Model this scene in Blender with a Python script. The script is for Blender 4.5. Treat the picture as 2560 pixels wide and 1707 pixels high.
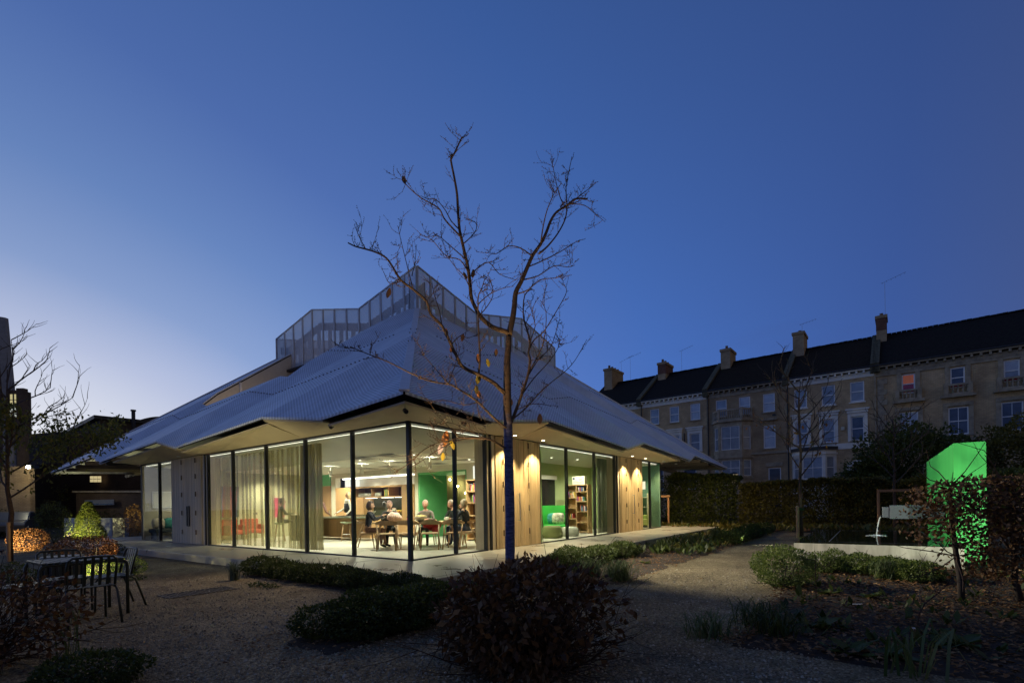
import bpy, bmesh, math, random
from mathutils import Vector, Matrix, noise as mnoise
random.seed(7)
PI = math.pi
scene = bpy.context.scene
COL = scene.collection
for o_ in list(bpy.data.objects):
    bpy.data.objects.remove(o_)

# ---------------------------------------------------------------- camera
cam = bpy.data.cameras.new('camera')
cam_ob = bpy.data.objects.new('camera', cam)
COL.objects.link(cam_ob)
scene.camera = cam_ob
ROLL = 0.0168
cam.sensor_width = 36.0
cam.lens = 17.466
cam.shift_y = 0.1591
cam.clip_start = 0.05
cam.clip_end = 3000
cam_ob.location = (0, 0, 1.36)
cam_ob.rotation_euler = (PI / 2, ROLL, 0)

# ---------------------------------------------------------------- dusk sky
world = bpy.data.worlds.new('World')
scene.world = world
world.use_nodes = True
wn = world.node_tree
wn.nodes.clear()


def wnode(kind, **kw):
    n = wn.nodes.new(kind)
    for k, v in kw.items():
        setattr(n, k, v)
    return n


w_tc = wnode('ShaderNodeTexCoord')
w_scl = wnode('ShaderNodeVectorMath', operation='MULTIPLY')
w_scl.inputs[1].default_value = (1, 1, 2.0)
w_nrm = wnode('ShaderNodeVectorMath', operation='NORMALIZE')
w_dot = wnode('ShaderNodeVectorMath', operation='DOT_PRODUCT')
w_dot.inputs[1].default_value = Vector((-0.80, 0.60, 0.03)).normalized()
w_map = wnode('ShaderNodeMapRange')
w_map.inputs['From Min'].default_value = -1
w_map.inputs['From Max'].default_value = 1
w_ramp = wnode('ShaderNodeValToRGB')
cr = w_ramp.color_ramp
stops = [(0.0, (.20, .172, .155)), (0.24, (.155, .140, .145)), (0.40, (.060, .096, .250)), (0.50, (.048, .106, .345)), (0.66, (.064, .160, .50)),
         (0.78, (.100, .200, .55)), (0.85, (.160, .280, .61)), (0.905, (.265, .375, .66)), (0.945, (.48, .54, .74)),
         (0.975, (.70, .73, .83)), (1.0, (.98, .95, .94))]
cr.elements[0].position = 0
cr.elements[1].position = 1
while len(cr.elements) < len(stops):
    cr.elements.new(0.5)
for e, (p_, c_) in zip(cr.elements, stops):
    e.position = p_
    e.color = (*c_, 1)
w_sep = wnode('ShaderNodeSeparateXYZ')
w_el = wnode('ShaderNodeMapRange')
w_el.inputs['From Min'].default_value = 0.22
w_el.inputs['From Max'].default_value = 1.0
w_el.inputs['To Min'].default_value = 1.0
w_el.inputs['To Max'].default_value = 0.42
w_mul = wnode('ShaderNodeVectorMath', operation='SCALE')
# faint mauve cloud low in the east
w_cn = wnode('ShaderNodeTexNoise')
w_cn.inputs['Scale'].default_value = 2.6
w_cn.inputs['Detail'].default_value = 4
w_cm = wnode('ShaderNodeVectorMath', operation='MULTIPLY')
w_cm.inputs[1].default_value = (1, 1, 5)
w_cr = wnode('ShaderNodeMapRange')
w_cr.inputs['From Min'].default_value = 0.50
w_cr.inputs['From Max'].default_value = 0.68
w_low = wnode('ShaderNodeMapRange')
w_low.inputs['From Min'].default_value = 0.02
w_low.inputs['From Max'].default_value = 0.36
w_low.inputs['To Min'].default_value = 0.75
w_low.inputs['To Max'].default_value = 0.0
w_east = wnode('ShaderNodeMapRange')
w_east.inputs['From Min'].default_value = 0.45
w_east.inputs['From Max'].default_value = 0.78
w_east.inputs['To Min'].default_value = 1.0
w_east.inputs['To Max'].default_value = 0.0
w_f1 = wnode('ShaderNodeMath', operation='MULTIPLY')
w_f2 = wnode('ShaderNodeMath', operation='MULTIPLY')
w_mix = wnode('ShaderNodeMix', data_type='RGBA')
w_mix.inputs['B'].default_value = (.052, .060, .155, 1)
w_bg = wnode('ShaderNodeBackground')
w_bg.inputs['Strength'].default_value = 1.0
w_out = wnode('ShaderNodeOutputWorld')
wl = wn.links.new
wl(w_tc.outputs['Generated'], w_scl.inputs[0])
wl(w_scl.outputs[0], w_nrm.inputs[0])
wl(w_nrm.outputs[0], w_dot.inputs[0])
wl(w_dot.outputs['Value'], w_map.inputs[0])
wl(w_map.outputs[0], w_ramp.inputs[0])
wl(w_tc.outputs['Generated'], w_sep.inputs[0])
wl(w_sep.outputs['Z'], w_el.inputs[0])
wl(w_ramp.outputs['Color'], w_mul.inputs[0])
wl(w_el.outputs[0], w_mul.inputs['Scale'])
wl(w_tc.outputs['Generated'], w_cm.inputs[0])
wl(w_cm.outputs[0], w_cn.inputs['Vector'])
wl(w_cn.outputs['Fac'], w_cr.inputs[0])
wl(w_sep.outputs['Z'], w_low.inputs[0])
wl(w_map.outputs[0], w_east.inputs[0])
wl(w_cr.outputs[0], w_f1.inputs[0])
wl(w_low.outputs[0], w_f1.inputs[1])
wl(w_f1.outputs[0], w_f2.inputs[0])
wl(w_east.outputs[0], w_f2.inputs[1])
wl(w_f2.outputs[0], w_mix.inputs['Factor'])
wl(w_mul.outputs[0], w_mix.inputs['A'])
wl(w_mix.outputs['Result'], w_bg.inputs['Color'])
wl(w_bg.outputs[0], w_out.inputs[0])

# ---------------------------------------------------------------- afterglow of the set sun, view
sun = bpy.data.lights.new('sun', 'SUN')
sun.energy = 0.05
sun.angle = math.radians(25)
sun.color = (1.0, .93, .88)
sun_ob = bpy.data.objects.new('sun', sun)
COL.objects.link(sun_ob)
sun_ob.rotation_euler = Vector((0.80, -0.60, -0.12)).to_track_quat('-Z', 'Y').to_euler()
vs = scene.view_settings
vs.view_transform = 'Standard'
vs.look = 'None'
vs.exposure = 0.0
vs.gamma = 1.0
vs.use_curve_mapping = False
scene.render.engine = 'CYCLES'
cy = scene.cycles
cy.max_bounces = 7
cy.diffuse_bounces = 3
cy.glossy_bounces = 3
cy.transmission_bounces = 4
cy.transparent_max_bounces = 24
cy.sample_clamp_indirect = 4.0
cy.caustics_reflective = False
cy.caustics_refractive = False
cy.use_denoising = True

# ================================================================ helpers
def tag(o, label=None, cat=None, group=None, kind=None):
    if label:
        o['label'] = label
    if cat:
        o['category'] = cat
    if group:
        o['group'] = group
    if kind:
        o['kind'] = kind
    return o


def thing(name, label, cat, loc=(0, 0, 0), rz=0.0, group=None):
    o = bpy.data.objects.new(name, None)
    o.empty_display_size = 0.2
    COL.objects.link(o)
    o.location = loc
    o.rotation_euler = (0, 0, rz)
    return tag(o, label, cat, group)


def dup(root, loc, rz, label=None, group=None):
    r = root.copy()
    COL.objects.link(r)
    r.location = loc
    r.rotation_euler = (0, 0, rz)
    if label:
        r['label'] = label
    if group:
        r['group'] = group
    for ch in list(root.children):
        c = ch.copy()
        COL.objects.link(c)
        c.parent = r
        for g in list(ch.children):
            d = g.copy()
            COL.objects.link(d)
            d.parent = c
    return r


def link_mesh(name, me, parent=None, loc=(0, 0, 0), rot=(0, 0, 0)):
    o = bpy.data.objects.new(name, me)
    COL.objects.link(o)
    o.location = loc
    o.rotation_euler = rot
    if parent:
        o.parent = parent
    return o


class MB:
    """collects geometry for ONE mesh object"""

    def __init__(s):
        s.v = []
        s.f = []
        s.mi = []
        s.m = 0

    def add(s, vs_, fs):
        n = len(s.v)
        s.v += [tuple(p) for p in vs_]
        s.f += [tuple(i + n for i in f) for f in fs]
        s.mi += [s.m] * len(fs)
        return s

    def hexa(s, p):
        return s.add(p, [(0, 3, 2, 1), (4, 5, 6, 7), (0, 1, 5, 4), (1, 2, 6, 5), (2, 3, 7, 6), (3, 0, 4, 7)])

    def box(s, x0, x1, y0, y1, z0, z1):
        return s.hexa([(x0, y0, z0), (x1, y0, z0), (x1, y1, z0), (x0, y1, z0), (x0, y0, z1), (x1, y0, z1), (x1, y1, z1), (x0, y1, z1)])

    def bar(s, a, b, w, h, up=(0, 0, 1)):
        a, b = Vector(a), Vector(b)
        d = (b - a).normalized()
        u = Vector(up)
        if abs(d.dot(u)) > .98:
            u = Vector((1, 0, 0))
        sx = d.cross(u).normalized() * (w / 2)
        sy = sx.cross(d).normalized() * (h / 2)
        return s.hexa([a - sx - sy, a + sx - sy, a + sx + sy, a - sx + sy, b - sx - sy, b + sx - sy, b + sx + sy, b - sx + sy])

    def quad(s, a, b, c, d):
        return s.add([a, b, c, d], [(0, 1, 2, 3)])

    def slab(s, pts, off):
        """polygon pts extruded by vector off"""
        n = len(pts)
        off = Vector(off)
        q = [Vector(p) for p in pts]
        return s.add(q + [p + off for p in q], [tuple(range(n))[::-1], tuple(range(n, 2 * n))] + [(i, (i + 1) % n, n + (i + 1) % n, n + i) for i in range(n)])

    def tube(s, pts, rad, n=8, cap=True):
        pts = [Vector(p) for p in pts]
        if not hasattr(rad, '__len__'):
            rad = [rad] * len(pts)
        rings = []
        prev = None
        for i, p in enumerate(pts):
            d = (pts[min(i + 1, len(pts) - 1)] - pts[max(i - 1, 0)])
            if d.length < 1e-9:
                d = Vector((0, 0, 1))
            d.normalize()
            if prev is None:
                u = Vector((1, 0, 0)) if abs(d.x) < .9 else Vector((0, 1, 0))
            else:
                u = prev
            x = (u - d * u.dot(d))
            if x.length < 1e-6:
                x = d.orthogonal()
            x.normalize()
            prev = x
            y = d.cross(x)
            rings.append([p + (x * math.cos(2 * PI * k / n) + y * math.sin(2 * PI * k / n)) * rad[i] for k in range(n)])
        vs_ = [q for r in rings for q in r]
        fs = []
        for i in range(len(pts) - 1):
            for k in range(n):
                fs.append((i * n + k, i * n + (k + 1) % n, (i + 1) * n + (k + 1) % n, (i + 1) * n + k))
        if cap:
            fs.append(tuple(range(n))[::-1])
            fs.append(tuple((len(pts) - 1) * n + k for k in range(n)))
        return s.add(vs_, fs)

    def cyl(s, a, b, r0, r1=None, n=12):
        return s.tube([a, b], [r0, r0 if r1 is None else r1], n)

    def lathe(s, prof, n=16, c=(0, 0, 0)):
        vs_ = []
        fs = []
        for (r, z) in prof:
            for k in range(n):
                vs_.append((c[0] + r * math.cos(2 * PI * k / n), c[1] + r * math.sin(2 * PI * k / n), c[2] + z))
        for i in range(len(prof) - 1):
            for k in range(n):
                fs.append((i * n + k, i * n + (k + 1) % n, (i + 1) * n + (k + 1) % n, (i + 1) * n + k))
        fs.append(tuple(range(n))[::-1])
        fs.append(tuple((len(prof) - 1) * n + k for k in range(n)))
        return s.add(vs_, fs)

    def ball(s, c, r, nu=12, nv=8, fn=None):
        if not hasattr(r, '__len__'):
            r = (r, r, r)
        vs_ = []
        for j in range(nv + 1):
            th = PI * j / nv
            for i in range(nu):
                ph = 2 * PI * i / nu
                d = Vector((math.sin(th) * math.cos(ph), math.sin(th) * math.sin(ph), math.cos(th)))
                k = fn(d) if fn else 1
                vs_.append((c[0] + d.x * r[0] * k, c[1] + d.y * r[1] * k, c[2] + d.z * r[2] * k))
        fs = []
        for j in range(nv):
            for i in range(nu):
                fs.append((j * nu + i, (j + 1) * nu + i, (j + 1) * nu + (i + 1) % nu, j * nu + (i + 1) % nu))
        return s.add(vs_, fs)

    def mesh(s, name, mat=None, smooth=False):
        me = bpy.data.meshes.new(name)
        me.from_pydata(s.v, [], s.f)
        if mat is not None:
            for m_ in (mat if isinstance(mat, (list, tuple)) else [mat]):
                me.materials.append(m_)
        if isinstance(mat, (list, tuple)):
            me.polygons.foreach_set('material_index', s.mi)
        if smooth:
            me.polygons.foreach_set('use_smooth', [True] * len(me.polygons))
        me.update()
        return me

    def obj(s, name, mat, parent=None, smooth=False, bevel=0, loc=(0, 0, 0), rot=(0, 0, 0)):
        o = link_mesh(name, s.mesh(name, mat, smooth), parent, loc, rot)
        if bevel:
            b = o.modifiers.new('bevel', 'BEVEL')
            b.width = bevel
            b.segments = 2
            b.limit_method = 'ANGLE'
        return o


# ---------------------------------------------------------------- materials
def nt(name):
    m = bpy.data.materials.new(name)
    m.use_nodes = True
    t = m.node_tree
    t.nodes.clear()
    out = t.nodes.new('ShaderNodeOutputMaterial')
    return m, t, out


def N(t, kind, ins=None, **kw):
    n = t.nodes.new(kind)
    for k, v in kw.items():
        setattr(n, k, v)
    for k, v in (ins or {}).items():
        n.inputs[k].default_value = v
    return n


def ramp(t, fac, stops_):
    r = t.nodes.new('ShaderNodeValToRGB')
    e = r.color_ramp.elements
    e[0].position = stops_[0][0]
    e[0].color = (*stops_[0][1], 1)
    e[1].position = stops_[-1][0]
    e[1].color = (*stops_[-1][1], 1)
    for p_, c_ in stops_[1:-1]:
        x = e.new(p_)
        x.color = (*c_, 1)
    t.links.new(fac, r.inputs[0])
    return r.outputs['Color']


def sc(c, k):
    return tuple(min(1, x * k) for x in c)


def M(name, col, rough=.6, metal=0.0, var=.18, scale=6.0, bump=0.0, bscale=60.0, stretch=(1, 1, 1), spec=.5, rvar=0.0, emit=None, col2=None):
    m, t, out = nt(name)
    L = t.links.new
    p = N(t, 'ShaderNodeBsdfPrincipled', {'Roughness': rough, 'Metallic': metal, 'Specular IOR Level': spec})
    tc = N(t, 'ShaderNodeTexCoord')
    mp = N(t, 'ShaderNodeMapping')
    mp.inputs['Scale'].default_value = stretch
    L(tc.outputs['Object'], mp.inputs[0])
    nz = N(t, 'ShaderNodeTexNoise', {'Scale': scale, 'Detail': 6.0, 'Roughness': .6})
    L(mp.outputs[0], nz.inputs['Vector'])
    c = ramp(t, nz.outputs['Fac'], [(.3, sc(col, 1 - var)), (.7, sc(col2 or col, 1 + var))])
    L(c, p.inputs['Base Color'])
    if rvar:
        mr = N(t, 'ShaderNodeMapRange', {'From Min': .3, 'From Max': .7, 'To Min': max(0, rough - rvar), 'To Max': min(1, rough + rvar)})
        L(nz.outputs['Fac'], mr.inputs[0])
        L(mr.outputs[0], p.inputs['Roughness'])
    if bump:
        n2 = N(t, 'ShaderNodeTexNoise', {'Scale': bscale, 'Detail': 3.0})
        L(mp.outputs[0], n2.inputs['Vector'])
        b = N(t, 'ShaderNodeBump', {'Strength': bump, 'Distance': .01})
        L(n2.outputs['Fac'], b.inputs['Height'])
        L(b.outputs[0], p.inputs['Normal'])
    if emit:
        p.inputs['Emission Color'].default_value = (*emit[0], 1)
        p.inputs['Emission Strength'].default_value = emit[1]
    L(p.outputs[0], out.inputs[0])
    return m


def wood(name, c1, c2, axis='Z', rough=.5, scale=3.0):
    st = {'X': (.5, 9, 9), 'Y': (9, .5, 9), 'Z': (9, 9, .5)}[axis]
    m, t, out = nt(name)
    L = t.links.new
    p = N(t, 'ShaderNodeBsdfPrincipled', {'Roughness': rough})
    tc = N(t, 'ShaderNodeTexCoord')
    oi = N(t, 'ShaderNodeObjectInfo')
    mp = N(t, 'ShaderNodeMapping')
    mp.inputs['Scale'].default_value = st
    ad = N(t, 'ShaderNodeVectorMath', operation='MULTIPLY_ADD')
    ad.inputs[1].default_value = (13, 17, 19)
    cx = N(t, 'ShaderNodeCombineXYZ')
    for k in range(3):
        L(oi.outputs['Random'], cx.inputs[k])
    L(cx.outputs[0], ad.inputs[0])
    L(tc.outputs['Object'], ad.inputs[2])
    L(ad.outputs[0], mp.inputs[0])
    nz = N(t, 'ShaderNodeTexNoise', {'Scale': scale, 'Detail': 5.0, 'Roughness': .65, 'Distortion': .4})
    L(mp.outputs[0], nz.inputs['Vector'])
    c = ramp(t, nz.outputs['Fac'], [(.28, c1), (.72, c2)])
    hs = N(t, 'ShaderNodeHueSaturation')
    mr = N(t, 'ShaderNodeMapRange', {'To Min': .8, 'To Max': 1.12})
    L(oi.outputs['Random'], mr.inputs[0])
    L(mr.outputs[0], hs.inputs['Value'])
    L(c, hs.inputs['Color'])
    L(hs.outputs[0], p.inputs['Base Color'])
    b = N(t, 'ShaderNodeBump', {'Strength': .15, 'Distance': .004})
    L(nz.outputs['Fac'], b.inputs['Height'])
    L(b.outputs[0], p.inputs['Normal'])
    L(p.outputs[0], out.inputs[0])
    return m


def emitter(name, col, strength):
    m, t, out = nt(name)
    e = N(t, 'ShaderNodeEmission', {'Color': (*col, 1), 'Strength': strength})
    t.links.new(e.outputs[0], out.inputs[0])
    return m


def leafmat(name, cols, rough=.5, trans=.35):
    m, t, out = nt(name)
    L = t.links.new
    g = N(t, 'ShaderNodeNewGeometry')
    n = len(cols)
    c = ramp(t, g.outputs['Random Per Island'], [(i / (n - 1), cols[i]) for i in range(n)])
    d = N(t, 'ShaderNodeBsdfPrincipled', {'Roughness': rough, 'Specular IOR Level': .35})
    tr = N(t, 'ShaderNodeBsdfTranslucent')
    mx = N(t, 'ShaderNodeMixShader', {0: trans})
    L(c, d.inputs['Base Color'])
    L(c, tr.inputs['Color'])
    L(d.outputs[0], mx.inputs[1])
    L(tr.outputs[0], mx.inputs[2])
    L(mx.outputs[0], out.inputs[0])
    return m


def glassmat(name, tint, ior=1.5, rough=0.0):
    m, t, out = nt(name)
    L = t.links.new
    f = N(t, 'ShaderNodeFresnel', {'IOR': ior})
    tr = N(t, 'ShaderNodeBsdfTransparent', {'Color': (*tint, 1)})
    gl = N(t, 'ShaderNodeBsdfGlossy', {'Roughness': rough})
    mx = N(t, 'ShaderNodeMixShader')
    g = N(t, 'ShaderNodeNewGeometry')
    iv = N(t, 'ShaderNodeMath', operation='SUBTRACT')
    iv.inputs[0].default_value = 1
    L(g.outputs['Backfacing'], iv.inputs[1])
    fm = N(t, 'ShaderNodeMath', operation='MULTIPLY')
    L(f.outputs[0], fm.inputs[0])
    L(iv.outputs[0], fm.inputs[1])
    L(fm.outputs[0], mx.inputs[0])
    L(tr.outputs[0], mx.inputs[1])
    L(gl.outputs[0], mx.inputs[2])
    L(mx.outputs[0], out.inputs[0])
    return m


def spot(name, loc, target, power, col, angle, blend=.5, radius=.04, parent=None):
    l = bpy.data.lights.new(name, 'SPOT')
    l.energy = power
    l.color = col
    l.spot_size = math.radians(angle)
    l.spot_blend = blend
    l.shadow_soft_size = radius
    o = bpy.data.objects.new(name, l)
    COL.objects.link(o)
    o.location = loc
    o.rotation_euler = (Vector(target) - Vector(loc)).to_track_quat('-Z', 'Y').to_euler()
    if parent:
        o.parent = parent
    return o


def point(name, loc, power, col, radius=.05, parent=None):
    l = bpy.data.lights.new(name, 'POINT')
    l.energy = power
    l.color = col
    l.shadow_soft_size = radius
    o = bpy.data.objects.new(name, l)
    COL.objects.link(o)
    o.location = loc
    if parent:
        o.parent = parent
    return o


# pavilion frame: x along the right facade, y along the left facade
PA = math.atan2(.8085, .5885)
PC = Vector((-2.205, 10.726, 0))
ER = Vector((math.cos(PA), math.sin(PA), 0))
EL = Vector((-math.sin(PA), math.cos(PA), 0))
FZ = 0.18


def pl(x, y, z=FZ):
    return PC + ER * x + EL * y + Vector((0, 0, z))


def site(u, v, Y):
    """survey point: sight line (u, v) of the photograph taken at depth Y"""
    x = u - 1280
    y = 1261 - v
    a = x * math.cos(ROLL) + y * math.sin(ROLL)
    b = -x * math.sin(ROLL) + y * math.cos(ROLL)
    return Vector((a / 1242 * Y, Y, 1.36 + b / 1242 * Y))


def ground(u, v, z=0.0):
    x = u - 1280
    y = 1261 - v
    a = x * math.cos(ROLL) + y * math.sin(ROLL)
    b = -x * math.sin(ROLL) + y * math.cos(ROLL)
    Y = (z - 1.36) * 1242 / b
    return Vector((a / 1242 * Y, Y, z))


# ---------------------------------------------------------------- foliage
def leaves(n, sampler, size, seed, droop=0.0, aspect=1.8, curl=.25):
    """n leaf blades (folded diamonds) placed by sampler(rng) -> (point, outward)"""
    rng = random.Random(seed)
    mb = MB()
    for _ in range(n):
        p, out = sampler(rng)
        d = Vector((rng.gauss(0, 1), rng.gauss(0, 1), rng.gauss(0, 1))).normalized()
        d = (d + out * 0.9 + Vector((0, 0, -droop))).normalized()
        s_ = d.cross(Vector((rng.gauss(0, 1), rng.gauss(0, 1), rng.gauss(0, 1)))).normalized()
        nrm = s_.cross(d)
        L = size * rng.uniform(.65, 1.3)
        w = L / aspect * .5
        p = Vector(p)
        m = p + d * L * .5 - nrm * L * curl * .3
        mb.add([p, m + s_ * w + nrm * w * curl, p + d * L, m - s_ * w + nrm * w * curl], [(0, 1, 2), (0, 2, 3)])
    return mb


def ball_sampler(r, h0=0.0, depth=.35, lump=.16, seed=0, flat=1.0):
    """shell of an uneven dome: r = (rx, ry, rz), base at z=h0"""
    def f(rng):
        while True:
            d = Vector((rng.gauss(0, 1), rng.gauss(0, 1), rng.gauss(0, 1)))
            if d.length > 1e-3:
                break
        d.normalize()
        k = 1 + lump * mnoise.noise(d * 2.3 + Vector((seed * 3.7, seed, 0))) * 1.6
        k *= 1 - depth * rng.random() ** 2
        p = Vector((d.x * r[0] * k, d.y * r[1] * k, h0 + r[2] * (1 + d.z * k)))
        if p.z < .02:
            p.z = .02 + rng.random() * .1
        return p, d
    return f


def twig_net(n, r, h, seed, rad=.006, spread=1.0):
    """bare stems rising and forking from the base of a shrub"""
    rng = random.Random(seed)
    mb = MB()
    for _ in range(n):
        a = rng.uniform(0, 2 * PI)
        e = rng.uniform(.25, 1.25)
        p = Vector((rng.gauss(0, r * .12), rng.gauss(0, r * .12), 0))
        d = Vector((math.cos(a) * math.cos(e), math.sin(a) * math.cos(e), math.sin(e)))
        L = r * rng.uniform(.6, 1.05)
        pts = [p]
        for k in range(4):
            d = (d + Vector((rng.gauss(0, .22), rng.gauss(0, .22), rng.gauss(0, .15)))).normalized()
            p = p + d * L / 4 * Vector((1, 1, h / r)).length / 1.4
            pts.append(p.copy())
        mb.tube(pts, [rad * (1.6 - .3 * k) for k in range(5)], 4, cap=False)
        for q in pts[1:4]:
            for _k in range(2):
                d2 = (d + Vector((rng.gauss(0, .7), rng.gauss(0, .7), rng.gauss(0, .5)))).normalized()
                q2 = q + d2 * L * .3
                q3 = q2 + (d2 + Vector((rng.gauss(0, .3), rng.gauss(0, .3), .2))) * L * .2
                mb.tube([q, q2, q3], [rad * .7, rad * .5, rad * .3], 3, cap=False)
    return mb


def blades(n, r, h, seed, w=.008, arch=.6):
    """tuft of arching grass blades"""
    rng = random.Random(seed)
    mb = MB()
    for _ in range(n):
        a = rng.uniform(0, 2 * PI)
        p = Vector((rng.gauss(0, r * .25), rng.gauss(0, r * .25), 0))
        hh = h * rng.uniform(.5, 1.1)
        rr = r * rng.uniform(.3, 1.1)
        dr = Vector((math.cos(a), math.sin(a), 0))
        sd = Vector((-dr.y, dr.x, 0)) * w * rng.uniform(.6, 1.3)
        k1 = p + dr * rr * .3 + Vector((0, 0, hh * .6))
        k2 = p + dr * rr * .7 + Vector((0, 0, hh * (1 - arch * .15)))
        k3 = p + dr * rr * 1.1 + Vector((0, 0, hh * (1 - arch * rng.uniform(.2, .7))))
        mb.add([p - sd, p + sd, k1 + sd, k1 - sd, k2 + sd * .7, k2 - sd * .7, k3], [(0, 1, 2, 3), (3, 2, 4, 5), (5, 4, 6)])
    return mb

# ================================================================ ground
def gravel_mat():
    m, t, out = nt('gravel')
    L = t.links.new
    p = N(t, 'ShaderNodeBsdfPrincipled', {'Roughness': .85, 'Specular IOR Level': .25})
    tc = N(t, 'ShaderNodeTexCoord')
    v = N(t, 'ShaderNodeTexVoronoi', {'Scale': 62.0})
    v2 = N(t, 'ShaderNodeTexVoronoi', {'Scale': 27.0})
    big = N(t, 'ShaderNodeTexNoise', {'Scale': .55, 'Detail': 6.0, 'Roughness': .6})
    mid = N(t, 'ShaderNodeTexNoise', {'Scale': 4.5, 'Detail': 5.0})
    for n in (v, v2, big, mid):
        L(tc.outputs['Object'], n.inputs['Vector'])
    sp = N(t, 'ShaderNodeSeparateColor')
    L(v.outputs['Color'], sp.inputs[0])
    c = ramp(t, sp.outputs[0], [(0, (.10, .080, .045)), (.35, (.24, .195, .110)), (.75, (.34, .285, .165)), (1, (.52, .45, .29))])
    c2 = ramp(t, big.outputs['Fac'], [(.34, (.34, .32, .30)), (.60, (.84, .84, .84))])
    c3 = ramp(t, mid.outputs['Fac'], [(.3, (.7, .68, .66)), (.6, (1, 1, 1))])
    m1 = N(t, 'ShaderNodeMix', data_type='RGBA', blend_type='MULTIPLY')
    m1.inputs['Factor'].default_value = 1
    m2 = N(t, 'ShaderNodeMix', data_type='RGBA', blend_type='MULTIPLY')
    m2.inputs['Factor'].default_value = 1
    L(c, m1.inputs['A'])
    L(c2, m1.inputs['B'])
    L(m1.outputs['Result'], m2.inputs['A'])
    L(c3, m2.inputs['B'])
    L(m2.outputs['Result'], p.inputs['Base Color'])
    ad = N(t, 'ShaderNodeMath', operation='ADD')
    L(v.outputs['Distance'], ad.inputs[0])
    L(v2.outputs['Distance'], ad.inputs[1])
    b = N(t, 'ShaderNodeBump', {'Strength': .9, 'Distance': .012})
    b.invert = True
    L(ad.outputs[0], b.inputs['Height'])
    L(b.outputs[0], p.inputs['Normal'])
    L(p.outputs[0], out.inputs[0])
    return m


GRAVEL = gravel_mat()
MULCH = M('mulch', (.030, .020, .011), .95, var=.6, scale=18, bump=1.0, bscale=45)
EARTH = M('far_ground', (.03, .03, .022), .95, var=.4, scale=.6, bump=.5, bscale=8)


def grid_sheet(name, x0, x1, y0, y1, z, nx, ny, mat, amp=.0, edge=.0, frame=True, sd=0):
    mb = MB()
    vs_ = []
    for j in range(ny + 1):
        for i in range(nx + 1):
            x = x0 + (x1 - x0) * i / nx
            y = y0 + (y1 - y0) * j / ny
            h = amp * (mnoise.noise(Vector((x * 1.7, y * 1.7, sd))) + .5 * mnoise.noise(Vector((x * 5, y * 5, sd + 3))))
            if edge:
                d = min(x - x0, x1 - x, y - y0, y1 - y)
                h = (h + edge) * min(1, d / .35) + (.012 * mnoise.noise(Vector((x * 4, y * 4, sd + 9))) - .012 if d < .3 else 0)
            p = pl(x, y, z + h) if frame else Vector((x, y, z + h))
            vs_.append(p)
    fs = [(j * (nx + 1) + i, j * (nx + 1) + i + 1, (j + 1) * (nx + 1) + i + 1, (j + 1) * (nx + 1) + i) for j in range(ny) for i in range(nx)]
    mb.add(vs_, fs)
    o = mb.obj(name, mat, smooth=True)
    tag(o, kind='structure')
    return o


g = MB()
g.quad((-1500, -60, -.012), (1500, -60, -.012), (1500, 2500, -.012), (-1500, 2500, -.012))
tag(g.obj('ground', EARTH), kind='structure')
g = MB()
g.quad((-24, -6, 0), (32, -6, 0), (32, 33, 0), (-24, 33, 0))
tag(g.obj('gravel_court', GRAVEL), kind='structure')
# planting beds (dark mulch), in the pavilion's own axes
grid_sheet('planting_bed', -2.6, 9.0, -13.5, -6.80, -.012, 58, 34, MULCH, .03, .04, sd=1)
grid_sheet('planting_bed', .1, 17.0, -4.86, -2.30, -.012, 70, 14, MULCH, .03, .03, sd=2)
grid_sheet('planting_bed', -2.75, -1.75, -2.95, 2.5, -.02, 16, 60, MULCH, .03, .03, sd=3)
grid_sheet('planting_bed', -5.0, -2.0, -4.3, -2.95, -.02, 40, 20, MULCH, .03, .03, sd=5)
grid_sheet('planting_bed', 16.2, 27.0, -16.0, 5.0, -.01, 44, 70, MULCH, .04, .05, sd=4)

PAVE = M('concrete_paving', (.30, .28, .235), .36, var=.2, scale=1.1, bump=.06, bscale=25, rvar=.13, col2=(.36, .34, .29))
mb = MB()
for (x0, x1, y0, y1) in ((-1.75, 17.0, -2.34, 19.5),):
    mb.box(x0, x1, y0, y1, -.05, FZ)
pv = mb.obj('plinth', PAVE, bevel=.012, loc=PC, rot=(0, 0, PA))
tag(pv, kind='structure')
JO = M('paving_joint', (.10, .095, .09), .9)
for k in range(7):
    mb = MB()
    mb.box(-1.74, -.12, -2.2 + 3.1 * k, -2.185 + 3.1 * k, FZ - .01, FZ + .002)
    tag(mb.obj('paving_joint', JO, loc=PC, rot=(0, 0, PA)), kind='structure')
    mb = MB()
    mb.box(-1.6 + 3.0 * k, -1.585 + 3.0 * k, -2.33, -.12, FZ - .01, FZ + .002)
    tag(mb.obj('paving_joint', JO, loc=PC, rot=(0, 0, PA)), kind='structure')

# ================================================================ pavilion
PAV = thing('pavilion', 'glass walled garden pavilion with a folded pale metal roof and perforated crown, lit from inside', 'pavilion', PC, PA)


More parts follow.
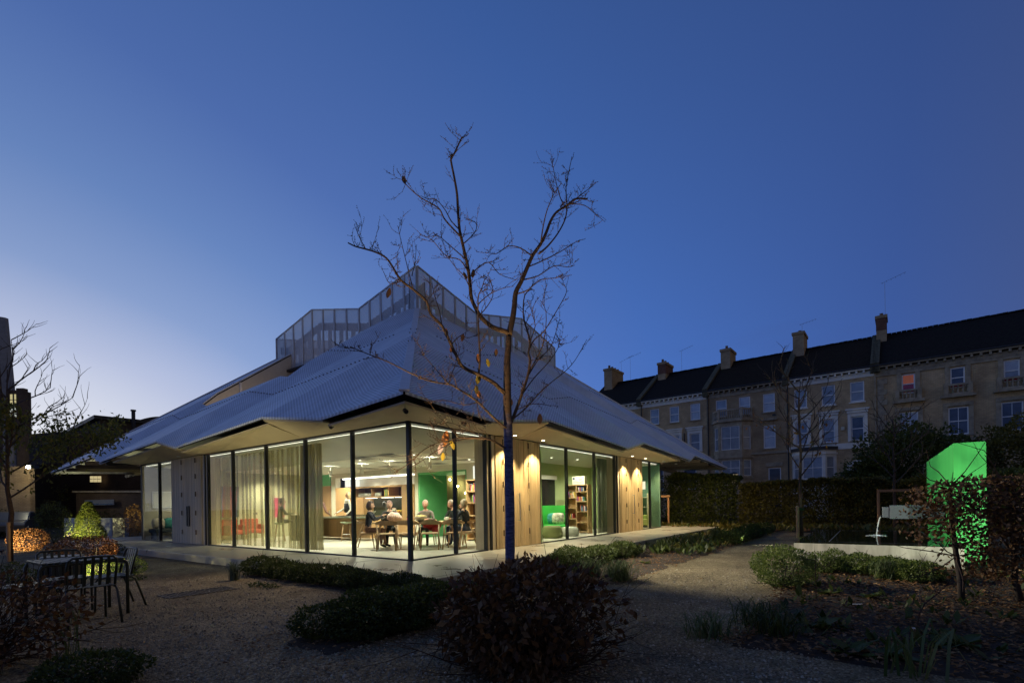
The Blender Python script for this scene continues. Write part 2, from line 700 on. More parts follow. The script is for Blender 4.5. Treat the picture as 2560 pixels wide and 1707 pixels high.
def roofmat(name, dx, dy):
    m, t, out = nt(name)
    L = t.links.new
    p = N(t, 'ShaderNodeBsdfPrincipled', {'Roughness': .5, 'Metallic': .0, 'Specular IOR Level': .5})
    tc = N(t, 'ShaderNodeTexCoord')
    dt = N(t, 'ShaderNodeVectorMath', operation='DOT_PRODUCT')
    dt.inputs[1].default_value = (dx, dy, 0)
    L(tc.outputs['Object'], dt.inputs[0])
    ml = N(t, 'ShaderNodeMath', operation='MULTIPLY')
    ml.inputs[1].default_value = 2 * PI / .062
    L(dt.outputs['Value'], ml.inputs[0])
    sn = N(t, 'ShaderNodeMath', operation='SINE')
    L(ml.outputs[0], sn.inputs[0])
    c = ramp(t, sn.outputs[0], [(0.02, (.58, .62, .70)), (.45, (.80, .85, .95))])
    nz = N(t, 'ShaderNodeTexNoise', {'Scale': 1.3, 'Detail': 4.0})
    L(tc.outputs['Object'], nz.inputs['Vector'])
    c2 = ramp(t, nz.outputs['Fac'], [(.3, (.82, .82, .82)), (.7, (1, 1, 1))])
    oi = N(t, 'ShaderNodeObjectInfo')
    c3 = ramp(t, oi.outputs['Random'], [(0, (.86, .86, .87)), (1, (1, 1, 1))])
    m1 = N(t, 'ShaderNodeMix', data_type='RGBA', blend_type='MULTIPLY')
    m1.inputs['Factor'].default_value = 1
    m2 = N(t, 'ShaderNodeMix', data_type='RGBA', blend_type='MULTIPLY')
    m2.inputs['Factor'].default_value = 1
    L(c, m1.inputs['A'])
    L(c2, m1.inputs['B'])
    L(m1.outputs['Result'], m2.inputs['A'])
    L(c3, m2.inputs['B'])
    L(m2.outputs['Result'], p.inputs['Base Color'])
    b = N(t, 'ShaderNodeBump', {'Strength': .2, 'Distance': .02})
    L(sn.outputs[0], b.inputs['Height'])
    L(b.outputs[0], p.inputs['Normal'])
    L(p.outputs[0], out.inputs[0])
    return m


ROOF_A = roofmat('roof_sheet_left', .875, -.484)
ROOF_B = roofmat('roof_sheet_right', -.484, .875)
DARK = M('dark_frame', (.012, .012, .016), .4)
GAP = M('roof_underlay', (.02, .02, .022), .8)
PLASTER = M('soffit_render', (.60, .50, .37), .75, var=.08, scale=1.5, bump=.1, bscale=40)
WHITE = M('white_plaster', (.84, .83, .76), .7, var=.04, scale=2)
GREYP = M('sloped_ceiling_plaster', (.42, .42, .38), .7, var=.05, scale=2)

KN = [(-1.1, .03), (1.54, -.16), (4.04, .15), (9.26, -.16), (10.78, .16), (16.7, -.13), (17.45, .14), (24.0, -.16)]
SL = .553


def zig(p0):
    for (a, za), (b, zb) in zip(KN, KN[1:]):
        if p0 <= b:
            return za + (zb - za) * (p0 - a) / (b - a)
    return KN[-1][1]


def zr(p, q):
    return 3.41 + zig(p + SL * (q + 1.1)) + .7565 * (q + 1.1)


def clip(poly, a, b, c):
    """keep a*p + b*q <= c"""
    res = []
    for i in range(len(poly)):
        P, Q = poly[i], poly[(i + 1) % len(poly)]
        dp = a * P[0] + b * P[1] - c
        dq = a * Q[0] + b * Q[1] - c
        if dp <= 0:
            res.append(P)
        if dp * dq < 0:
            k = dp / (dp - dq)
            res.append((P[0] + (Q[0] - P[0]) * k, P[1] + (Q[1] - P[1]) * k))
    return res


MAPS = {'A': lambda p, q: (q, p), 'B': lambda p, q: (p, q), 'C': lambda p, q: (22.9 - p, 22.9 - q), 'D': lambda p, q: (22.9 - q, 22.9 - p)}
SLOT = (8.5, 15.3, 2.15)


def strips(width):
    edges = []
    for (a, _), (b, _) in zip(KN, KN[1:]):
        n = max(1, round((b - a) / width))
        edges += [(a + (b - a) * i / n, a + (b - a) * (i + 1) / n) for i in range(n)]
    return edges


def strip_polys(a, b, slot, gap):
    a, b = a + gap, b - gap
    P = [(a, -1.1), (b, -1.1), (b - SL * 7.35, 6.25), (a - SL * 7.35, 6.25)]
    P = clip(P, -1, 1, -.03)          # q <= p (front hip)
    P = clip(P, 1, 1, 22.87)          # far hip
    if len(P) < 3:
        return []
    if not slot:
        return [P]
    outp = []
    for cs in ([(1, 0, SLOT[0])], [(-1, 0, -SLOT[0]), (1, 0, SLOT[1]), (0, 1, SLOT[2])], [(-1, 0, -SLOT[1])]):
        Q = P
        for c_ in cs:
            Q = clip(Q, *c_) if Q else Q
        if len(Q) >= 3:
            ar = abs(sum(Q[i][0] * Q[(i + 1) % len(Q)][1] - Q[(i + 1) % len(Q)][0] * Q[i][1] for i in range(len(Q)))) / 2
            if ar > .01:
                outp.append(Q)
    return outp


for face, mat, slot, wd in (('A', ROOF_A, True, .62), ('B', ROOF_B, False, .62), ('C', ROOF_B, False, 3.0), ('D', ROOF_A, False, 3.0)):
    mp_ = MAPS[face]
    und = MB()
    for (a, b) in strips(wd):
        for P in strip_polys(a, b, slot, .009):
            pts = [(*mp_(p, q), 3.41 + zig(min(max(p + SL * (q + 1.1), a), b)) + .7565 * (q + 1.1)) for p, q in P]
            if face in 'BC':
                pts = pts[::-1]
            mb = MB()
            mb.slab(pts, (0, 0, .055))
            mb.obj('roof_sheet', mat, PAV)
        for P in strip_polys(a, b, slot, 0):
            pts = [(*mp_(p, max(q, -.98)), 3.41 + zig(min(max(p + SL * (q + 1.1), a), b)) + .7565 * (max(q, -.98) + 1.1) - .02) for p, q in P]
            und.slab(pts, (0, 0, -.05))
    und.obj('roof_underlay', GAP, PAV)
# hip cap and verge cappings
CAP = M('capping_metal', (.66, .66, .68), .45, metal=.1, var=.1)
mb = MB()
mb.bar((-1.06, -1.06, zr(-1.06, -1.06) + .05), (6.25, 6.25, zr(6.25, 6.25) + .05), .20, .05)
mb.obj('hip_capping', CAP, PAV, bevel=.012)
for k in range(12):
    q = -.6 + k * .6
    mb = MB()
    for s_ in (-.06, .06):
        mb = MB()
        mb.cyl((q + s_, q - s_, zr(q, q) + .07), (q + s_, q - s_, zr(q, q) + .10), .014, n=6)
        mb.obj('bolt', DARK, PAV)
mb = MB()
mb.bar((6.25, 16.65, zr(16.65, 6.25) + .05), (-1.06, 23.96, zr(23.96, -1.06) + .05), .2, .05)
mb.obj('hip_capping', CAP, PAV)
mb = MB()
mb.bar((16.65, 6.25, zr(16.65, 6.25) + .05), (23.96, -1.06, zr(23.96, -1.06) + .05), .2, .05)
mb.obj('hip_capping', CAP, PAV)
SNG = M('snow_guard_metal', (.16, .165, .18), .5)
# snow guards: rows of little blocks
for face in 'AB':
    for q, pa, pb in ((1.3, 2.6, 21.4), (3.6, 4.6, 8.3), (3.6, 15.6, 19.2)):
        mb = MB()
        p = pa
        while p < pb:
            if not (face == 'A' and SLOT[0] - .1 < p < SLOT[1] + .1 and q > SLOT[2]):
                x, y = MAPS[face](p, q)
                z = zr(p, q) + .055
                mb.box(x - .018, x + .018, y - .018, y + .018, z, z + .03)
            p += .19
        o = mb.obj('snow_guard', SNG, PAV)
        tag(o, kind='stuff')
# roof light-well (slot) on the left face
SLW = M('light_well_render', (.55, .52, .47), .7, var=.06)
mb = MB()
a, b, c_ = SLOT
seg = [c_ + (6.25 - c_) * i / 6 for i in range(7)]
fl = 4.7
for pp, th in ((b, .12), (a, -.12)):
    for q0, q1 in zip(seg, seg[1:]):
        mb.hexa([(q0, pp, fl), (q1, pp, fl), (q1, pp + th, fl), (q0, pp + th, fl), (q0, pp, zr(pp, q0) - .06), (q1, pp, zr(pp, q1) - .06), (q1, pp + th, zr(pp, q1) - .06), (q0, pp + th, zr(pp, q0) - .06)])
mb.box(c_ - .12, 6.2, a - .1, b + .1, fl - .1, fl)
sg = [a + (b - a) * i / 8 for i in range(9)]
for p0, p1 in zip(sg, sg[1:]):
    mb.hexa([(c_ - .1, p0, fl), (c_, p0, fl), (c_, p1, fl), (c_ - .1, p1, fl), (c_ - .1, p0, zr(p0, c_) - .08), (c_, p0, zr(p0, c_) - .06), (c_, p1, zr(p1, c_) - .06), (c_ - .1, p1, zr(p1, c_) - .08)])
mb.box(6.0, 6.2, a, b, fl, 7.6)
mb.obj('light_well', SLW, PAV)
mb = MB()
mb.box(3.7, 3.8, b - .1, b - .02, fl, zr(b, 3.75) - .05)
mb.obj('downpipe', CAP, PAV)
mb = MB()
mb.box(5.2, 5.9, b - 1.4, b - .1, fl, 7.0)
mb.obj('roof_vent_housing', SLW, PAV, bevel=.06)

# ---- soffits
for face in 'AB':
    mp_ = MAPS[face]
    kn = [-.93] + [k for k, _ in KN if -.9 < k < 15.6] + [15.6]
    for p0, p1 in zip(kn, kn[1:]):
        up_seg = zig(p1) > zig(p0)
        qe, dz = (-1.06, .035) if up_seg else (-.93, .11)

        def S(p, q):
            x, y = mp_(p, q)
            return (x, y, (zr(p, -1.1) - dz) if q < -.5 else 3.20)
        w0 = max(p0, -.02)
        pts = [S(max(p0, qe) if p0 < 0 else p0, qe), S(p1, qe), S(p1, -.02), S(w0, -.02)]
        tri = [[pts[0], pts[1], pts[2]], [pts[0], pts[2], pts[3]]]
        mb = MB()
        for T in tri:
            if face == 'A':
                T = T[::-1]
            mb.slab(T, (0, 0, .04))
        mb.obj('soffit', PLASTER, PAV)

# canopy beams under the far ends, and a rim
BEAM = M('canopy_beam', (.06, .05, .045), .6)
for face in 'AB':
    for p in (16.3, 17.6, 19.0, 20.4, 21.8):
        x0, y0 = MAPS[face](p, -.95)
        x1, y1 = MAPS[face](p, 4.0)
        mb = MB()
        mb.bar((x0, y0, zr(p, -.95) - .16), (x1, y1, zr(p, -.95) - .02), .12, .16)
        mb.obj('roof_beam', BEAM, PAV)
    for p in (3.0, 6.0, 9.0):
        face2 = 'C' if face == 'A' else 'D'
        x0, y0 = MAPS[face2](22.9 - p if False else 24 - p, -.95)
        x1, y1 = MAPS[face2](24 - p, 6.0)
        mb = MB()
        mb.bar((x0, y0, 3.22), (x1, y1, 3.5), .14, .22)
        mb.obj('roof_beam', BEAM, PAV)

for face in 'ABCD':
    for (a, b) in strips(3.0):
        for P in strip_polys(a, b, False, .004):
            P = clip(P, 0, 1, 3.4)
            if face in 'AB':
                P = clip(P, -1, 0, -15.64) if P else P
            if len(P) < 3:
                continue
            P = [(p_, max(q_, -1.04)) for p_, q_ in P]
            pts = [(*MAPS[face](p, q), 3.41 + zig(min(max(p + SL * (q + 1.1), a), b)) + .7565 * (q + 1.1) - .085) for p, q in P]
            MB().slab(pts, (0, 0, -.012)).obj('canopy_lining', ROOF_A if face in 'AD' else ROOF_B, PAV)

# ---- perforated crown
def perfmat():
    m, t, out = nt('perforated_sheet')
    L = t.links.new
    p = N(t, 'ShaderNodeBsdfPrincipled', {'Base Color': (.72, .73, .75, 1), 'Roughness': .5, 'Metallic': .0})
    tr = N(t, 'ShaderNodeBsdfTransparent')
    tc = N(t, 'ShaderNodeTexCoord')
    sp = N(t, 'ShaderNodeSeparateXYZ')
    L(tc.outputs['Object'], sp.inputs[0])
    ax = N(t, 'ShaderNodeMath', operation='ADD')
    L(sp.outputs['X'], ax.inputs[0])
    L(sp.outputs['Y'], ax.inputs[1])
    sn = []
    for src in (ax.outputs[0], sp.outputs['Z']):
        ml = N(t, 'ShaderNodeMath', operation='MULTIPLY')
        ml.inputs[1].default_value = 2 * PI / .052
        L(src, ml.inputs[0])
        s_ = N(t, 'ShaderNodeMath', operation='SINE')
        L(ml.outputs[0], s_.inputs[0])
        sn.append(s_)
    mm = N(t, 'ShaderNodeMath', operation='ADD')
    L(sn[0].outputs[0], mm.inputs[0])
    L(sn[1].outputs[0], mm.inputs[1])
    gt = N(t, 'ShaderNodeMath', operation='GREATER_THAN')
    gt.inputs[1].default_value = .0
    L(mm.outputs[0], gt.inputs[0])
    mx = N(t, 'ShaderNodeMixShader')
    L(gt.outputs[0], mx.inputs[0])
    L(p.outputs[0], mx.inputs[1])
    L(tr.outputs[0], mx.inputs[2])
    L(mx.outputs[0], out.inputs[0])
    return m


PERF = perfmat()
SCRF = M('crown_frame', (.50, .51, .54), .5, metal=.1, var=.08)
SCRD = M('crown_inner_frame', (.20, .205, .235), .6, var=.08)
CT = [(6.25, 10.76), (9.86, 9.96), (13.4, 10.78), (16.65, 10.06)]


def ctop(k):
    for (a, za), (b, zb) in zip(CT, CT[1:]):
        if k <= b + 1e-6:
            return za + (zb - za) * (k - a) / (b - a)
    return CT[-1][1]


SIDES = {'A': (lambda k, o: (6.25 + o, k)), 'B': (lambda k, o: (k, 6.25 + o)),
         'C': (lambda k, o: (22.9 - k, 16.65 - o)), 'D': (lambda k, o: (16.65 - o, 22.9 - k))}
edges = []
for (a, _), (b, _) in zip(CT, CT[1:]):
    n = 5 if b - a > 3.58 else 4
    n = 5 if a < 7 else 4
    edges += [(a + (b - a) * i / n, a + (b - a) * (i + 1) / n) for i in range(n)]
for sd, fn in SIDES.items():
    zb = 6.9 if sd == 'A' else 8.7
    for (a, b) in edges:
        g_ = .02
        A0, B0 = fn(a + g_, 0), fn(b - g_, 0)
        mb = MB()
        t0, t1 = ctop(a), ctop(b)
        pts = [(*A0, zb), (*B0, zb), (*B0, t1), (*A0, t0)]
        off = Vector((*fn(0, .012), 0)) - Vector((*fn(0, 0), 0))
        mb.slab(pts, off)
        o = mb.obj('screen_panel', PERF, PAV)
        fr = MB()
        up = Vector((0, 0, 1))
        oo = Vector((*fn(0, -.02), 0)) - Vector((*fn(0, 0), 0))
        q = [Vector(p_) + oo for p_ in pts]
        for i0, i1 in ((0, 3), (1, 2), (2, 3)):
            fr.bar(q[i0], q[i1], .05, .05, up=off.normalized())
        fr.obj('panel_frame', SCRF, o)
        # inner post and brace seen through the sheet
        m2 = (a + b) / 2
        ib = MB()
        D0, D1 = .40, .45

        def K(k, d, z):
            return (*fn(k, d), z)
        za, zb2, zc = ctop(a), ctop(b), ctop(min(a + .24, b))
        ib.hexa([K(a, D0, zb), K(a + .24, D0, zb), K(a + .24, D1, zb), K(a, D1, zb), K(a, D0, za - .86), K(a + .24, D0, zc - .86), K(a + .24, D1, zc - .86), K(a, D1, za - .86)])
        ib.hexa([K(a, D0, za - .855), K(b, D0, zb2 - .855), K(b, D1, zb2 - .855), K(a, D1, za - .855), K(a, D0, za - .5), K(b, D0, zb2 - .5), K(b, D1, zb2 - .5), K(a, D1, za - .5)])
        ib.obj('brace_frame', SCRD, PAV)
mb = MB()
mb.box(6.0, 16.8, 6.0, 16.8, 8.1, 8.2)
mb.obj('roof_platform', GAP, PAV)

# ================================================================ facades
WALL0 = M('beige_end_wall', (.52, .48, .36), .8, var=.06)
WALL1 = M('teal_end_wall', (.14, .27, .21), .7, var=.06)
GLASS = glassmat('clear_glass', (.94, .96, .93), 1.28)
OAK = wood('cladding_wood', (.50, .34, .17), (.70, .52, .29), 'Z', .55)
OAKG = wood('weathered_cladding', (.56, .45, .30), (.74, .61, .42), 'Z', .6)
STEEL = M('brushed_steel', (.55, .55, .55), .3, metal=1.0, var=.05)


def fbox(mb, face, p0, p1, q0, q1, z0, z1):
    if face == 'A':
        mb.box(q0, q1, p0, p1, z0, z1)
    else:
        mb.box(p0, p1, q0, q1, z0, z1)
    return mb


GL = {'A': [(0.0, 2.0), (2.0, 4.0), (4.0, 6.0), (6.0, 8.0), (8.0, 9.72), (12.6, 13.84), (13.84, 15.6)],
      'B': [(0.0, 1.47), (1.47, 2.62), (5.16, 6.83), (6.83, 8.84), (8.84, 10.55), (13.3, 14.3), (14.3, 15.6)]}
for face in 'AB':
    for (a, b) in GL[face]:
        o = fbox(MB(), face, a + .02, b - .02, .03, .05, FZ + .02, 3.17).obj('glass_pane', GLASS, PAV)
    ms = sorted({x for ab in GL[face] for x in ab} - {0.0})
    for x in ms:
        fbox(MB(), face, x - .027, x + .027, -.02, .08, FZ, 3.19).obj('mullion', DARK, PAV)
    runs = [(0, 9.72), (12.6, 15.6)] if face == 'A' else [(0, 2.62), (5.16, 10.55), (13.3, 15.6)]
    for (a, b) in runs:
        fbox(MB(), face, a + .04, b, -.015, .075, 3.16, 3.2).obj('head_rail', DARK, PAV)
        fbox(MB(), face, a + .04, b, -.015, .075, FZ, FZ + .03).obj('sill_rail', DARK, PAV)
mb = MB()
mb.box(-.04, .045, -.04, .045, FZ, 3.2)
mb.obj('corner_post', DARK, PAV)
# far side returns
o = MB().box(.0, 3.0, 15.52, 15.6, FZ, 3.19).obj('end_wall', WALL0, PAV)
o = MB().box(15.52, 15.6, .0, 3.0, FZ, 3.19).obj('end_wall', WALL1, PAV)


HINGE = M('bronze_hinge', (.17, .12, .07), .5)


def timber_panel(face, p0, p1, wid, mat, hinges, handle, seed):
    """opening timber vent doors: battens, hinges, pull"""
    rng = random.Random(seed)
    t = fbox(MB(), face, p0, p1, .03, .16, FZ, 3.19).obj('timber_door', mat, PAV)
    n = round((p1 - p0) / wid)
    w = (p1 - p0) / n
    for i in range(n):
        a = p0 + i * w
        pr = rng.choice((.0, .006, .012)) * (w / .1)
        fbox(MB(), face, a + .03 * w, a + w - .03 * w, -.03 - pr, .035, FZ + .01, 3.185).obj('batten', mat, t)
    for hp in hinges:
        for hz in (.42, 1.08, 1.72, 2.32, 2.86):
            h = fbox(MB(), face, hp - .010, hp + .010, -.085, -.05, FZ + hz - .08, FZ + hz + .08)
            h.obj('hinge', HINGE, t)
    if handle:
        hp, hw, kind = handle
        hb = MB()
        if kind == 'bar':
            f = MAPS[face]
            a0, a1 = f(hp, -.13), f(hp, -.05)
            hb.cyl((*a0, FZ + .72), (*a0, FZ + 1.5), .014, n=8)
            hb.cyl((*a0, FZ + .74), (*a1, FZ + .74), .012, n=6)
            hb.cyl((*a0, FZ + 1.48), (*a1, FZ + 1.48), .012, n=6)
            hb.obj('handle', STEEL, t)
        else:
            for (za, zb_, pa, pb) in ((.62, .64, hp, hp + hw), (1.3, 1.32, hp, hp + hw), (.62, 1.32, hp - .012, hp + .008), (.62, 1.32, hp + hw - .008, hp + hw + .012)):
                fbox(hb, face, pa, pb, -.075, -.04, FZ + za, FZ + zb_)
            hb.obj('handle_recess', DARK, t)
    return t


timber_panel('A', 10.12, 12.55, .062, OAKG, (10.5, 11.62), (11.05, .17, 'recess'), 1)
timber_panel('B', 3.0, 5.12, .118, OAK, (3.28, 4.5), (3.95, 0, 'bar'), 2)
timber_panel('B', 10.95, 13.26, .118, OAK, (11.5, 12.75), (12.15, 0, 'bar'), 3)
# reveals beside the doors: timber, dark post, timber
for face, a, b in (('A', 9.72, 10.12), ('B', 2.62, 3.0), ('B', 10.55, 10.95)):
    m_ = (a + b) / 2
    fbox(MB(), face, a + .03, m_ - .04, .02, .4, FZ, 3.19).obj('timber_reveal', OAKG, PAV)
    fbox(MB(), face, m_ - .035, m_ + .035, -.02, .12, FZ, 3.19).obj('post', DARK, PAV)
    fbox(MB(), face, m_ + .04, b - .005, .0, .2, FZ, 3.19).obj('timber_reveal', OAKG, PAV)

# ---- solid walls and ceilings that close the rooms
WALL = M('rear_wall', (.3, .28, .25), .8)
FLOORM = M('screed_floor', (.60, .59, .50), .35, var=.08, scale=.8, rvar=.1)
mb = MB()
mb.box(.1, 15.55, .1, 15.55, FZ - .02, FZ + .006)
mb.obj('floor', FLOORM, PAV)
mb = MB()
mb.box(15.5, 15.58, 3.0, 15.5, FZ, 3.6)
mb.box(3.0, 15.5, 15.5, 15.58, FZ, 3.6)
mb.obj('rear_wall', WALL, PAV)
mb = MB()
mb.box(.12, 15.5, .12, 15.5, 3.24, 3.3)
mb.obj('ceiling_deck', GAP, PAV)
# cafe ceiling: flat inner part, sloping margins that run up to the glass heads
mb = MB()
CZ = 2.80
mb.box(1.9, 5.46, 1.9, 12.28, CZ, CZ + .05)
mb.obj('ceiling', WHITE, PAV)
mb = MB()


def slope(p):
    mb.slab(p, (0, 0, .04))


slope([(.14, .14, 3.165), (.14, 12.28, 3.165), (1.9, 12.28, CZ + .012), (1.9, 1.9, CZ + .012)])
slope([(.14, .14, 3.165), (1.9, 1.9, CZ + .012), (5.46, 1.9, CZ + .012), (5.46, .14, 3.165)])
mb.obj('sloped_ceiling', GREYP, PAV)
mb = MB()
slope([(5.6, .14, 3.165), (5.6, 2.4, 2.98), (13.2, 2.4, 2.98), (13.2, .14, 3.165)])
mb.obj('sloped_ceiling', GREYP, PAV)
mb = MB()
mb.box(.14, 3.0, 12.7, 15.5, 3.08, 3.13)
mb.box(13.3, 15.5, .14, 3.0, 3.08, 3.13)
mb.obj('ceiling', WHITE, PAV)

# ================================================================ rooms
GREEN = M('green_paint', (.10, .36, .14), .5, var=.04)
LIME = M('pale_green_paint', (.36, .46, .22), .65, var=.05)
TEAL = M('teal_paint', (.10, .26, .20), .6, var=.05)
OLIVE = M('olive_plaster', (.16, .15, .06), .8, var=.25, scale=1.2)
CONC = M('speckled_plaster', (.56, .54, .38), .8, var=.12, scale=40)
KWOOD = wood('kitchen_oak', (.36, .21, .095), (.50, .31, .15), 'Z', .45)
SHWOOD = wood('shelf_oak', (.42, .26, .12), (.58, .38, .19), 'Z', .5)
CHWOOD = wood('chair_oak', (.34, .21, .11), (.50, .33, .18), 'Z', .45)
STONE = M('green_speckled_stone', (.07, .085, .06), .25, var=.6, scale=120)
WARM0 = (1.0, .95, .76)
BLACK = M('black_paint', (.012, .012, .013), .45)
LED = emitter('led_strip', (1.0, .95, .80), 4.0)
LEDL = emitter('led_line_glow', (1.0, .96, .82), 2.6)
LEDW = emitter('glow_panel', (1.0, .97, .86), 1.15)  # glow standing in for the light on white recesses
BULB = emitter('bulb', (1.0, .88, .55), 40.0)
CREAM = M('cream_paint', (.68, .66, .54), .7, var=.04)

mb = MB()
mb.box(5.46, 5.7, .5, 3.15, FZ, CZ)
mb.box(5.46, 5.7, 3.15, 5.52, 2.59, CZ)
mb.box(5.46, 5.7, 5.52, 5.72, FZ, CZ)
mb.box(5.46, 5.7, 5.72, 10.62, 2.62, CZ)
mb.box(5.46, 5.7, 10.62, 10.95, FZ, CZ)
mb.obj('wall', CREAM, PAV)
mb = MB()
mb.box(.2, 5.46, 12.28, 12.66, FZ, 3.2)
mb.obj('wall', CONC, PAV)
mb = MB()
mb.box(5.44, 5.6, 11.6, 12.27, FZ, CZ)
mb.obj('green_wall', GREEN, PAV)
mb = MB()
mb.box(5.44, 5.6, 10.98, 11.58, FZ, 2.3)
d_ = mb.obj('door', KWOOD, PAV)
MB().box(5.40, 5.44, 11.02, 11.06, 1.1, 1.25).obj('handle', STEEL, d_)
MB().box(5.44, 5.6, 10.98, 11.58, 2.31, CZ).obj('green_wall', GREEN, PAV)
# green lined opening and the dark room behind it
mb = MB()
mb.box(5.45, 6.9, 5.44, 5.52, FZ, 2.585)
mb.box(5.45, 6.9, 3.15, 3.2, FZ, 2.585)
mb.box(5.45, 6.9, 3.2, 5.44, 2.53, 2.588)
mb.obj('green_reveal', GREEN, PAV)
mb = MB()
mb.box(8.6, 8.7, 2.7, 10.8, FZ, 3.1)
mb.box(6.9, 8.6, 10.7, 10.8, FZ, 3.1)
mb.box(6.4, 8.6, 2.6, 2.7, FZ, 3.1)
mb.obj('wall', OLIVE, PAV)
for (u, v) in ((1124.4, 1198.6), (1144.3, 1215.3), (1164.3, 1232.0)):
    # the three lamps hang on the olive wall: intersect the sight line with the plane x = 8.5
    a_, b_ = site(u, v, 10), site(u, v, 30)
    la, lb = (a_ - PC).dot(ER), (b_ - PC).dot(ER)
    k = (8.5 - la) / (lb - la)
    p = a_ + (b_ - a_) * k
    t = thing('wall_lamp', {1124.4: 'bare wall lamp glowing in the dark room behind the green opening, highest of three', 1144.3: 'bare wall lamp glowing in the dark room behind the green opening, middle of three', 1164.3: 'bare wall lamp glowing in the dark room behind the green opening, lowest of three'}[u], 'lamp', p, PA, 'wall lamps in the dark room')
    MB().ball((0, 0, 0), .045, 10, 6).obj('bulb', BULB, t)
    MB().cyl((.02, 0, 0), (.1, 0, 0), .03).obj('lamp_base', BLACK, t)
    point('lamp_light', (-.12, 0, 0), 9, (1, .85, .5), .05, t)
# kitchen
mb = MB()
mb.box(6.12, 6.2, 5.7, 10.62, FZ, 2.62)
mb.obj('kitchen_back_wall', WHITE, PAV)
MB().box(5.72, 5.78, 5.95, 10.5, 2.55, 2.605).obj('led_strip', LED, PAV)
MB().box(5.9, 5.95, 9.62, 10.58, 2.24, 2.54).obj('glow_panel', LEDW, PAV)  # glowing panel in place of the brightly lit back wall
KT = thing('kitchen_unit', 'long oak kitchen wall unit with an open shelf, dark stone splashback and worktop', 'kitchen', pl(5.45, 8.1), PA)


def kb(name, mat, x0, x1, y0, y1, z0, z1, parent=KT, bev=0):
    return MB().box(x0 - 5.45, x1 - 5.45, y0 - 8.1, y1 - 8.1, z0 - FZ, z1 - FZ).obj(name, mat, parent, bevel=bev)


kb('tall_cupboard', KWOOD, 5.42, 6.1, 9.42, 10.58, FZ + .1, 2.19)
kb('tall_cupboard', KWOOD, 5.42, 6.1, 5.74, 6.4, FZ + .1, 2.19)
kb('top_rail', KWOOD, 5.42, 6.1, 6.41, 9.41, 2.13, 2.19)
kb('shelf', KWOOD, 5.5, 6.1, 6.41, 9.41, 1.73, 1.77)
for y in (7.25, 8.3):
    kb('shelf_divider', KWOOD, 5.52, 6.1, y, y + .03, 1.77, 2.13)
kb('shelf_back', wood('shelf_back_wood', (.16, .08, .04), (.24, .12, .06)), 6.05, 6.1, 6.41, 9.41, 1.77, 2.13)
kb('splashback', STONE, 6.02, 6.06, 6.41, 8.8, 1.06, 1.73)
kb('side_panel', KWOOD, 5.5, 6.06, 8.8, 9.41, 1.06, 1.73)
kb('worktop', STONE, 5.40, 6.06, 6.41, 9.41, 1.02, 1.06)
for i in range(5):
    y = 6.41 + .6 * i
    kb('cupboard_door', KWOOD, 5.43, 5.47, y + .004, y + .596, FZ + .1, 1.015)
kb('base_carcass', KWOOD, 5.48, 6.06, 6.41, 9.41, FZ + .1, 1.01)
kb('plinth_board', BLACK, 5.52, 6.06, 5.8, 10.5, FZ + .005, FZ + .1)
for y in (6.8, 7.6, 8.6):
    kb('under_shelf_light', LED, 5.6, 5.9, y - .2, y + .2, 1.715, 1.728)
# glass jars and books on the shelf, things along the worktop
JAR = M('jar_glass', (.42, .42, .36), .2, var=.3, scale=10)
BOOKN = ['red', 'blue', 'cream', 'green', 'yellow', 'black', 'orange', 'purple']
ORD = ['first', 'second', 'third', 'fourth', 'fifth', 'sixth', 'seventh', 'eighth', 'ninth', 'tenth', 'eleventh', 'twelfth', 'thirteenth', 'fourteenth']
BOOKC = [M('book_' + n, c, .7) for n, c in (('red', (.45, .05, .05)), ('blue', (.05, .12, .35)), ('cream', (.6, .55, .42)), ('green', (.08, .25, .1)), ('yellow', (.6, .45, .06)), ('black', (.03, .03, .03)), ('orange', (.5, .18, .05)), ('purple', (.18, .06, .2)))]
jm = MB().lathe([(.028, 0), (.035, .02), (.035, .13), (.024, .15), (.026, .17)], 10).mesh('jar', JAR, True)
for i in range(14):
    y = 9.3 - i * .095 - (.12 if i > 9 else 0)
    o = link_mesh('jar', jm, None, pl(5.68, y, 1.771))
    tag(o, ORD[i] + ' glass jar from the left on the open kitchen shelf', 'jar', 'jars on the kitchen shelf')
rb = random.Random(4)


def books(frame_fn, y0, n, z, group, label, lean=0.0, hmax=.24, gap=.002):
    y = y0
    for i in range(n):
        w = rb.uniform(.022, .045)
        h = hmax * rb.uniform(.75, 1.0)
        mb = MB().box(-.08, .08, 0, w - gap, 0, h)
        ci = rb.randrange(8)
        o = mb.obj('book', BOOKC[ci])
        loc, rz = frame_fn(y, z)
        o.location = loc
        o.rotation_euler = (lean * rb.uniform(.4, 1.2), 0, rz)
        tag(o, BOOKN[ci] + ' book, ' + ORD[i] + ' from the right ' + label, 'book', group)
        y += w


books(lambda y, z: (pl(5.66, y, z), PA), 7.34, 8, 1.771, 'books on the kitchen shelf', 'on the open kitchen shelf', hmax=.33)
t = thing('kitchen_tap', 'tall curved steel tap on the dark worktop', 'tap', pl(5.8, 7.75, 1.062), PA)
mb = MB().tube([(0, 0, 0), (0, 0, .38), (-.03, 0, .46), (-.1, 0, .5), (-.18, 0, .46), (-.2, 0, .36)], .018, 8)
mb.obj('spout', STEEL, t, True)
MB().cyl((0, 0, 0), (0, 0, .05), .032).obj('tap_base', STEEL, t)
KIT = [('kettle', 9.15, 'chrome kettle at the left end of the kitchen worktop'), ('mixing_bowl', 8.5, 'pale bowl on the kitchen worktop left of the tap'), ('storage_jar', 7.2, 'cream storage jar on the worktop right of the tap'), ('fruit_bowl', 6.85, 'bowl of yellow fruit on the kitchen worktop'), ('coffee_pot', 6.6, 'dark coffee pot at the right end of the worktop')]
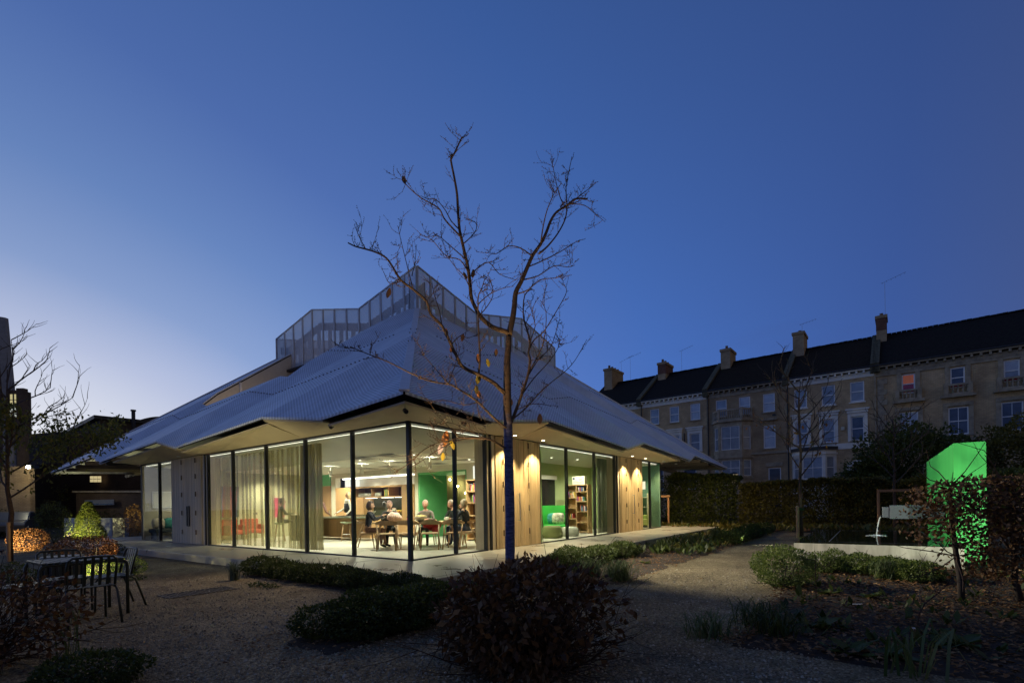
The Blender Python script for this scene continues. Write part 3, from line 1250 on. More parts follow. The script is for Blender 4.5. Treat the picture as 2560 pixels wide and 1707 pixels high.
for nm, y, lb in KIT:
    t = thing(nm, lb, nm.replace('_', ' '), pl(5.7, y, 1.062), PA)
    if nm == 'kettle':
        MB().lathe([(.09, 0), (.1, .04), (.085, .16), (.05, .2), (.02, .22)], 14).obj('body', STEEL, t, True)
        MB().tube([(0, .07, .18), (0, .15, .18), (0, .16, .06)], .012, 6).obj('handle', BLACK, t)
    elif nm == 'mixing_bowl':
        MB().lathe([(.05, 0), (.13, .09), (.14, .12), (.12, .11), (.04, .02)], 14).obj('body', CREAM, t, True)
    elif nm == 'storage_jar':
        MB().lathe([(.07, 0), (.075, .02), (.075, .2), (.06, .22)], 12).obj('body', CREAM, t, True)
        MB().lathe([(.062, .22), (.062, .25), (.02, .26)], 12).obj('lid', KWOOD, t)
    elif nm == 'fruit_bowl':
        MB().lathe([(.05, 0), (.14, .07), (.15, .09), (.13, .08), (.04, .02)], 14).obj('body', KWOOD, t, True)
        for k in range(6):
            MB().ball((.07 * math.cos(k), .07 * math.sin(k), .1 + .03 * (k % 2)), .04, 8, 6).obj('fruit', BOOKC[4 if k % 2 else 6], t, True)
    else:
        MB().lathe([(.06, 0), (.07, .1), (.05, .22), (.055, .26), (.02, .28)], 12).obj('body', BLACK, t, True)
        MB().tube([(0, .05, .22), (0, .12, .2), (0, .11, .08), (0, .06, .06)], .01, 6).obj('handle', BLACK, t)
# island
IS = thing('kitchen_island', 'oak kitchen island with an overhanging dark stone worktop, stools along its front', 'kitchen island', pl(3.7, 8.0), PA)
MB().box(-.6, .6, -1.95, 1.9, .80, .84).obj('worktop', STONE, IS, bevel=.006)
MB().box(.0, .55, -1.9, 1.85, .08, .80).obj('cabinet', KWOOD, IS)
MB().box(-.45, 0, 1.0, 1.85, .05, .79).obj('dark_cabinet', BLACK, IS)
for i in range(6):
    MB().box(-.012, 0, -1.9 + i * .48 + .004, -1.9 + (i + 1) * .48 - .004, .1, .79).obj('front_panel', KWOOD, IS)
t = thing('tray', 'metal tray of cutlery on the dark island worktop', 'tray', pl(3.45, 7.2, 1.022), PA)
MB().box(-.15, .15, -.3, .3, 0, .03).obj('body', STEEL, t)
for k in range(7):
    MB().bar((-.1, -.25 + k * .08, .035), (.1, -.2 + k * .08, .045), .015, .01).obj('spoon', BLACK, t)
# ceiling vents and spotlights
VENT = M('vent_grey', (.20, .195, .17), .7)
for (cx, cy_) in ((470, 468), (205, 497), (525, 530), (235, 592), (440, 572), (920, 498), (915, 543), (1185, 507)):
    p = ground(860 + cx * .2551, 1020 + cy_ * .2551, CZ)
    d = p - PC
    x, y = d.dot(ER), d.dot(EL)
    MB().box(x - .28, x + .28, y - .28, y + .28, CZ - .006, CZ - .002).obj('ceiling_vent', VENT, PAV)
SPOTW = M('spotlight_white', (.6, .58, .48), .5)
for (cx, cy_), lb in (((175, 545), 'white cylinder spotlight hanging from the cafe ceiling above the waitress'), ((445, 520), 'white cylinder spotlight hanging from the cafe ceiling left of the corner post'), ((840, 480), 'white cylinder spotlight hanging from the cafe ceiling beside two vents'), ((345, 612), 'white cylinder spotlight hanging above the dark curtain edge')):
    u, v = 860 + cx * .2551, 1020 + cy_ * .2551
    if cx == 345:
        u, v = 480 + 1358 * .2551, 1020 + 570 * .2551
    p = ground(u, v, CZ)
    t = thing('ceiling_spotlight', lb, 'spotlight', p, PA, 'cylinder spotlights')
    MB().cyl((0, 0, -.16), (0, 0, 0), .012).obj('stem', SPOTW, t)
    MB().cyl((0, 0, -.36), (0, 0, -.16), .055, n=14).obj('lamp_body', SPOTW, t, False)
    spot('added_uplight_beam', (0, 0, -.15), (0, 0, 1), 14, WARM0, 165, .5, .05, t)  # added upward beam to brighten the ceiling above each cylinder
# curtain track lines on the ceiling
for y in (4.5, 7.2):
    MB().box(2.0, 5.3, y, y + .03, CZ - .012, CZ - .002).obj('light_track', SPOTW, PAV)

# glowing panel standing in for the lit alcove above the corner bookcase
MB().box(5.42, 5.455, 1.5, 2.82, 2.26, 2.68).obj('glow_panel', LEDW, PAV)


def bookcase(label, loc, rz, w, h, d, xs, rows, mat, deep):
    t = thing('bookcase', label, 'bookcase', loc, rz)
    th = .035
    for x in (0, w - th):
        MB().box(x, x + th, 0, d, 0, h).obj('side_panel', mat, t)
    MB().box(th, w - th, d - .02, d - .002, .02, h - .02).obj('back_panel', deep, t)
    MB().box(th, w - th, 0.002, d - .02, h - th, h - .002).obj('shelf', mat, t)
    MB().box(th, w - th, 0.002, d - .02, .06, .06 + th).obj('shelf', mat, t)
    cols = [0] + xs + [w]
    for i in range(len(cols) - 1):
        a = cols[i] + (th if i == 0 else th / 2)
        b = cols[i + 1] - (th if i == len(cols) - 2 else th / 2)
        for z in rows[i]:
            MB().box(a, b, .004, d - .02, z, z + th).obj('shelf', mat, t)
    for x in xs:
        MB().box(x - th / 2, x + th / 2, .003, d - .02, .1, h - th).obj('divider', mat, t)
    return t


DKW = wood('dark_shelf_back', (.10, .05, .03), (.16, .085, .05))
BK1 = (5.08, 2.86)
bookcase('tall oak bookcase under a bright alcove, right of the dining table', pl(*BK1), PA - PI / 2, 1.35, 2.03, .34, [.42, .9], [(.4, .82, 1.24, 1.62)] * 3, SHWOOD, DKW)
for z, y, n, sh in ((1.28, 2.72, 7, 'third shelf up, left column'), (1.66, 2.74, 9, 'top shelf, left column'), (.86, 2.3, 5, 'second shelf up, middle column'), (1.28, 2.2, 6, 'third shelf up, middle column')):
    books(lambda yy, zz: (pl(5.24, yy - .25, zz), PA), y, n, FZ + z, 'books in the corner bookcase', 'on the corner bookcase, ' + sh, hmax=.26)

# ---- curtain
def curtmat(name, col, dens):
    m, t, out = nt(name)
    L = t.links.new
    d = N(t, 'ShaderNodeBsdfDiffuse', {'Color': (*col, 1)})
    tl = N(t, 'ShaderNodeBsdfTranslucent', {'Color': (*col, 1)})
    tr = N(t, 'ShaderNodeBsdfTransparent', {'Color': (.95, .94, .85, 1)})
    m1 = N(t, 'ShaderNodeMixShader', {0: .5})
    m2 = N(t, 'ShaderNodeMixShader', {0: dens})
    L(d.outputs[0], m1.inputs[1])
    L(tl.outputs[0], m1.inputs[2])
    L(tr.outputs[0], m2.inputs[1])
    L(m1.outputs[0], m2.inputs[2])
    L(m2.outputs[0], out.inputs[0])
    return m


def curtain(label, face, p0, p1, q, z0, z1, pitch, amp, mat, seed, lean=0.0):
    rng = random.Random(seed)
    pts = []
    p = p0
    k = 0
    while p < p1:
        w_ = pitch * rng.uniform(.55, 1.25)
        pts.append((p, q - amp * .25))
        pts.append((p + w_, q + amp * rng.uniform(-.1, .3)))
        pts.append((p + w_ - .045 * rng.uniform(.6, 1.3), q + amp * rng.uniform(.4, .8)))
        p += w_ + .01
        k += 1
    pts.append((p1, q))
    mb = MB()
    vs_ = []
    # smooth fold profile
    prof = []
    for i in range(len(pts) - 1):
        for s_ in range(4):
            f = s_ / 4
            e = (1 - math.cos(PI * f)) / 2
            prof.append((pts[i][0] + (pts[i + 1][0] - pts[i][0]) * f, pts[i][1] + (pts[i + 1][1] - pts[i][1]) * e))
    n = len(prof)
    hs = [0, .25, .6, 1]
    for h in hs:
        for (pp, qq) in prof:
            pp2 = pp + lean * (1 - h) * (pp - (p0 + p1) / 2) + .035 * (1 - h) * math.sin(pp * 7 + h * 2)
            vs_.append((*MAPS[face](pp2, qq * (1) + .02 * math.sin(pp * 5) * (1 - h)), z0 + (z1 - z0) * h))
    fs = [(j * n + i, j * n + i + 1, (j + 1) * n + i + 1, (j + 1) * n + i) for j in range(len(hs) - 1) for i in range(n - 1)]
    mb.add(vs_, fs)
    t = thing('curtain', label, 'curtain', PC, PA)
    mb.obj('fabric', mat, t, True)
    m2 = MB()
    fbox(m2, face, p0, p1, q - .015, q + .015, z1, z1 + .02)
    m2.obj('rail', SPOTW, t)
    return t


SHEER = curtmat('sheer_curtain', (.40, .36, .20), .40)
HEAVY = curtmat('heavy_curtain', (.34, .31, .20), .85)
GRCURT = curtmat('grey_green_curtain', (.22, .24, .18), .9)
curtain('long sheer beige curtain drawn across the left glass wall', 'A', 4.7, 9.95, .28, FZ + .05, 3.08, .26, .10, SHEER, 3)
curtain('bunched olive end of the curtain beside the open half of the cafe', 'A', 3.75, 4.7, .30, FZ + .05, 3.08, .11, .10, curtmat('bunched_curtain', (.36, .32, .20), .7), 5, .12)
curtain('grey green curtain bunched beside the right timber door', 'B', 9.75, 10.6, .35, FZ + .04, 3.06, .14, .09, GRCURT, 8)
curtain('pale curtain hanging inside the far left window', 'A', 12.65, 13.1, .3, FZ + .04, 3.05, .12, .07, curtmat('pale_curtain', (.6, .56, .46), .85), 9)

# ---- left room: painting, armchairs, picture, sockets
cols = [(.60, .45, .03), (.45, .05, .03), (.03, .14, .08), (.50, .14, .02), (.04, .10, .25), (.35, .30, .05), (.28, .03, .03), (.05, .22, .2), (.16, .05, .02)]
PM = [M('stripe_paint_%s' % n, c, .6) for n, c in zip(('gold', 'red', 'dark green', 'orange', 'blue', 'ochre', 'crimson', 'teal', 'brown'), cols)]
t = thing('striped_painting', 'large painting of slanting red, gold, green and blue stripes behind the sheer curtain', 'painting', pl(1.13, 12.26, 1.05), PA)
MB().box(0, 1.05, -.03, 0, 0, 1.2).obj('canvas', PM[8], t)
mb = MB()
x = 0
rs = random.Random(11)
k = 0
while x < 1.04:
    w = rs.uniform(.018, .05)
    sl = .10 * (x / 1.05) * rs.uniform(.7, 1.2)
    mb.m = rs.randrange(9)
    x1 = min(x + w, 1.05)
    mb.quad((x, -.0315, 0), (x1, -.0315, 0), (min(x1 + sl, 1.05), -.0315, 1.2), (min(x + sl, 1.05), -.0315, 1.2))
    x += w
mb.obj('stripes', PM, t)
t = thing('pink_picture', 'small pink picture on the wall behind the man on the bar stool', 'picture', pl(3.58, 12.26, .99), PA)
PINK = M('pink_paint', (.55, .06, .16), .6, var=.4, scale=5)
MB().box(0, .48, -.03, 0, 0, .82).obj('canvas', PINK, t)
MB().box(-.04, .52, -.02, 0, -.04, .86).obj('picture_frame', CREAM, t)
for (x, z, w, lb) in ((2.75, 1.12, .16, 'grey thermostat plate on the speckled wall, the higher plate'), (2.7, .62, .26, 'grey double socket plate low on the speckled wall')):
    t = thing('socket_plate', lb, 'socket', pl(x, 12.27, z), PA)
    MB().box(0, w, -.015, 0, 0, .10).obj('plate', VENT, t)
    for k in range(2):
        MB().box(.02 + k * w * .5, .02 + k * w * .5 + w * .3, -.02, -.015, .03, .07).obj('outlet', BLACK, t)
REDF = M('red_fabric', (.46, .045, .02), .8, var=.15, scale=20)


def armchair(label, loc, rz, group):
    t = thing('red_armchair', label, 'armchair', loc, rz, group)
    MB().box(-.30, .30, -.28, .26, .24, .40).obj('seat', REDF, t, bevel=.05)
    MB().box(-.34, .34, .2, .32, .22, .80).obj('backrest', REDF, t, bevel=.05)
    for s in (-1, 1):
        MB().box(s * .32 - .05, s * .32 + .05, -.28, .2, .2, .58).obj('armrest', REDF, t, bevel=.04)
        for y in (-.24, .26):
            MB().cyl((s * .28, y, 0), (s * .28, y, .24), .018, .022, 8).obj('leg', CHWOOD, t)
    return t


armchair('red armchair behind the sheer curtain, nearer the striped painting', pl(1.65, 11.55), PA + .25, 'red armchairs')
armchair('red armchair behind the sheer curtain, nearer the socket plates', pl(2.4, 11.7), PA - .1, 'red armchairs')

# ---- dining and bar furniture
def dining_chair(label, loc, rz, group='oak dining chairs'):
    t = thing('dining_chair', label, 'chair', loc, rz, group)
    mb = MB()
    mb.slab([(-.23, -.24, .43), (.23, -.24, .43), (.20, .2, .42), (-.20, .2, .42)], (0, 0, .03))
    mb.obj('seat', CHWOOD, t, bevel=.008)
    for s in (-1, 1):
        MB().tube([(s * .27, -.22, 0), (s * .22, -.15, .44)], [.015, .02], 8).obj('leg', CHWOOD, t, True)
        MB().tube([(s * .24, .33, 0), (s * .24, .2, .42), (s * .26, .1, .69)], [.016, .021, .018], 8).obj('leg', CHWOOD, t, True)
        MB().bar((s * .225, -.15, .405), (s * .235, .2, .40), .022, .04).obj('side_rail', CHWOOD, t)
    mb = MB()
    n = 12
    A = [PI * (.02 + .96 * i / n) for i in range(n + 1)]
    for i in range(n):
        q = []
        for (j, zz) in ((i, 0), (i + 1, 0)):
            pass
        a0, a1 = A[i], A[i + 1]
        def P(a, r, z):
            tilt = .03 * math.sin(a)
            return (r * math.cos(a) * .29 / .29, .05 + r * .95 * math.sin(a) * .85, z + tilt)
        h0 = .045 + .055 * math.sin(a0)
        h1 = .045 + .055 * math.sin(a1)
        mb.hexa([P(a0, .275, .68), P(a1, .275, .68), P(a1, .30, .68), P(a0, .30, .68), P(a0, .285, .68 + h0), P(a1, .285, .68 + h1), P(a1, .31, .68 + h1), P(a0, .31, .68 + h0)])
    mb.obj('backrest', CHWOOD, t)
    return t


SEATG = M('pale_green_seat', (.42, .52, .36), .5, var=.06)


def bar_stool(label, loc, rz, group='bar stools at the island'):
    t = thing('bar_stool', label, 'stool', loc, rz, group)
    MB().lathe([(.06, .60), (.17, .63), (.205, .66), (.205, .68), (.17, .675), (.02, .668)], 16).obj('seat', SEATG, t, True)
    for k in range(4):
        a = PI / 4 + k * PI / 2
        MB().tube([(.24 * math.cos(a), .24 * math.sin(a), 0), (.12 * math.cos(a), .12 * math.sin(a), .63)], [.013, .018], 8).obj('leg', CHWOOD, t, True)
    mb = MB()
    q = [(.20 * math.cos(PI / 4 + k * PI / 2), .20 * math.sin(PI / 4 + k * PI / 2), .24) for k in range(5)]
    for a, b in zip(q, q[1:]):
        mb.cyl(a, b, .008, n=6)
    mb.obj('footrest', STEEL, t)
    return t


DT = thing('dining_table', 'long pale oak dining table set in the glass corner of the cafe', 'table', (-2.72, 14.35, FZ), -.02)
TOPW = wood('table_oak', (.50, .36, .20), (.66, .50, .30), 'X')
MB().box(-1.22, 1.22, -.45, .45, .705, .74).obj('tabletop', TOPW, DT, bevel=.008)
MB().box(-1.05, 1.05, -.3, .3, .65, .704).obj('apron', CHWOOD, DT)
for sx in (-1, 1):
    for sy in (-1, 1):
        MB().tube([(sx * 1.12, sy * .36, 0), (sx * 1.0, sy * .3, .7)], [.022, .032], 8).obj('leg', CHWOOD, DT, True)
CHAIRS = [((-4.15, 14.25), PI / 2 + .12, 'oak dining chair under the woman with dark bobbed hair'),
          ((-3.42, 13.55), PI + .15, 'empty oak dining chair on the near side of the table, left of the corner post'),
          ((-2.86, 13.6), PI - .05, 'empty oak dining chair on the near side of the table, right behind the corner post'),
          ((-2.25, 13.55), PI + .1, 'empty oak dining chair with a red coat showing behind it'),
          ((-1.58, 13.6), PI - .2, 'empty oak dining chair on the near side of the table beside the right mullion'),
          ((-1.28, 14.25), -PI / 2 - .15, 'oak dining chair under the curly haired woman at the right end of the table'),
          ((-3.75, 15.2), .35, 'oak dining chair under the person in the patterned headscarf'),
          ((-2.62, 15.15), 0, 'oak dining chair under the pale haired person in grey'),
          ((-1.75, 15.15), -.1, 'oak dining chair under the grey haired man in a dark jacket')]
for (x, y), rz, lb in CHAIRS:
    dining_chair(lb, (x, y, FZ), rz)
bar_stool('pale green bar stool at the island, in full view left of the mullion', ground(866, 1352, FZ), .3)
bar_stool('pale green bar stool at the island, half hidden by the bunched curtain', ground(790, 1352, FZ), .1)
bar_stool('pale green bar stool under the man behind the sheer curtain', ground(700, 1353, FZ), .5)
t = thing('high_table', 'high round bar table on a dark drum base behind the sheer curtain', 'table', ground(742, 1350, FZ))
MB().cyl((0, 0, .93), (0, 0, .96), .42, n=24).obj('tabletop', SPOTW, t)
MB().cyl((0, 0, 0), (0, 0, .93), .23, n=18).obj('drum_base', M('dark_drum', (.03, .04, .03), .6), t)
TT = FZ + .741
t = thing('salad_bowl', 'white footed bowl with a dark foot heaped with food on the dining table', 'bowl', (-2.62, 14.2, TT))
MB().lathe([(.09, 0), (.10, .03), (.02 + .08, .035)], 18).obj('foot', BLACK, t)
MB().lathe([(.09, .036), (.17, .10), (.20, .14), (.19, .14), (.10, .07)], 18).obj('body', CREAM, t, True)
MB().ball((0, 0, .14), (.17, .17, .05), 14, 8, lambda d: 1 + .12 * mnoise.noise(d * 4)).obj('food', M('food_yellow', (.5, .4, .15), .7, var=.4, scale=30), t, True)
t = thing('mug', 'white mug in front of the grey haired man', 'mug', (-1.87, 14.3, TT))
MB().lathe([(.04, 0), (.045, .02), (.05, .12), (.043, .12), (.038, .02)], 14).obj('cup', CREAM, t, True)
MB().tube([(-.045, 0, .10), (-.085, 0, .09), (-.085, 0, .05), (-.045, 0, .03)], .009, 6).obj('handle', CREAM, t)
t = thing('bottle', 'small dark bottle with a pink label hidden by the corner post', 'bottle', (-3.02, 14.4, TT))
MB().lathe([(.035, 0), (.036, .14), (.015, .19), (.015, .24)], 12).obj('body', BLACK, t, True)
MB().lathe([(.037, .04), (.0375, .11)], 12).obj('sticker', PINK, t)
FLOR = M('floral_cloth', (.62, .45, .38), .8, var=.55, scale=26)
t = thing('floral_bag', 'soft pink and cream floral bag slumped on the dining table', 'bag', (-3.42, 14.4, TT))
MB().ball((0, 0, .13), (.21, .14, .14), 18, 12, lambda d: 1 + .34 * mnoise.noise(d * 2.6)).obj('bag_body', FLOR, t, True)
MB().tube([(-.08, 0, .26), (-.05, 0, .38), (.05, 0, .38), (.08, 0, .26)], .014, 6).obj('strap', FLOR, t)
REDC = M('red_coat_fabric', (.50, .02, .02), .7, var=.2)
t = thing('red_coat', 'bright red coat bundled on the far chair below the table edge', 'coat', (-2.38, 14.75, FZ + .47))
MB().ball((0, 0, .13), (.26, .18, .14), 16, 10, lambda d: 1 + .25 * mnoise.noise(d * 3.2)).obj('coat_body', REDC, t, True)
MB().ball((.12, -.13, .02), (.12, .08, .12), 10, 8, lambda d: 1 + .2 * mnoise.noise(d * 3)).obj('sleeve', REDC, t, True)

# ---- lounge behind the right glass
mb = MB()
mb.box(5.75, 8.55, 2.42, 2.55, FZ, 3.02)
mb.box(8.55, 10.1, 2.42, 2.55, 2.5, 3.02)
mb.box(10.1, 13.2, 2.42, 2.55, FZ, 3.02)
mb.obj('green_wall', LIME, PAV)
MB().box(5.7, 5.76, .3, 2.42, FZ, 3.05).obj('wall', LIME, PAV)
MB().box(13.2, 13.28, .2, 2.6, FZ, 3.1).obj('wall', LIME, PAV)
MB().box(8.5, 10.15, 2.36, 2.42, 2.34, 2.5).obj('blind_box', WHITE, PAV)
NIGHT = M('dark_window_glass', (.012, .013, .018), .08)
MB().box(8.55, 10.1, 2.44, 2.5, FZ, 2.34).obj('dark_window', NIGHT, PAV)
BC2 = bookcase('oak bookcase with two staggered shelf columns beside the green high backed chair', pl(9.9, 1.87), PA - PI / 2, 1.02, 1.92, .34, [.51], [(.56, .98, 1.38), (.42, .84, 1.24, 1.62)], SHWOOD, SHWOOD)
for z, y, n, hm, sh in ((.6, 1.72, 4, .2, 'lowest left shelf'), (1.38 + .04, 1.62, 8, .25, 'top left shelf'), (.84 + .04, 1.15, 7, .24, 'second right shelf up'), (1.24 + .04, 1.2, 10, .18, 'third right shelf up'), (1.62 + .04, 1.2, 8, .2, 'top right shelf')):
    books(lambda yy, zz: (pl(10.02, yy - .2, zz), PA), y, n, FZ + z, 'books in the lounge bookcase', 'on the ' + sh + ' of the lounge bookcase', lean=-.12 if hm < .25 else -.2, hmax=hm)
t = thing('painted_box', 'white box painted with dark blue blossom and a dot on top of the lounge bookcase', 'box', pl(10.05, 1.0, FZ + 1.921), PA)
MB().box(-.1, .1, 0, .55, 0, .32).obj('box_body', CREAM, t, bevel=.01)
INK = M('dark_blue_paint', (.01, .02, .10), .6)
MB().cyl((-.101, .47, .24), (-.106, .47, .24), .045, n=14).obj('painted_dot', INK, t)
mb = MB()
for i in range(9):
    mb.bar((-.103, .50 - i * .05, .10 + .02 * math.sin(i * .9)), (-.103, .45 - i * .05, .10 + .02 * math.sin((i + 1) * .9)), .004, .014)
for i in range(7):
    mb.cyl((-.101, .12 + .02 * i, .20 + .025 * math.sin(i * 2.1)), (-.105, .12 + .02 * i, .20 + .025 * math.sin(i * 2.1)), .014, n=8)
mb.obj('painted_branch', INK, t)
GFAB = M('bright_green_mesh', (.035, .40, .05), .6, var=.08)
t = thing('high_backed_chair', 'bright green high backed lounge chair with cushions behind the pouffes', 'armchair', pl(8.62, 1.55), -.12)
mb = MB()
n = 14
for i in range(n):
    a0 = PI * (-.06 + 1.12 * i / n)
    a1 = PI * (-.06 + 1.12 * (i + 1) / n)
    for (z0, z1, r0, r1) in ((.34, 1.12, .43, .47),):
        def Q(a, r, z):
            return (r * math.cos(a), r * math.sin(a) * .75 - .05, z - (.28 if abs(math.cos(a)) > .9 and z > 1 else 0) * 0)
        mb.hexa([Q(a0, r0, z0), Q(a1, r0, z0), Q(a1, r0 + .03, z0), Q(a0, r0 + .03, z0), Q(a0, r1, z1), Q(a1, r1, z1), Q(a1, r1 + .03, z1), Q(a0, r1 + .03, z1)])
mb.obj('wrap_back', GFAB, t)
MB().box(-.44, .44, -.42, .26, .26, .42).obj('seat', GFAB, t, bevel=.05)
for sx in (-1, 1):
    for y in (-.34, .2):
        MB().cyl((sx * .34, y, 0), (sx * .32, y, .27), .018, n=8).obj('leg', CHWOOD, t)
LEAFP = M('leaf_print', (.30, .34, .16), .8, var=.9, scale=9, col2=(.6, .58, .42))
t = thing('cushion', 'leaf patterned cushion leaning in the green high backed chair', 'cushion', pl(8.62, 1.55, FZ + .43) + Vector((.10, -.12, 0)), .1)
MB().ball((0, 0, .2), (.24, .1, .22), 12, 8, lambda d: (abs(d.x) ** 4 + abs(d.y) ** 4 + abs(d.z) ** 4) ** -.25).obj('cushion_body', LEAFP, t, True)
t = thing('cushion', 'teal cushion tucked behind the leaf patterned one', 'cushion', pl(8.62, 1.55, FZ + .43) + Vector((-.10, .06, 0)), -.3)
MB().ball((0, 0, .2), (.2, .09, .2), 12, 8, lambda d: (abs(d.x) ** 4 + abs(d.y) ** 4 + abs(d.z) ** 4) ** -.25).obj('cushion_body', M('teal_cloth', (.05, .3, .3), .8, var=.5, scale=12), t, True)
POU = [(.30, 0), (.36, .03), (.375, .15), (.33, .36), (.27, .42), (.05, .43)]
t = thing('pouffe', 'moss green drum pouffe close to the lounge glass', 'pouffe', pl(7.35, .92), PA)
MB().lathe(POU, 24).obj('body', M('moss_felt', (.20, .22, .09), .9, var=.06, bump=.2, bscale=200), t, True)
t = thing('pouffe', 'cream drum pouffe beside the moss green one', 'pouffe', pl(8.45, .85), PA)
MB().lathe([(r * .92, z * .8) for r, z in POU], 24).obj('body', M('cream_felt', (.50, .50, .42), .9, var=.06, bump=.2, bscale=200), t, True)

# ---- far rooms
mb = MB()
mb.box(2.95, 3.05, 12.7, 15.5, FZ, 3.1)
mb.obj('wall', CREAM, PAV)
t = thing('bench_seat', 'dark bench with cushions inside the far left window', 'bench', pl(.95, 15.1), PA + PI / 2)
MB().box(-.35, .35, -.9, .8, .3, .45).obj('seat', M('dark_felt', (.02, .03, .03), .8), t, bevel=.03)
for y in (-.8, .7):
    MB().box(-.3, .3, y - .03, y + .03, 0, .3).obj('leg', BLACK, t)
for (dy, c, lb) in ((.55, (.55, .48, .36), 'cream cushion on the dark bench in the far left window'), (.15, (.04, .25, .22), 'teal cushion on the dark bench in the far left window'), (-.2, (.4, .06, .04), 'red cushion on the dark bench in the far left window')):
    t = thing('cushion', lb, 'cushion', pl(.95 - dy, 15.15, FZ + .455), PA)
    MB().ball((0, 0, .2), (.22, .1, .22), 12, 8, lambda d: (abs(d.x) ** 4 + abs(d.y) ** 4 + abs(d.z) ** 4) ** -.25).obj('cushion_body', M('cushion_cloth_' + lb.split()[0], c, .8), t, True)
t = thing('white_armchair', 'rounded white armchair inside the far left window', 'armchair', pl(.75, 13.55), PA + PI)
MB().box(-.35, .35, -.35, .3, .1, .42).obj('seat', CREAM, t, bevel=.06)
MB().box(-.38, .38, .24, .4, .1, .8).obj('backrest', CREAM, t, bevel=.07)
t = thing('wall_picture', 'plain framed picture on the wall of the far left room', 'picture', pl(.75, 15.5, 1.5), PA + PI / 2)
MB().box(-.03, 0, -.4, .4, 0, .6).obj('canvas', CREAM, t)
MB().box(-.02, 0, -.44, .44, -.04, .64).obj('picture_frame', WHITE, t)
mb = MB()
mb.box(13.3, 15.5, 2.9, 2.98, FZ, 3.1)
mb.obj('teal_wall', TEAL, PAV)
t = thing('pendant_lamp', 'white drum lampshade glowing in the far right room', 'lamp', pl(14.9, .62, 2.15), PA)
MB().cyl((0, 0, -.18), (0, 0, .18), .16, n=18).obj('lamp_shade', emitter('lamp_shade_glow', (1, .9, .65), 1.3), t)
MB().cyl((0, 0, .18), (0, 0, .93), .006, n=6).obj('cord', BLACK, t)
t = thing('green_sofa', 'pale lime sofa inside the far right window', 'sofa', pl(14.3, .75), PA)
LSOFA = M('lime_fabric', (.38, .46, .16), .8, var=.08)
MB().box(-.7, .7, -.35, .35, .12, .42).obj('seat', LSOFA, t, bevel=.05)
MB().box(-.7, .7, .25, .42, .3, .82).obj('backrest', LSOFA, t, bevel=.05)
for s in (-1, 1):
    MB().box(s * .72 - .08, s * .72 + .08, -.35, .4, .1, .6).obj('armrest', LSOFA, t, bevel=.04)
t = thing('wall_shelf', 'pale shelf unit on the wall of the far right room', 'shelf', pl(15.5, .75), PA - PI / 2 + PI)
for z in (.5, .95, 1.4):
    MB().box(-.25, .25, 0, .3, z, z + .03).obj('shelf', CREAM, t)
for x in (-.27, .25):
    MB().box(x, x + .03, 0, .3, 0, 1.6).obj('side_panel', CREAM, t)

# ================================================================ lamps of the pavilion
WARM = (1.0, .95, .73)
DL = M('downlight_trim', (.6, .6, .6), .4)
DLE = emitter('downlight_lens', (1, .93, .75), 6.0)


def downlight(x, y, z, power, ang, parent=PAV, col=WARM, tilt=(0, 0)):
    mb = MB()
    mb.cyl((x, y, z - .012), (x, y, z - .002), .055, n=16)
    d = mb.obj('downlight', DL, parent)
    MB().cyl((x, y, z - .016), (x, y, z - .013), .04, n=16).obj('lens', DLE, d)
    l = spot('downlight_beam', (x, y, z - .03), (x + tilt[0], y + tilt[1], z - 2), power, col, ang, .6, .035, parent)
    return l


for (x, y) in ((2.2, 2.2), (4.4, 2.1), (2.2, 4.6), (4.4, 4.6), (2.2, 7.0), (4.4, 7.4), (2.4, 9.6), (4.6, 9.8), (3.2, 11.4)):
    downlight(x, y, CZ, 300, 150)
for (x, y) in ((6.6, 1.3), (8.0, 1.3), (9.4, 1.0), (11.8, 1.3)):
    downlight(x, y, 3.04, 210, 150, col=(1, .93, .72))
downlight(1.6, 14.0, 3.08, 130, 140)
downlight(14.4, 1.6, 3.08, 130, 140, col=(.9, 1, .8))
for y in (6.7, 7.7, 8.7, 9.9):
    spot('cabinet_light', (5.5, y, 2.52), (6.1, y, 1.2), 14, (1, .92, .7), 120, .6, .03, PAV)
# led lines tucked in at the glass heads
for (face, a, b) in (('A', .15, 9.8), ('B', .15, 2.7), ('B', 5.2, 10.6), ('A', 12.7, 15.4), ('B', 13.4, 15.4)):
    fbox(MB(), face, a, b, .085, .10, 3.126, 3.134).obj('led_line', LEDL, PAV)
# soffit downlights, right side lit, left side dim
for p, pw in ((3.35, 330), (4.75, 330), (11.3, 330), (12.7, 330)):
    q = -.42
    z = 3.19
    if pw:
        mb = MB().cyl((p, q, z - .004), (p, q, z + .01), .06, n=16)
        d = mb.obj('downlight', DL, PAV)
        MB().cyl((p, q, z - .008), (p, q, z - .005), .045, n=16).obj('lens', emitter('soffit_lens', (1, .88, .6), 12), d)
        spot('soffit_beam', (p, q, z - .03), (p, q + .05, 0), pw, (1.0, .82, .47), 96, .5, .03, PAV)
MB().cyl((-.4, 10.9, 3.16), (-.4, 10.9, 3.185), .06, n=16).obj('downlight', DL, PAV)
point('light_well_lamp', (3.4, 13.5, 5.1), 30, (1, .75, .5), .08, PAV)
mb = MB().cyl((3.4, 13.5, 4.7), (3.4, 13.5, 5.0), .06)
mb.obj('light_well_lantern', DL, PAV)
for p in (14.7, 16.4):  # added downlights, unseen, that warm the canopy end and far bed
    MB().cyl((p, -.5, 3.15), (p, -.5, 3.2), .06, n=16).obj('downlight', DL, PAV)
    spot('canopy_beam', (p, -.5, 3.12), (p + .9, -1.3, 0), 260, (1, .74, .40), 140, .6, .04, PAV)
MB().box(15.6, 15.68, .5, .62, 2.5, 2.62).obj('added_wall_floodlight', DARK, PAV)  # added floodlights, unseen, to brighten the canopy undersides
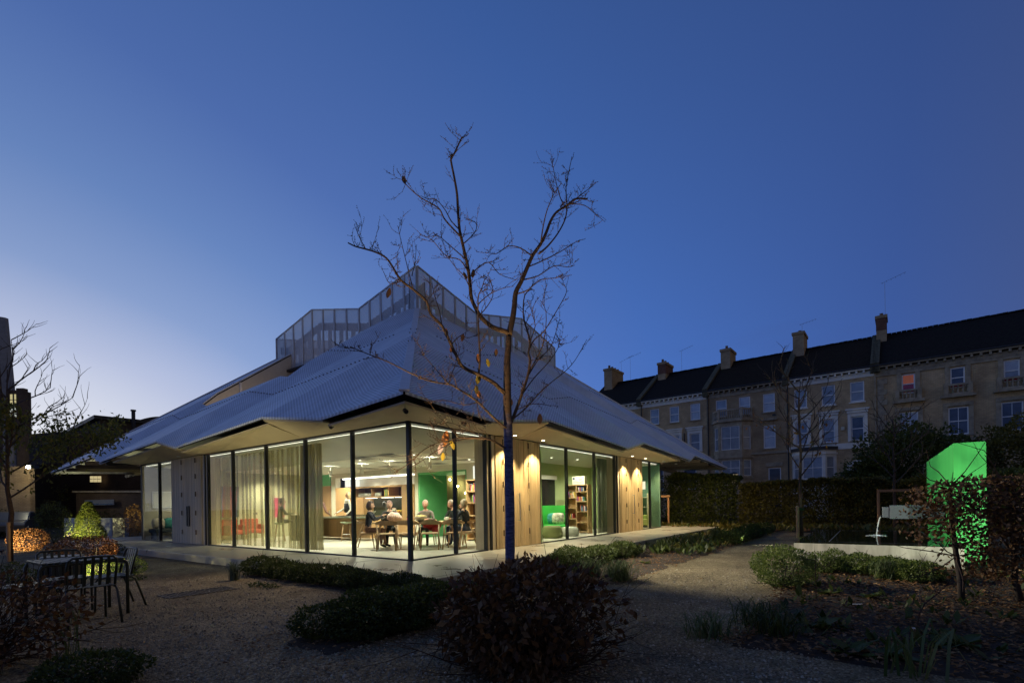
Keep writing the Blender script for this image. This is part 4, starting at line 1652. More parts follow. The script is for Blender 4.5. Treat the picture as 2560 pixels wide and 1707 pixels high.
spot('added_canopy_uplight', (15.72, .56, 2.62), (18.6, 1.2, 3.9), 70, (1, .78, .45), 130, .7, .04, PAV)
MB().box(.5, .62, 15.6, 15.68, 2.5, 2.62).obj('added_wall_floodlight', DARK, PAV)
spot('added_canopy_uplight', (.56, 15.72, 2.62), (1.2, 18.6, 3.9), 22, (1, .84, .6), 130, .7, .04, PAV)
# added floodlights, unseen, put under the eaves to light gravel, basin and shrubs
for (p3, tg, pw, an, c_) in (((.9, -.80, 3.16), (4.6, -7.2, .1), 2900, 80, (1, .90, .68)), ((-.80, 1.6, 3.16), (-4.6, 1.0, 0), 260, 100, (1, .74, .48)), ((-.80, -.80, 3.2), (-3.6, -7.2, 0), 130, 70, (1, .84, .62))):
    a_ = Vector(p3)
    d_ = (Vector(tg) - a_).normalized()
    m_ = MB().cyl(a_ - d_ * .05, a_ + d_ * .05, .045, n=12).obj('added_eave_floodlight', DARK, PAV)
    spot('added_flood_beam', a_ + d_ * .07, tg, pw, c_, an, .8, .04, PAV)


# ================================================================ people
def skinned(edges, verts, root, subd=1):
    """verts: name -> ((x,y,z), (rx,ry)); returns evaluated mesh"""
    bm = bmesh.new()
    lay = bm.verts.layers.skin.verify()
    vm = {}
    for k, (co, r) in verts.items():
        v = bm.verts.new(co)
        v[lay].radius = r if hasattr(r, '__len__') else (r, r)
        v[lay].use_root = k in root
        vm[k] = v
    for a, b in edges:
        bm.edges.new((vm[a], vm[b]))
    me = bpy.data.meshes.new('tmp')
    bm.to_mesh(me)
    bm.free()
    ob = bpy.data.objects.new('tmp', me)
    COL.objects.link(ob)
    sk = ob.modifiers.new('skin', 'SKIN')
    sk.use_smooth_shade = True
    ss = ob.modifiers.new('sub', 'SUBSURF')
    ss.levels = subd
    ss.render_levels = subd
    dg = bpy.context.evaluated_depsgraph_get()
    dg.update()
    res = bpy.data.meshes.new_from_object(ob.evaluated_get(dg))
    bpy.data.objects.remove(ob)
    bpy.data.meshes.remove(me)
    return res


SKIN = M('skin', (.46, .28, .19), .55, var=.06)
SKINP = M('skin_ruddy', (.42, .22, .155), .55, var=.06)
EYE = M('eye_dark', (.02, .015, .01), .3)
LIP = M('lip', (.36, .12, .10), .5)


def person(label, loc, rz, pose, top, low, shoes, skin=SKIN, hair=None, hairstyle='short', arms=None, lean=0.0, head=(0, 0), tall=1.0, sleeve=True, seat=.50):
    """faces -y; pose 'sit' or 'stand'. arms: list of (elbow, wrist) for right (x<0) and left"""
    t = thing('person', label, 'person', loc, rz)
    V = {}
    sit = pose == 'sit'
    hz = seat if sit else .92 * tall
    L_ = Vector((0, -math.sin(lean), math.cos(lean)))
    pel = Vector((0, .0, hz + .05))
    waist = pel + L_ * .17
    chest = pel + L_ * .36
    neck0 = pel + L_ * .51
    neck1 = pel + L_ * .575 + Vector((head[0] * .2, -.02 + head[1] * .3, 0))
    V['pel'] = (pel, (.155, .12))
    V['waist'] = (waist, (.135, .10))
    V['chest'] = (chest, (.15, .11))
    V['n0'] = (neck0, (.075, .07))
    V['n1'] = (neck1, (.052, .055))
    E = [('pel', 'waist'), ('waist', 'chest'), ('chest', 'n0'), ('n0', 'n1')]
    fingers = []
    for i, s in enumerate((-1, 1)):
        sh = pel + L_ * .46 + Vector((s * .175, .01, 0))
        V['sh%d' % i] = (sh, (.062, .062))
        if arms:
            el, wr = Vector(arms[i][0]), Vector(arms[i][1])
        else:
            el, wr = sh + Vector((s * .05, .02, -.28)), sh + Vector((s * .04, -.05, -.52))
        V['el%d' % i] = (el, .043)
        V['wr%d' % i] = (wr, .030)
        d = (wr - el).normalized()
        palm = wr + d * .075
        V['pa%d' % i] = (palm, (.036, .020))
        E += [('n0', 'sh%d' % i) if False else ('chest', 'sh%d' % i), ('sh%d' % i, 'el%d' % i), ('el%d' % i, 'wr%d' % i), ('wr%d' % i, 'pa%d' % i)]
        sd = d.cross(Vector((0, 0, 1)))
        if sd.length < .2:
            sd = Vector((1, 0, 0))
        sd.normalize()
        up = sd.cross(d)
        for k in range(4):
            b = palm + sd * (-.026 + .0175 * k) + d * .01
            ln = (.062, .072, .068, .052)[k]
            fingers.append([b, b + d * ln * .5 - up * .006, b + d * ln * .85 - up * .03])
        b = wr + d * .03 - sd * .03 * s
        fingers.append([b, b - sd * .025 * s + d * .025, b - sd * .03 * s + d * .06 - up * .008])
        hip = pel + Vector((s * .09, 0, -.04))
        V['hip%d' % i] = (hip, .092)
        if sit:
            kn = Vector((s * .10, -.44, hz + .03))
            an = Vector((s * .11, -.42 - .06 * (1 if i else -.6), .09))
        else:
            kn = Vector((s * .095, -.02, .49 * tall))
            an = Vector((s * .10, .02, .085))
        V['kn%d' % i] = (kn, .062)
        V['cf%d' % i] = (kn.lerp(an, .3) + Vector((0, .02, 0)), .055)
        V['an%d' % i] = (an, .040)
        V['to%d' % i] = (an + Vector((s * .02, -.15, -.05)), (.042, .030))
        E += [('pel', 'hip%d' % i), ('hip%d' % i, 'kn%d' % i), ('kn%d' % i, 'cf%d' % i), ('cf%d' % i, 'an%d' % i), ('an%d' % i, 'to%d' % i)]
    me = skinned(E, V, {'pel'})
    mats = [top, low, shoes, skin, EYE, LIP]
    bones = [(('pel', 'waist'), 0), (('waist', 'chest'), 0), (('chest', 'n0'), 0), (('n0', 'n1'), 3)]
    for i in '01':
        bones += [(('chest', 'sh' + i), 0), (('sh' + i, 'el' + i), 0), (('el' + i, 'wr' + i), 0 if sleeve else 3), (('wr' + i, 'pa' + i), 3), (('pel', 'hip' + i), 1), (('hip' + i, 'kn' + i), 1), (('kn' + i, 'cf' + i), 1), (('cf' + i, 'an' + i), 1), (('an' + i, 'to' + i), 2)]
    mb = MB()
    vs_ = [v.co.copy() for v in me.vertices]
    for p in me.polygons:
        c = p.center
        best, bm_ = 1e9, 0
        for (a, b), m_ in bones:
            A, B = V[a][0], V[b][0]
            ab = B - A
            k = max(0, min(1, (c - A).dot(ab) / ab.length_squared))
            dd = (c - A - ab * k).length
            if dd < best:
                best, bm_ = dd, m_
        mb.f.append(tuple(p.vertices))
        mb.mi.append(bm_)
    mb.v = [tuple(v) for v in vs_]
    bpy.data.meshes.remove(me)
    # head with a face
    hc = neck1 + Vector((0, -.025, .105))
    yaw = head[0]
    R = Matrix.Rotation(yaw, 3, 'Z') @ Matrix.Rotation(head[1], 3, 'X')
    mb.m = 3

    def hf(d):
        k = 1.0
        if d.z < -.2 and d.y < 0:
            k += .06
        if d.y > 0:
            k += .04
        return k

    n0 = len(mb.v)
    mb.ball((0, 0, 0), (.076, .096, .118), 14, 10, hf)
    mb.ball((0, -.098, -.012), (.014, .022, .026), 8, 6)
    for s in (-1, 1):
        mb.ball((s * .078, .008, -.005), (.012, .022, .032), 8, 6)
    mb.m = 4
    for s in (-1, 1):
        mb.ball((s * .030, -.086, .016), (.012, .008, .008), 6, 4)
    mb.m = 5
    mb.ball((0, -.092, -.056), (.024, .008, .008), 8, 4)
    mb.m = 3
    for i in range(n0, len(mb.v)):
        mb.v[i] = tuple(hc + R @ Vector(mb.v[i]))
    for f in fingers:
        mb.tube(f, [.0095, .0085, .006], 6)
    mb.obj('body', mats, t, True)
    if hair:
        hb = MB()
        if hairstyle == 'scarf' or hairstyle == 'short':
            hb.ball((0, .014, .026), (.094, .112, .124), 14, 8, lambda d: 1 if (d.z > -.05 or d.y > .25) and not (d.y < -.72 and d.z < .40) else .78)
        elif hairstyle == 'bob':
            hb.ball((0, .016, .0), (.098, .110, .14), 16, 10, lambda d: (1 if not (d.y < -.66 and d.z < .35) else .62) + (.10 if d.z < -.2 else 0))
        elif hairstyle == 'long':
            hb.ball((0, .02, -.02), (.10, .112, .165), 16, 10, lambda d: (1 if not (d.y < -.78 and d.z < .4) else .6) + .05 * mnoise.noise(d * 4))
        elif hairstyle == 'curly':
            hb.ball((0, .018, .02), (.105, .115, .125), 20, 14, lambda d: (1 if not (d.y < -.5 and d.z < .4) else .62) + .11 * mnoise.noise(d * 6))
        elif hairstyle == 'fringe':
            hb.ball((0, .018, .024), (.092, .110, .116), 16, 10, lambda d: 1 if (d.y > -.55 and d.z > -.6) or d.z > .5 else .78)
        hb.v = [tuple(hc + R @ Vector(p)) for p in hb.v]
        hb.obj('hair' if hairstyle != 'scarf' else 'headscarf', hair, t, True)
    return t


NAVY = M('navy_cloth', (.012, .016, .030), .8, var=.2)
BLACKC = M('black_cloth', (.012, .012, .013), .85, var=.2)
DENIM = M('denim', (.03, .045, .10), .85, var=.2)
GREYC = M('grey_cloth', (.14, .12, .11), .85, var=.15)
MAUVE = M('mauve_cloth', (.30, .16, .14), .85, var=.15)
WHITEC = M('white_cloth', (.66, .65, .60), .8, var=.06)
SKIRT = M('patterned_skirt', (.28, .16, .12), .8, var=.5, scale=14)
BROWNH = M('brown_hair', (.05, .025, .012), .5, var=.3, scale=30, stretch=(1, 1, .2))
BLONDE = M('blonde_hair', (.78, .62, .34), .5, var=.25, scale=30, stretch=(1, 1, .2))
GREYH = M('grey_curly_hair', (.34, .27, .18), .6, var=.35, scale=25)
GREYS = M('short_grey_hair', (.30, .26, .22), .6, var=.2)
LEATH = M('shoe_leather', (.02, .018, .015), .4)

person('woman with dark bobbed hair, navy top and patterned skirt seated at the table', (-4.15, 14.25, FZ), PI / 2 + .12, 'sit', NAVY, SKIRT, LEATH, hair=BROWNH, hairstyle='bob',
       arms=[((-.24, -.22, .80), (-.06, -.42, .92)), ((.24, -.22, .80), (.06, -.42, .92))], lean=.16, head=(.0, .15))
person('person in a patterned headscarf seated beyond the woman with bobbed hair', (-3.75, 15.15, FZ), .35, 'sit', BLACKC, BLACKC, LEATH, hair=M('patterned_scarf', (.07, .03, .04), .8, var=.9, scale=34, col2=(.30, .20, .19)), hairstyle='scarf',
       arms=[((-.24, -.18, .78), (-.08, -.40, .86)), ((.24, -.18, .78), (.05, -.38, 1.0))], lean=.12)
person('pale haired person in a grey cardigan seated on the far side behind the bowl', (-2.62, 15.1, FZ), 0, 'sit', GREYC, BLACKC, LEATH, skin=SKINP, hair=M('pale_hair', (.42, .30, .25), .6, var=.2), hairstyle='short', arms=[((-.26, -.14, .78), (-.12, -.4, .79)), ((.26, -.14, .78), (.12, -.4, .79))], lean=.1)
person('ruddy grey haired man in a dark jacket with a mug before him', (-1.75, 15.1, FZ), -.15, 'sit', BLACKC, DENIM, WHITEC, skin=SKINP, hair=GREYS, hairstyle='fringe',
       arms=[((-.25, -.16, .78), (-.14, -.42, .79)), ((.25, -.16, .78), (.0, -.40, .79))], lean=.08, head=(-.5, .0))
person('curly fair haired woman in a dark jumper, hand to face, right table end', (-1.3, 14.25, FZ), -PI / 2 - .45, 'sit', NAVY, DENIM, LEATH, hair=GREYH, hairstyle='curly',
       arms=[((-.22, -.30, .80), (-.07, -.24, 1.10)), ((.24, -.22, .78), (.12, -.44, .80))], lean=.22, head=(0, .2))
person('blonde woman in white blouse and black waistcoat standing at the kitchen island', pl(4.75, 8.75), PA - PI / 2 - .35, 'stand', WHITEC, BLACKC, LEATH, hair=BLONDE, hairstyle='long',
       arms=[((-.27, -.10, 1.12), (-.28, -.38, .98)), ((.25, .02, 1.10), (.22, -.14, .92))], lean=.12, head=(.3, .25), tall=1.04)
person('person in a mauve top leaning over the far end of the island', pl(3.2, 8.55), PA + PI / 2 + .3, 'stand', MAUVE, BLACKC, LEATH, skin=SKINP, hair=GREYH, hairstyle='fringe',
       arms=[((-.24, -.26, 1.02), (-.2, -.48, .92)), ((.24, -.26, 1.02), (.16, -.48, .92))], lean=.42, head=(0, .2), tall=.96)
man = person('man in black seated on a bar stool behind the sheer curtain', ground(700, 1353, FZ), PI / 2 + .55, 'sit', BLACKC, BLACKC, LEATH, hair=BROWNH, hairstyle='short',
             arms=[((-.25, -.20, .98), (-.12, -.45, 1.0)), ((.25, -.20, .98), (.12, -.45, 1.0))], lean=.1, seat=.70)
# waistcoat of the waitress, jacket collar of the man at the table
for o in list(COL.objects):
    if o.name.startswith('person') and 'waistcoat' in o.get('label', ''):
        MB().lathe([(.150, .98), (.152, 1.1), (.162, 1.25), (.15, 1.34)], 16, (0, -.02, 0)).obj('waistcoat', BLACKC, o, True)

# ================================================================ terraced houses across the street
FD = Vector((.786, -.618, 0)).normalized()
FN = Vector((-FD.y, FD.x, 0))          # into the houses
TA = math.atan2(FD.y, FD.x)
T0 = Vector((20.6, 38.9, 0))


def brickmat(name, c1, c2, mortar, scale=1.0):
    m, t, out = nt(name)
    L = t.links.new
    p = N(t, 'ShaderNodeBsdfPrincipled', {'Roughness': .9, 'Specular IOR Level': .2})
    tc = N(t, 'ShaderNodeTexCoord')
    sp = N(t, 'ShaderNodeSeparateXYZ')
    L(tc.outputs['Object'], sp.inputs[0])
    ad = N(t, 'ShaderNodeMath', operation='ADD')
    L(sp.outputs['X'], ad.inputs[0])
    L(sp.outputs['Y'], ad.inputs[1])
    cx = N(t, 'ShaderNodeCombineXYZ')
    L(ad.outputs[0], cx.inputs[0])
    L(sp.outputs['Z'], cx.inputs[1])
    b = N(t, 'ShaderNodeTexBrick', {'Scale': scale, 'Mortar Size': .012, 'Brick Width': .23, 'Row Height': .078})
    b.inputs['Color1'].default_value = (*c1, 1)
    b.inputs['Color2'].default_value = (*c2, 1)
    b.inputs['Mortar'].default_value = (*mortar, 1)
    L(cx.outputs[0], b.inputs['Vector'])
    nz = N(t, 'ShaderNodeTexNoise', {'Scale': .7, 'Detail': 6.0, 'Roughness': .65})
    L(tc.outputs['Object'], nz.inputs['Vector'])
    st = ramp(t, nz.outputs['Fac'], [(.3, (.55, .53, .52)), (.65, (1, 1, 1))])
    mx = N(t, 'ShaderNodeMix', data_type='RGBA', blend_type='MULTIPLY')
    mx.inputs['Factor'].default_value = 1
    L(b.outputs['Color'], mx.inputs['A'])
    L(st, mx.inputs['B'])
    L(mx.outputs['Result'], p.inputs['Base Color'])
    bp = N(t, 'ShaderNodeBump', {'Strength': .6, 'Distance': .02})
    L(b.outputs['Fac'], bp.inputs['Height'])
    bp.invert = True
    L(bp.outputs[0], p.inputs['Normal'])
    L(p.outputs[0], out.inputs[0])
    return m


BUFF = brickmat('buff_brick', (.78, .56, .30), (.63, .44, .23), (.50, .38, .24))
BUFFD = brickmat('sooty_buff_brick', (.62, .45, .25), (.49, .34, .18), (.37, .28, .18))
REDB = brickmat('red_brick', (.26, .10, .06), (.20, .08, .05), (.2, .15, .11))
BROWNB = brickmat('brown_brick', (.16, .10, .06), (.12, .075, .05), (.12, .10, .08))
SLATE = M('roof_slate', (.022, .019, .016), .95, spec=.1, var=.45, scale=7, bump=.6, bscale=14, stretch=(1, 1, 2.5))
TILE = M('roof_tile_dark', (.028, .020, .013), .95, spec=.1, var=.5, scale=9, bump=.8, bscale=16)
STUC = M('white_stucco', (.80, .76, .65), .8, var=.12, scale=2)
STONEW = M('weathered_stone', (.36, .295, .20), .9, var=.35, scale=3, bump=.4, bscale=20)
WFR = M('white_window_frame', (.84, .83, .79), .5, var=.05)
LEAD = M('dark_gutter', (.03, .03, .032), .6)
MOSS = M('mossy_coping', (.10, .09, .05), .95, var=.5, scale=5)


def panemat(name, col, var=.25):
    m = M(name, col, .12, var=var, scale=1.4, spec=.8)
    return m


P_NET = panemat('pane_net_curtain', (.46, .48, .50))
P_DARK = panemat('pane_dark', (.07, .085, .11), .4)
P_BLUE = panemat('pane_blind', (.28, .31, .34))
P_ORANGE = M('pane_orange_curtain', (.50, .14, .06), .2, var=.25, scale=2, emit=((.9, .26, .10), .10))
P_RED = panemat('pane_red_cloth', (.40, .03, .04))


def front(mb, w, h, openings, th=.12):
    """brick front with real openings; outer face at y=0"""
    xs = sorted({0, w} | {o[0] for o in openings} | {o[1] for o in openings})
    zs = sorted({0, h} | {o[2] for o in openings} | {o[3] for o in openings})
    for i in range(len(xs) - 1):
        for j in range(len(zs) - 1):
            cx, cz = (xs[i] + xs[i + 1]) / 2, (zs[j] + zs[j + 1]) / 2
            if any(o[0] < cx < o[1] and o[2] < cz < o[3] for o in openings):
                continue
            mb.quad((xs[i], 0, zs[j]), (xs[i + 1], 0, zs[j]), (xs[i + 1], 0, zs[j + 1]), (xs[i], 0, zs[j + 1]))
    for (a, b, c, d) in openings:
        mb.quad((a, 0, c), (a, th, c), (a, th, d), (a, 0, d))
        mb.quad((b, 0, c), (b, 0, d), (b, th, d), (b, th, c))
        mb.quad((a, 0, d), (a, th, d), (b, th, d), (b, 0, d))
        mb.quad((a, 0, c), (b, 0, c), (b, th, c), (a, th, c))


def window(parent, a, b, c, d, pane, y=.06, bars=0, sill=True, low=None, mid=.5):
    """sash window: frame > panes, sill"""
    mb = MB()
    f = .075
    mb.box(a, a + f, y, y + .06, c, d)
    mb.box(b - f, b, y, y + .06, c, d)
    mb.box(a + f, b - f, y, y + .06, c, c + f * 1.3)
    mb.box(a + f, b - f, y, y + .06, d - f, d)
    zm = c + (d - c) * mid
    mb.box(a + f, b - f, y - .004, y + .05, zm - .03, zm + .03)
    for k in range(bars):
        x = a + (b - a) * (k + 1) / (bars + 1)
        mb.box(x - .015, x + .015, y + .01, y + .045, c + f, d - f)
    fr = mb.obj('window', WFR, parent)
    MB().box(a + f, b - f, y + .03, y + .04, zm + .03, d - f).obj('pane', pane, fr)
    MB().box(a + f, b - f, y + .045, y + .055, c + f, zm - .03).obj('pane', low or pane, fr)
    if sill:
        MB().box(a - .08, b + .08, -.09, .07, c - .09, c - .005).obj('sill', sill if not isinstance(sill, bool) else STONEW, fr)
    return fr


def surround(parent, a, b, c, d, mat, hood=True):
    mb = MB()
    for x0, x1 in ((a - .2, a - .005), (b + .005, b + .2)):
        mb.box(x0, x1, -.05, .02, c - .05, d + .25)
    mb.box(a - .005, b + .005, -.045, .02, d + .004, d + .25)
    mb.obj('window_surround', mat, parent)
    if hood:
        mb = MB()
        mb.box(a - .32, b + .32, -.2, .01, d + .45, d + .56)
        mb.box(a - .24, b + .24, -.12, .012, d + .26, d + .445)
        mb.obj('window_hood', mat, parent)


def chimney(parent, x, y, wx, wy, z0, z1, mat, pots, top=None):
    c = MB().box(x, x + wx, y, y + wy, z0, z1).obj('chimney', mat, parent)
    MB().box(x - .07, x + wx + .07, y - .07, y + wy + .07, z1, z1 + .22).obj('cap', BUFFD, c)
    if top:
        MB().box(x - .012, x + wx + .012, y - .012, y + wy + .012, z1 - .9, z1 - .002).obj('red_band', top, c)
    for k in range(pots):
        MB().lathe([(.13, 0), (.11, .3), (.13, .34)], 10, (x + wx / 2, y + wy * (k + .5) / pots, z1 + .22)).obj('pot', TILEP, c)


TILEP = M('clay_pot', (.22, .13, .08), .9)
EA = 10.6
RZ = 13.75
RY = 4.5


def house(label, x0, w, roofm, brick, wins, corn, depth=9.0):
    t = thing('terraced_house', label, 'house', T0 + FD * x0, TA, 'terraced houses across the street')
    mb = MB()
    front(mb, w, 10.25, [o[:4] for o in wins])
    mb.quad((0, 0, 0), (0, depth, 0), (0, depth, EA), (0, 0, EA))
    mb.quad((w, 0, 0), (w, 0, EA), (w, depth, EA), (w, depth, 0))
    mb.quad((0, depth, 0), (w, depth, 0), (w, depth, EA), (0, depth, EA))
    for x in (.0, w):
        mb.add([(x, 0, EA), (x, depth, EA), (x, RY, RZ - .08)], [(0, 1, 2)])
    mb.box(.02, w - .02, .13, .16, .02, 10.2)
    mb.obj('wall', brick, t)
    for pts in ([(0.0, -.35, EA - .02), (w, -.35, EA - .02), (w, RY, RZ), (0, RY, RZ)], [(0, RY, RZ), (w, RY, RZ), (w, depth + .3, EA - .02), (0, depth + .3, EA - .02)]):
        MB().slab(pts, (0, 0, .1)).obj('roof', roofm, t)
    nt_ = int(w / .3)
    rt = MB()
    for k in range(nt_):
        rt.box(k * w / nt_, (k + 1) * w / nt_ - .02, RY - .12, RY + .12, RZ + .08, RZ + .17 + .01 * (k % 3))
    rt.obj('ridge_tiles', roofm, t)
    cm = {'white': STUC, 'stone': STONEW}[corn]
    MB().box(0, w, -.06, .0, 9.98, 10.36).obj('frieze', cm, t)
    MB().box(0, w, -.36, .0, 10.44, 10.56).obj('cornice', cm, t)
    n = int(w / .42)
    for k in range(n):
        x = (k + .5) * w / n
        MB().box(x - .06, x + .06, -.3, -.062, 10.26, 10.438).obj('bracket', cm, t)
    MB().tube([(0, -.40, EA - .02), (w, -.40, EA - .02)], .06, 8).obj('gutter', LEAD, t)
    for o in wins:
        a, b, c, d, pane = o[:5]
        opt = o[5] if len(o) > 5 else {}
        window(t, a, b, c, d, pane, bars=opt.get('bars', 0), low=opt.get('low'), sill=opt.get('sill', True))
        if opt.get('sur'):
            surround(t, a, b, c, d, opt['sur'])
    return t


def party(parent, x):
    mb = MB()
    p0, p1 = Vector((x, -.42, EA + .02)), Vector((x, RY, RZ + .1))
    mb.bar(p0, p1, .4, .34)
    mb.box(x - .22, x + .22, -.42, .02, 10.15, EA + .1)
    mb.obj('party_wall_coping', MOSS, parent)


def w3(cs, w, z0, z1, panes, **kw):
    return [(c - w / 2, c + w / 2, z0, z1, p, kw) for c, p in zip(cs, panes)]


def downp(parent, x, z0=0, z1=10.3):
    MB().cyl((x, -.08, z0), (x, -.08, z1), .05, n=8).obj('downpipe', LEAD, parent)


def bay(parent, x0, x1, z0, z1, storeys, mat, d=.75, pane=P_BLUE):
    """canted bay: three faces with windows, flat top"""
    a = .62
    pts = [(x0, 0), (x0 + a, -d), (x1 - a, -d), (x1, 0)]
    mb = MB()
    for (p, q) in zip(pts, pts[1:]):
        p_, q_ = Vector((*p, 0)), Vector((*q, 0))
        dr = (q_ - p_).normalized()
        nn = Vector((dr.y, -dr.x, 0))
        ln = (q_ - p_).length
        ops = []
        for (c, e) in storeys:
            m_ = .14 if ln < 1.2 else .18
            ops.append((m_, ln - m_, c, e))
        sub = MB()
        front(sub, ln, z1, ops, .1)
        fr = MB()
        pn = MB()
        for (aa, bb, c, e) in ops:
            f = .05
            zm = (c + e) / 2
            fr.box(aa, aa + f, .05, .1, c, e)
            fr.box(bb - f, bb, .05, .1, c, e)
            for zz in (c, zm - .025, e - f):
                fr.box(aa + f, bb - f, .05, .1, zz, zz + f)
            if ln > 1.5:
                fr.box((aa + bb) / 2 - .015, (aa + bb) / 2 + .015, .07, .09, c + f, e - f)
            pn.box(aa + f, bb - f, .085, .095, c, e)

        def xf(m):
            m.v = [tuple(p_ + dr * v[0] - nn * v[1] + Vector((0, 0, v[2]))) for v in m.v]
            return m
        mb.add(xf(sub).v, sub.f)
        wv = xf(fr).obj('window', WFR, parent)
        xf(pn).obj('pane', pane, wv)
    mb.obj('bay', mat, parent)
    for z, k in ((z1, .12), (storeys[0][0] - .25, .06), (storeys[0][1] + .15, .08)):
        q = [(x0 - k, 0, z), (x0 + a - k * .5, -d - k, z), (x1 - a + k * .5, -d - k, z), (x1 + k, 0, z)]
        MB().slab(q, (0, 0, .14)).obj('string_course', mat, parent)
    return pts


def balustrade(parent, pts, z0, h, mat, pitch=.16):
    for (p, q) in zip(pts, pts[1:]):
        P, Q = Vector((*p, z0)), Vector((*q, z0))
        ln = (Q - P).length
        MB().bar(P + Vector((0, 0, h - .06)), Q + Vector((0, 0, h - .06)), .16, .12).obj('rail', mat, parent)
        MB().bar(P + Vector((0, 0, .05)), Q + Vector((0, 0, .05)), .16, .1).obj('base_rail', mat, parent)
        n = max(2, int(ln / pitch))
        for k in range(n):
            c = P.lerp(Q, (k + .5) / n)
            MB().lathe([(.035, .1), (.06, h * .38), (.025, h * .55), (.05, h * .75), (.03, h - .12)], 6, c).obj('baluster', mat, parent)
    for p in pts:
        MB().box(p[0] - .1, p[0] + .1, p[1] - .1, p[1] + .1, z0 + .002, z0 + h + .04).obj('pier', mat, parent)


# house 0 (mostly behind the pavilion roof)
h = house('terraced house furthest left, only its dark roof and eaves above the pavilion', -16.9, 5.9, SLATE, BUFF, w3((1.3, 3.1, 4.9), .85, 8.35, 9.76, (P_BLUE,) * 3), 'white')
party(h, 5.9)
chimney(h, .6, 3.2, .9, 2.6, 12.2, 15.0, BUFFD, 4)
# house 1
h = house('terraced house with white frieze and white hooded windows, right beside the pavilion roof', -10.98, 5.88, SLATE, BUFF,
          w3((1.31, 3.11, 4.93), .85, 8.35, 9.76, (P_BLUE, P_BLUE, P_NET), bars=0) + w3((1.31, 3.14, 4.88), .85, 5.65, 7.2, (P_BLUE, P_NET, P_BLUE), sur=STUC) + w3((1.5, 4.4), 1.1, 2.4, 4.4, (P_DARK, P_DARK)), 'white')
party(h, 5.88)
chimney(h, .35, 3.4, .75, 2.0, 12.2, 14.6, BUFFD, 3, REDB)
downp(h, .12)
downp(h, 4.0, 0, 7.3)
# house 2
h = house('sooty terraced house with a two storey stone bay topped by a balustrade', -5.1, 5.99, TILE, BUFFD,
          w3((1.19, 2.99, 4.77), .86, 8.3, 9.76, (P_BLUE, P_NET, P_NET), sill=STONEW) + w3((4.78,), .86, 5.45, 7.27, (P_NET,)) + [(4.65, 5.55, .4, 3.9, P_DARK, {'sill': False})], 'stone')
party(h, 5.99)
chimney(h, .3, 3.4, .8, 1.9, 12.2, 14.7, BUFFD, 2)
downp(h, .15)
bp_ = bay(h, .55, 3.55, 0, 7.75, [(3.35, 4.65), (5.5, 7.4)], STONEW, pane=P_BLUE)
MB().slab([(x, y, 7.76) for x, y in [(.4, 0), (1.1, -.95), (3.0, -.95), (3.7, 0)]], (0, 0, .16)).obj('bay_cornice', STONEW, h)
balustrade(h, [(.6, -.05), (1.17, -.72), (2.93, -.72), (3.5, -.05)], 7.93, .85, STONEW)
MB().box(4.2, 5.4, -.22, .01, 7.62, 7.78).obj('window_hood', STONEW, h)
MB().box(4.5, 5.7, -.1, .01, 4.0, 4.3).obj('door_arch', STONEW, h)
MB().box(0, 5.99, -.12, .01, 5.02, 5.16).obj('string_course', STONEW, h)
MB().box(5.0, 5.25, -.01, .01, 7.95, 8.1).obj('air_brick', LEAD, h)
# house 3
h = house('terraced house with white stucco window surrounds, white frieze and a ground floor bay', .89, 5.56, TILE, BUFF,
          w3((.96, 2.75, 4.5), .84, 8.3, 9.75, (P_BLUE, P_BLUE, P_BLUE), sill=STUC) + w3((1.02, 2.74, 4.5), .78, 5.52, 7.26, (P_BLUE, P_BLUE, P_DARK), sur=STUC) + [(4.15, 4.95, .2, 3.6, P_DARK, {'sill': False})], 'white')
party(h, 5.5)
chimney(h, .0, 3.4, .8, 1.9, 12.2, 14.9, BUFFD, 1)
downp(h, .1)
bay(h, .35, 3.2, 0, 4.95, [(2.9, 4.5)], STUC, pane=P_BLUE)
MB().slab([(.2, 0, 4.97), (.95, -.95, 4.97), (2.6, -.95, 4.97), (3.35, 0, 4.97)], (0, .0, .25)).obj('bay_roof', LEAD, h)
MB().box(0, 5.5, -.05, .008, 4.98, 5.4).obj('stucco_band', STUC, h)
for x in (3.85, 5.05):
    MB().box(x, x + .26, -.16, .01, 0, 4.0).obj('porch_column', STUC, h)
mb = MB()
for k in range(8):
    a0, a1 = PI * k / 8, PI * (k + 1) / 8
    c0, c1 = math.cos(a0), math.cos(a1)
    s0, s1 = math.sin(a0), math.sin(a1)
    P = lambda c, s, r, y: (4.55 + c * r, y, 3.6 + s * r)
    mb.hexa([P(c0, s0, .42, -.12), P(c1, s1, .42, -.12), P(c1, s1, .42, .0), P(c0, s0, .42, .0), P(c0, s0, .58, -.12), P(c1, s1, .58, -.12), P(c1, s1, .58, .0), P(c0, s0, .58, .0)])
mb.obj('door_arch', STUC, h)
MB().box(3.5, 3.72, -.12, .0, 6.35, 6.6).obj('alarm_box', M('alarm_box_cream', (.6, .55, .4), .5), h)
MB().box(3.42, 3.75, -.03, .0, 3.0, 3.3).obj('wall_plaque', LEAD, h)
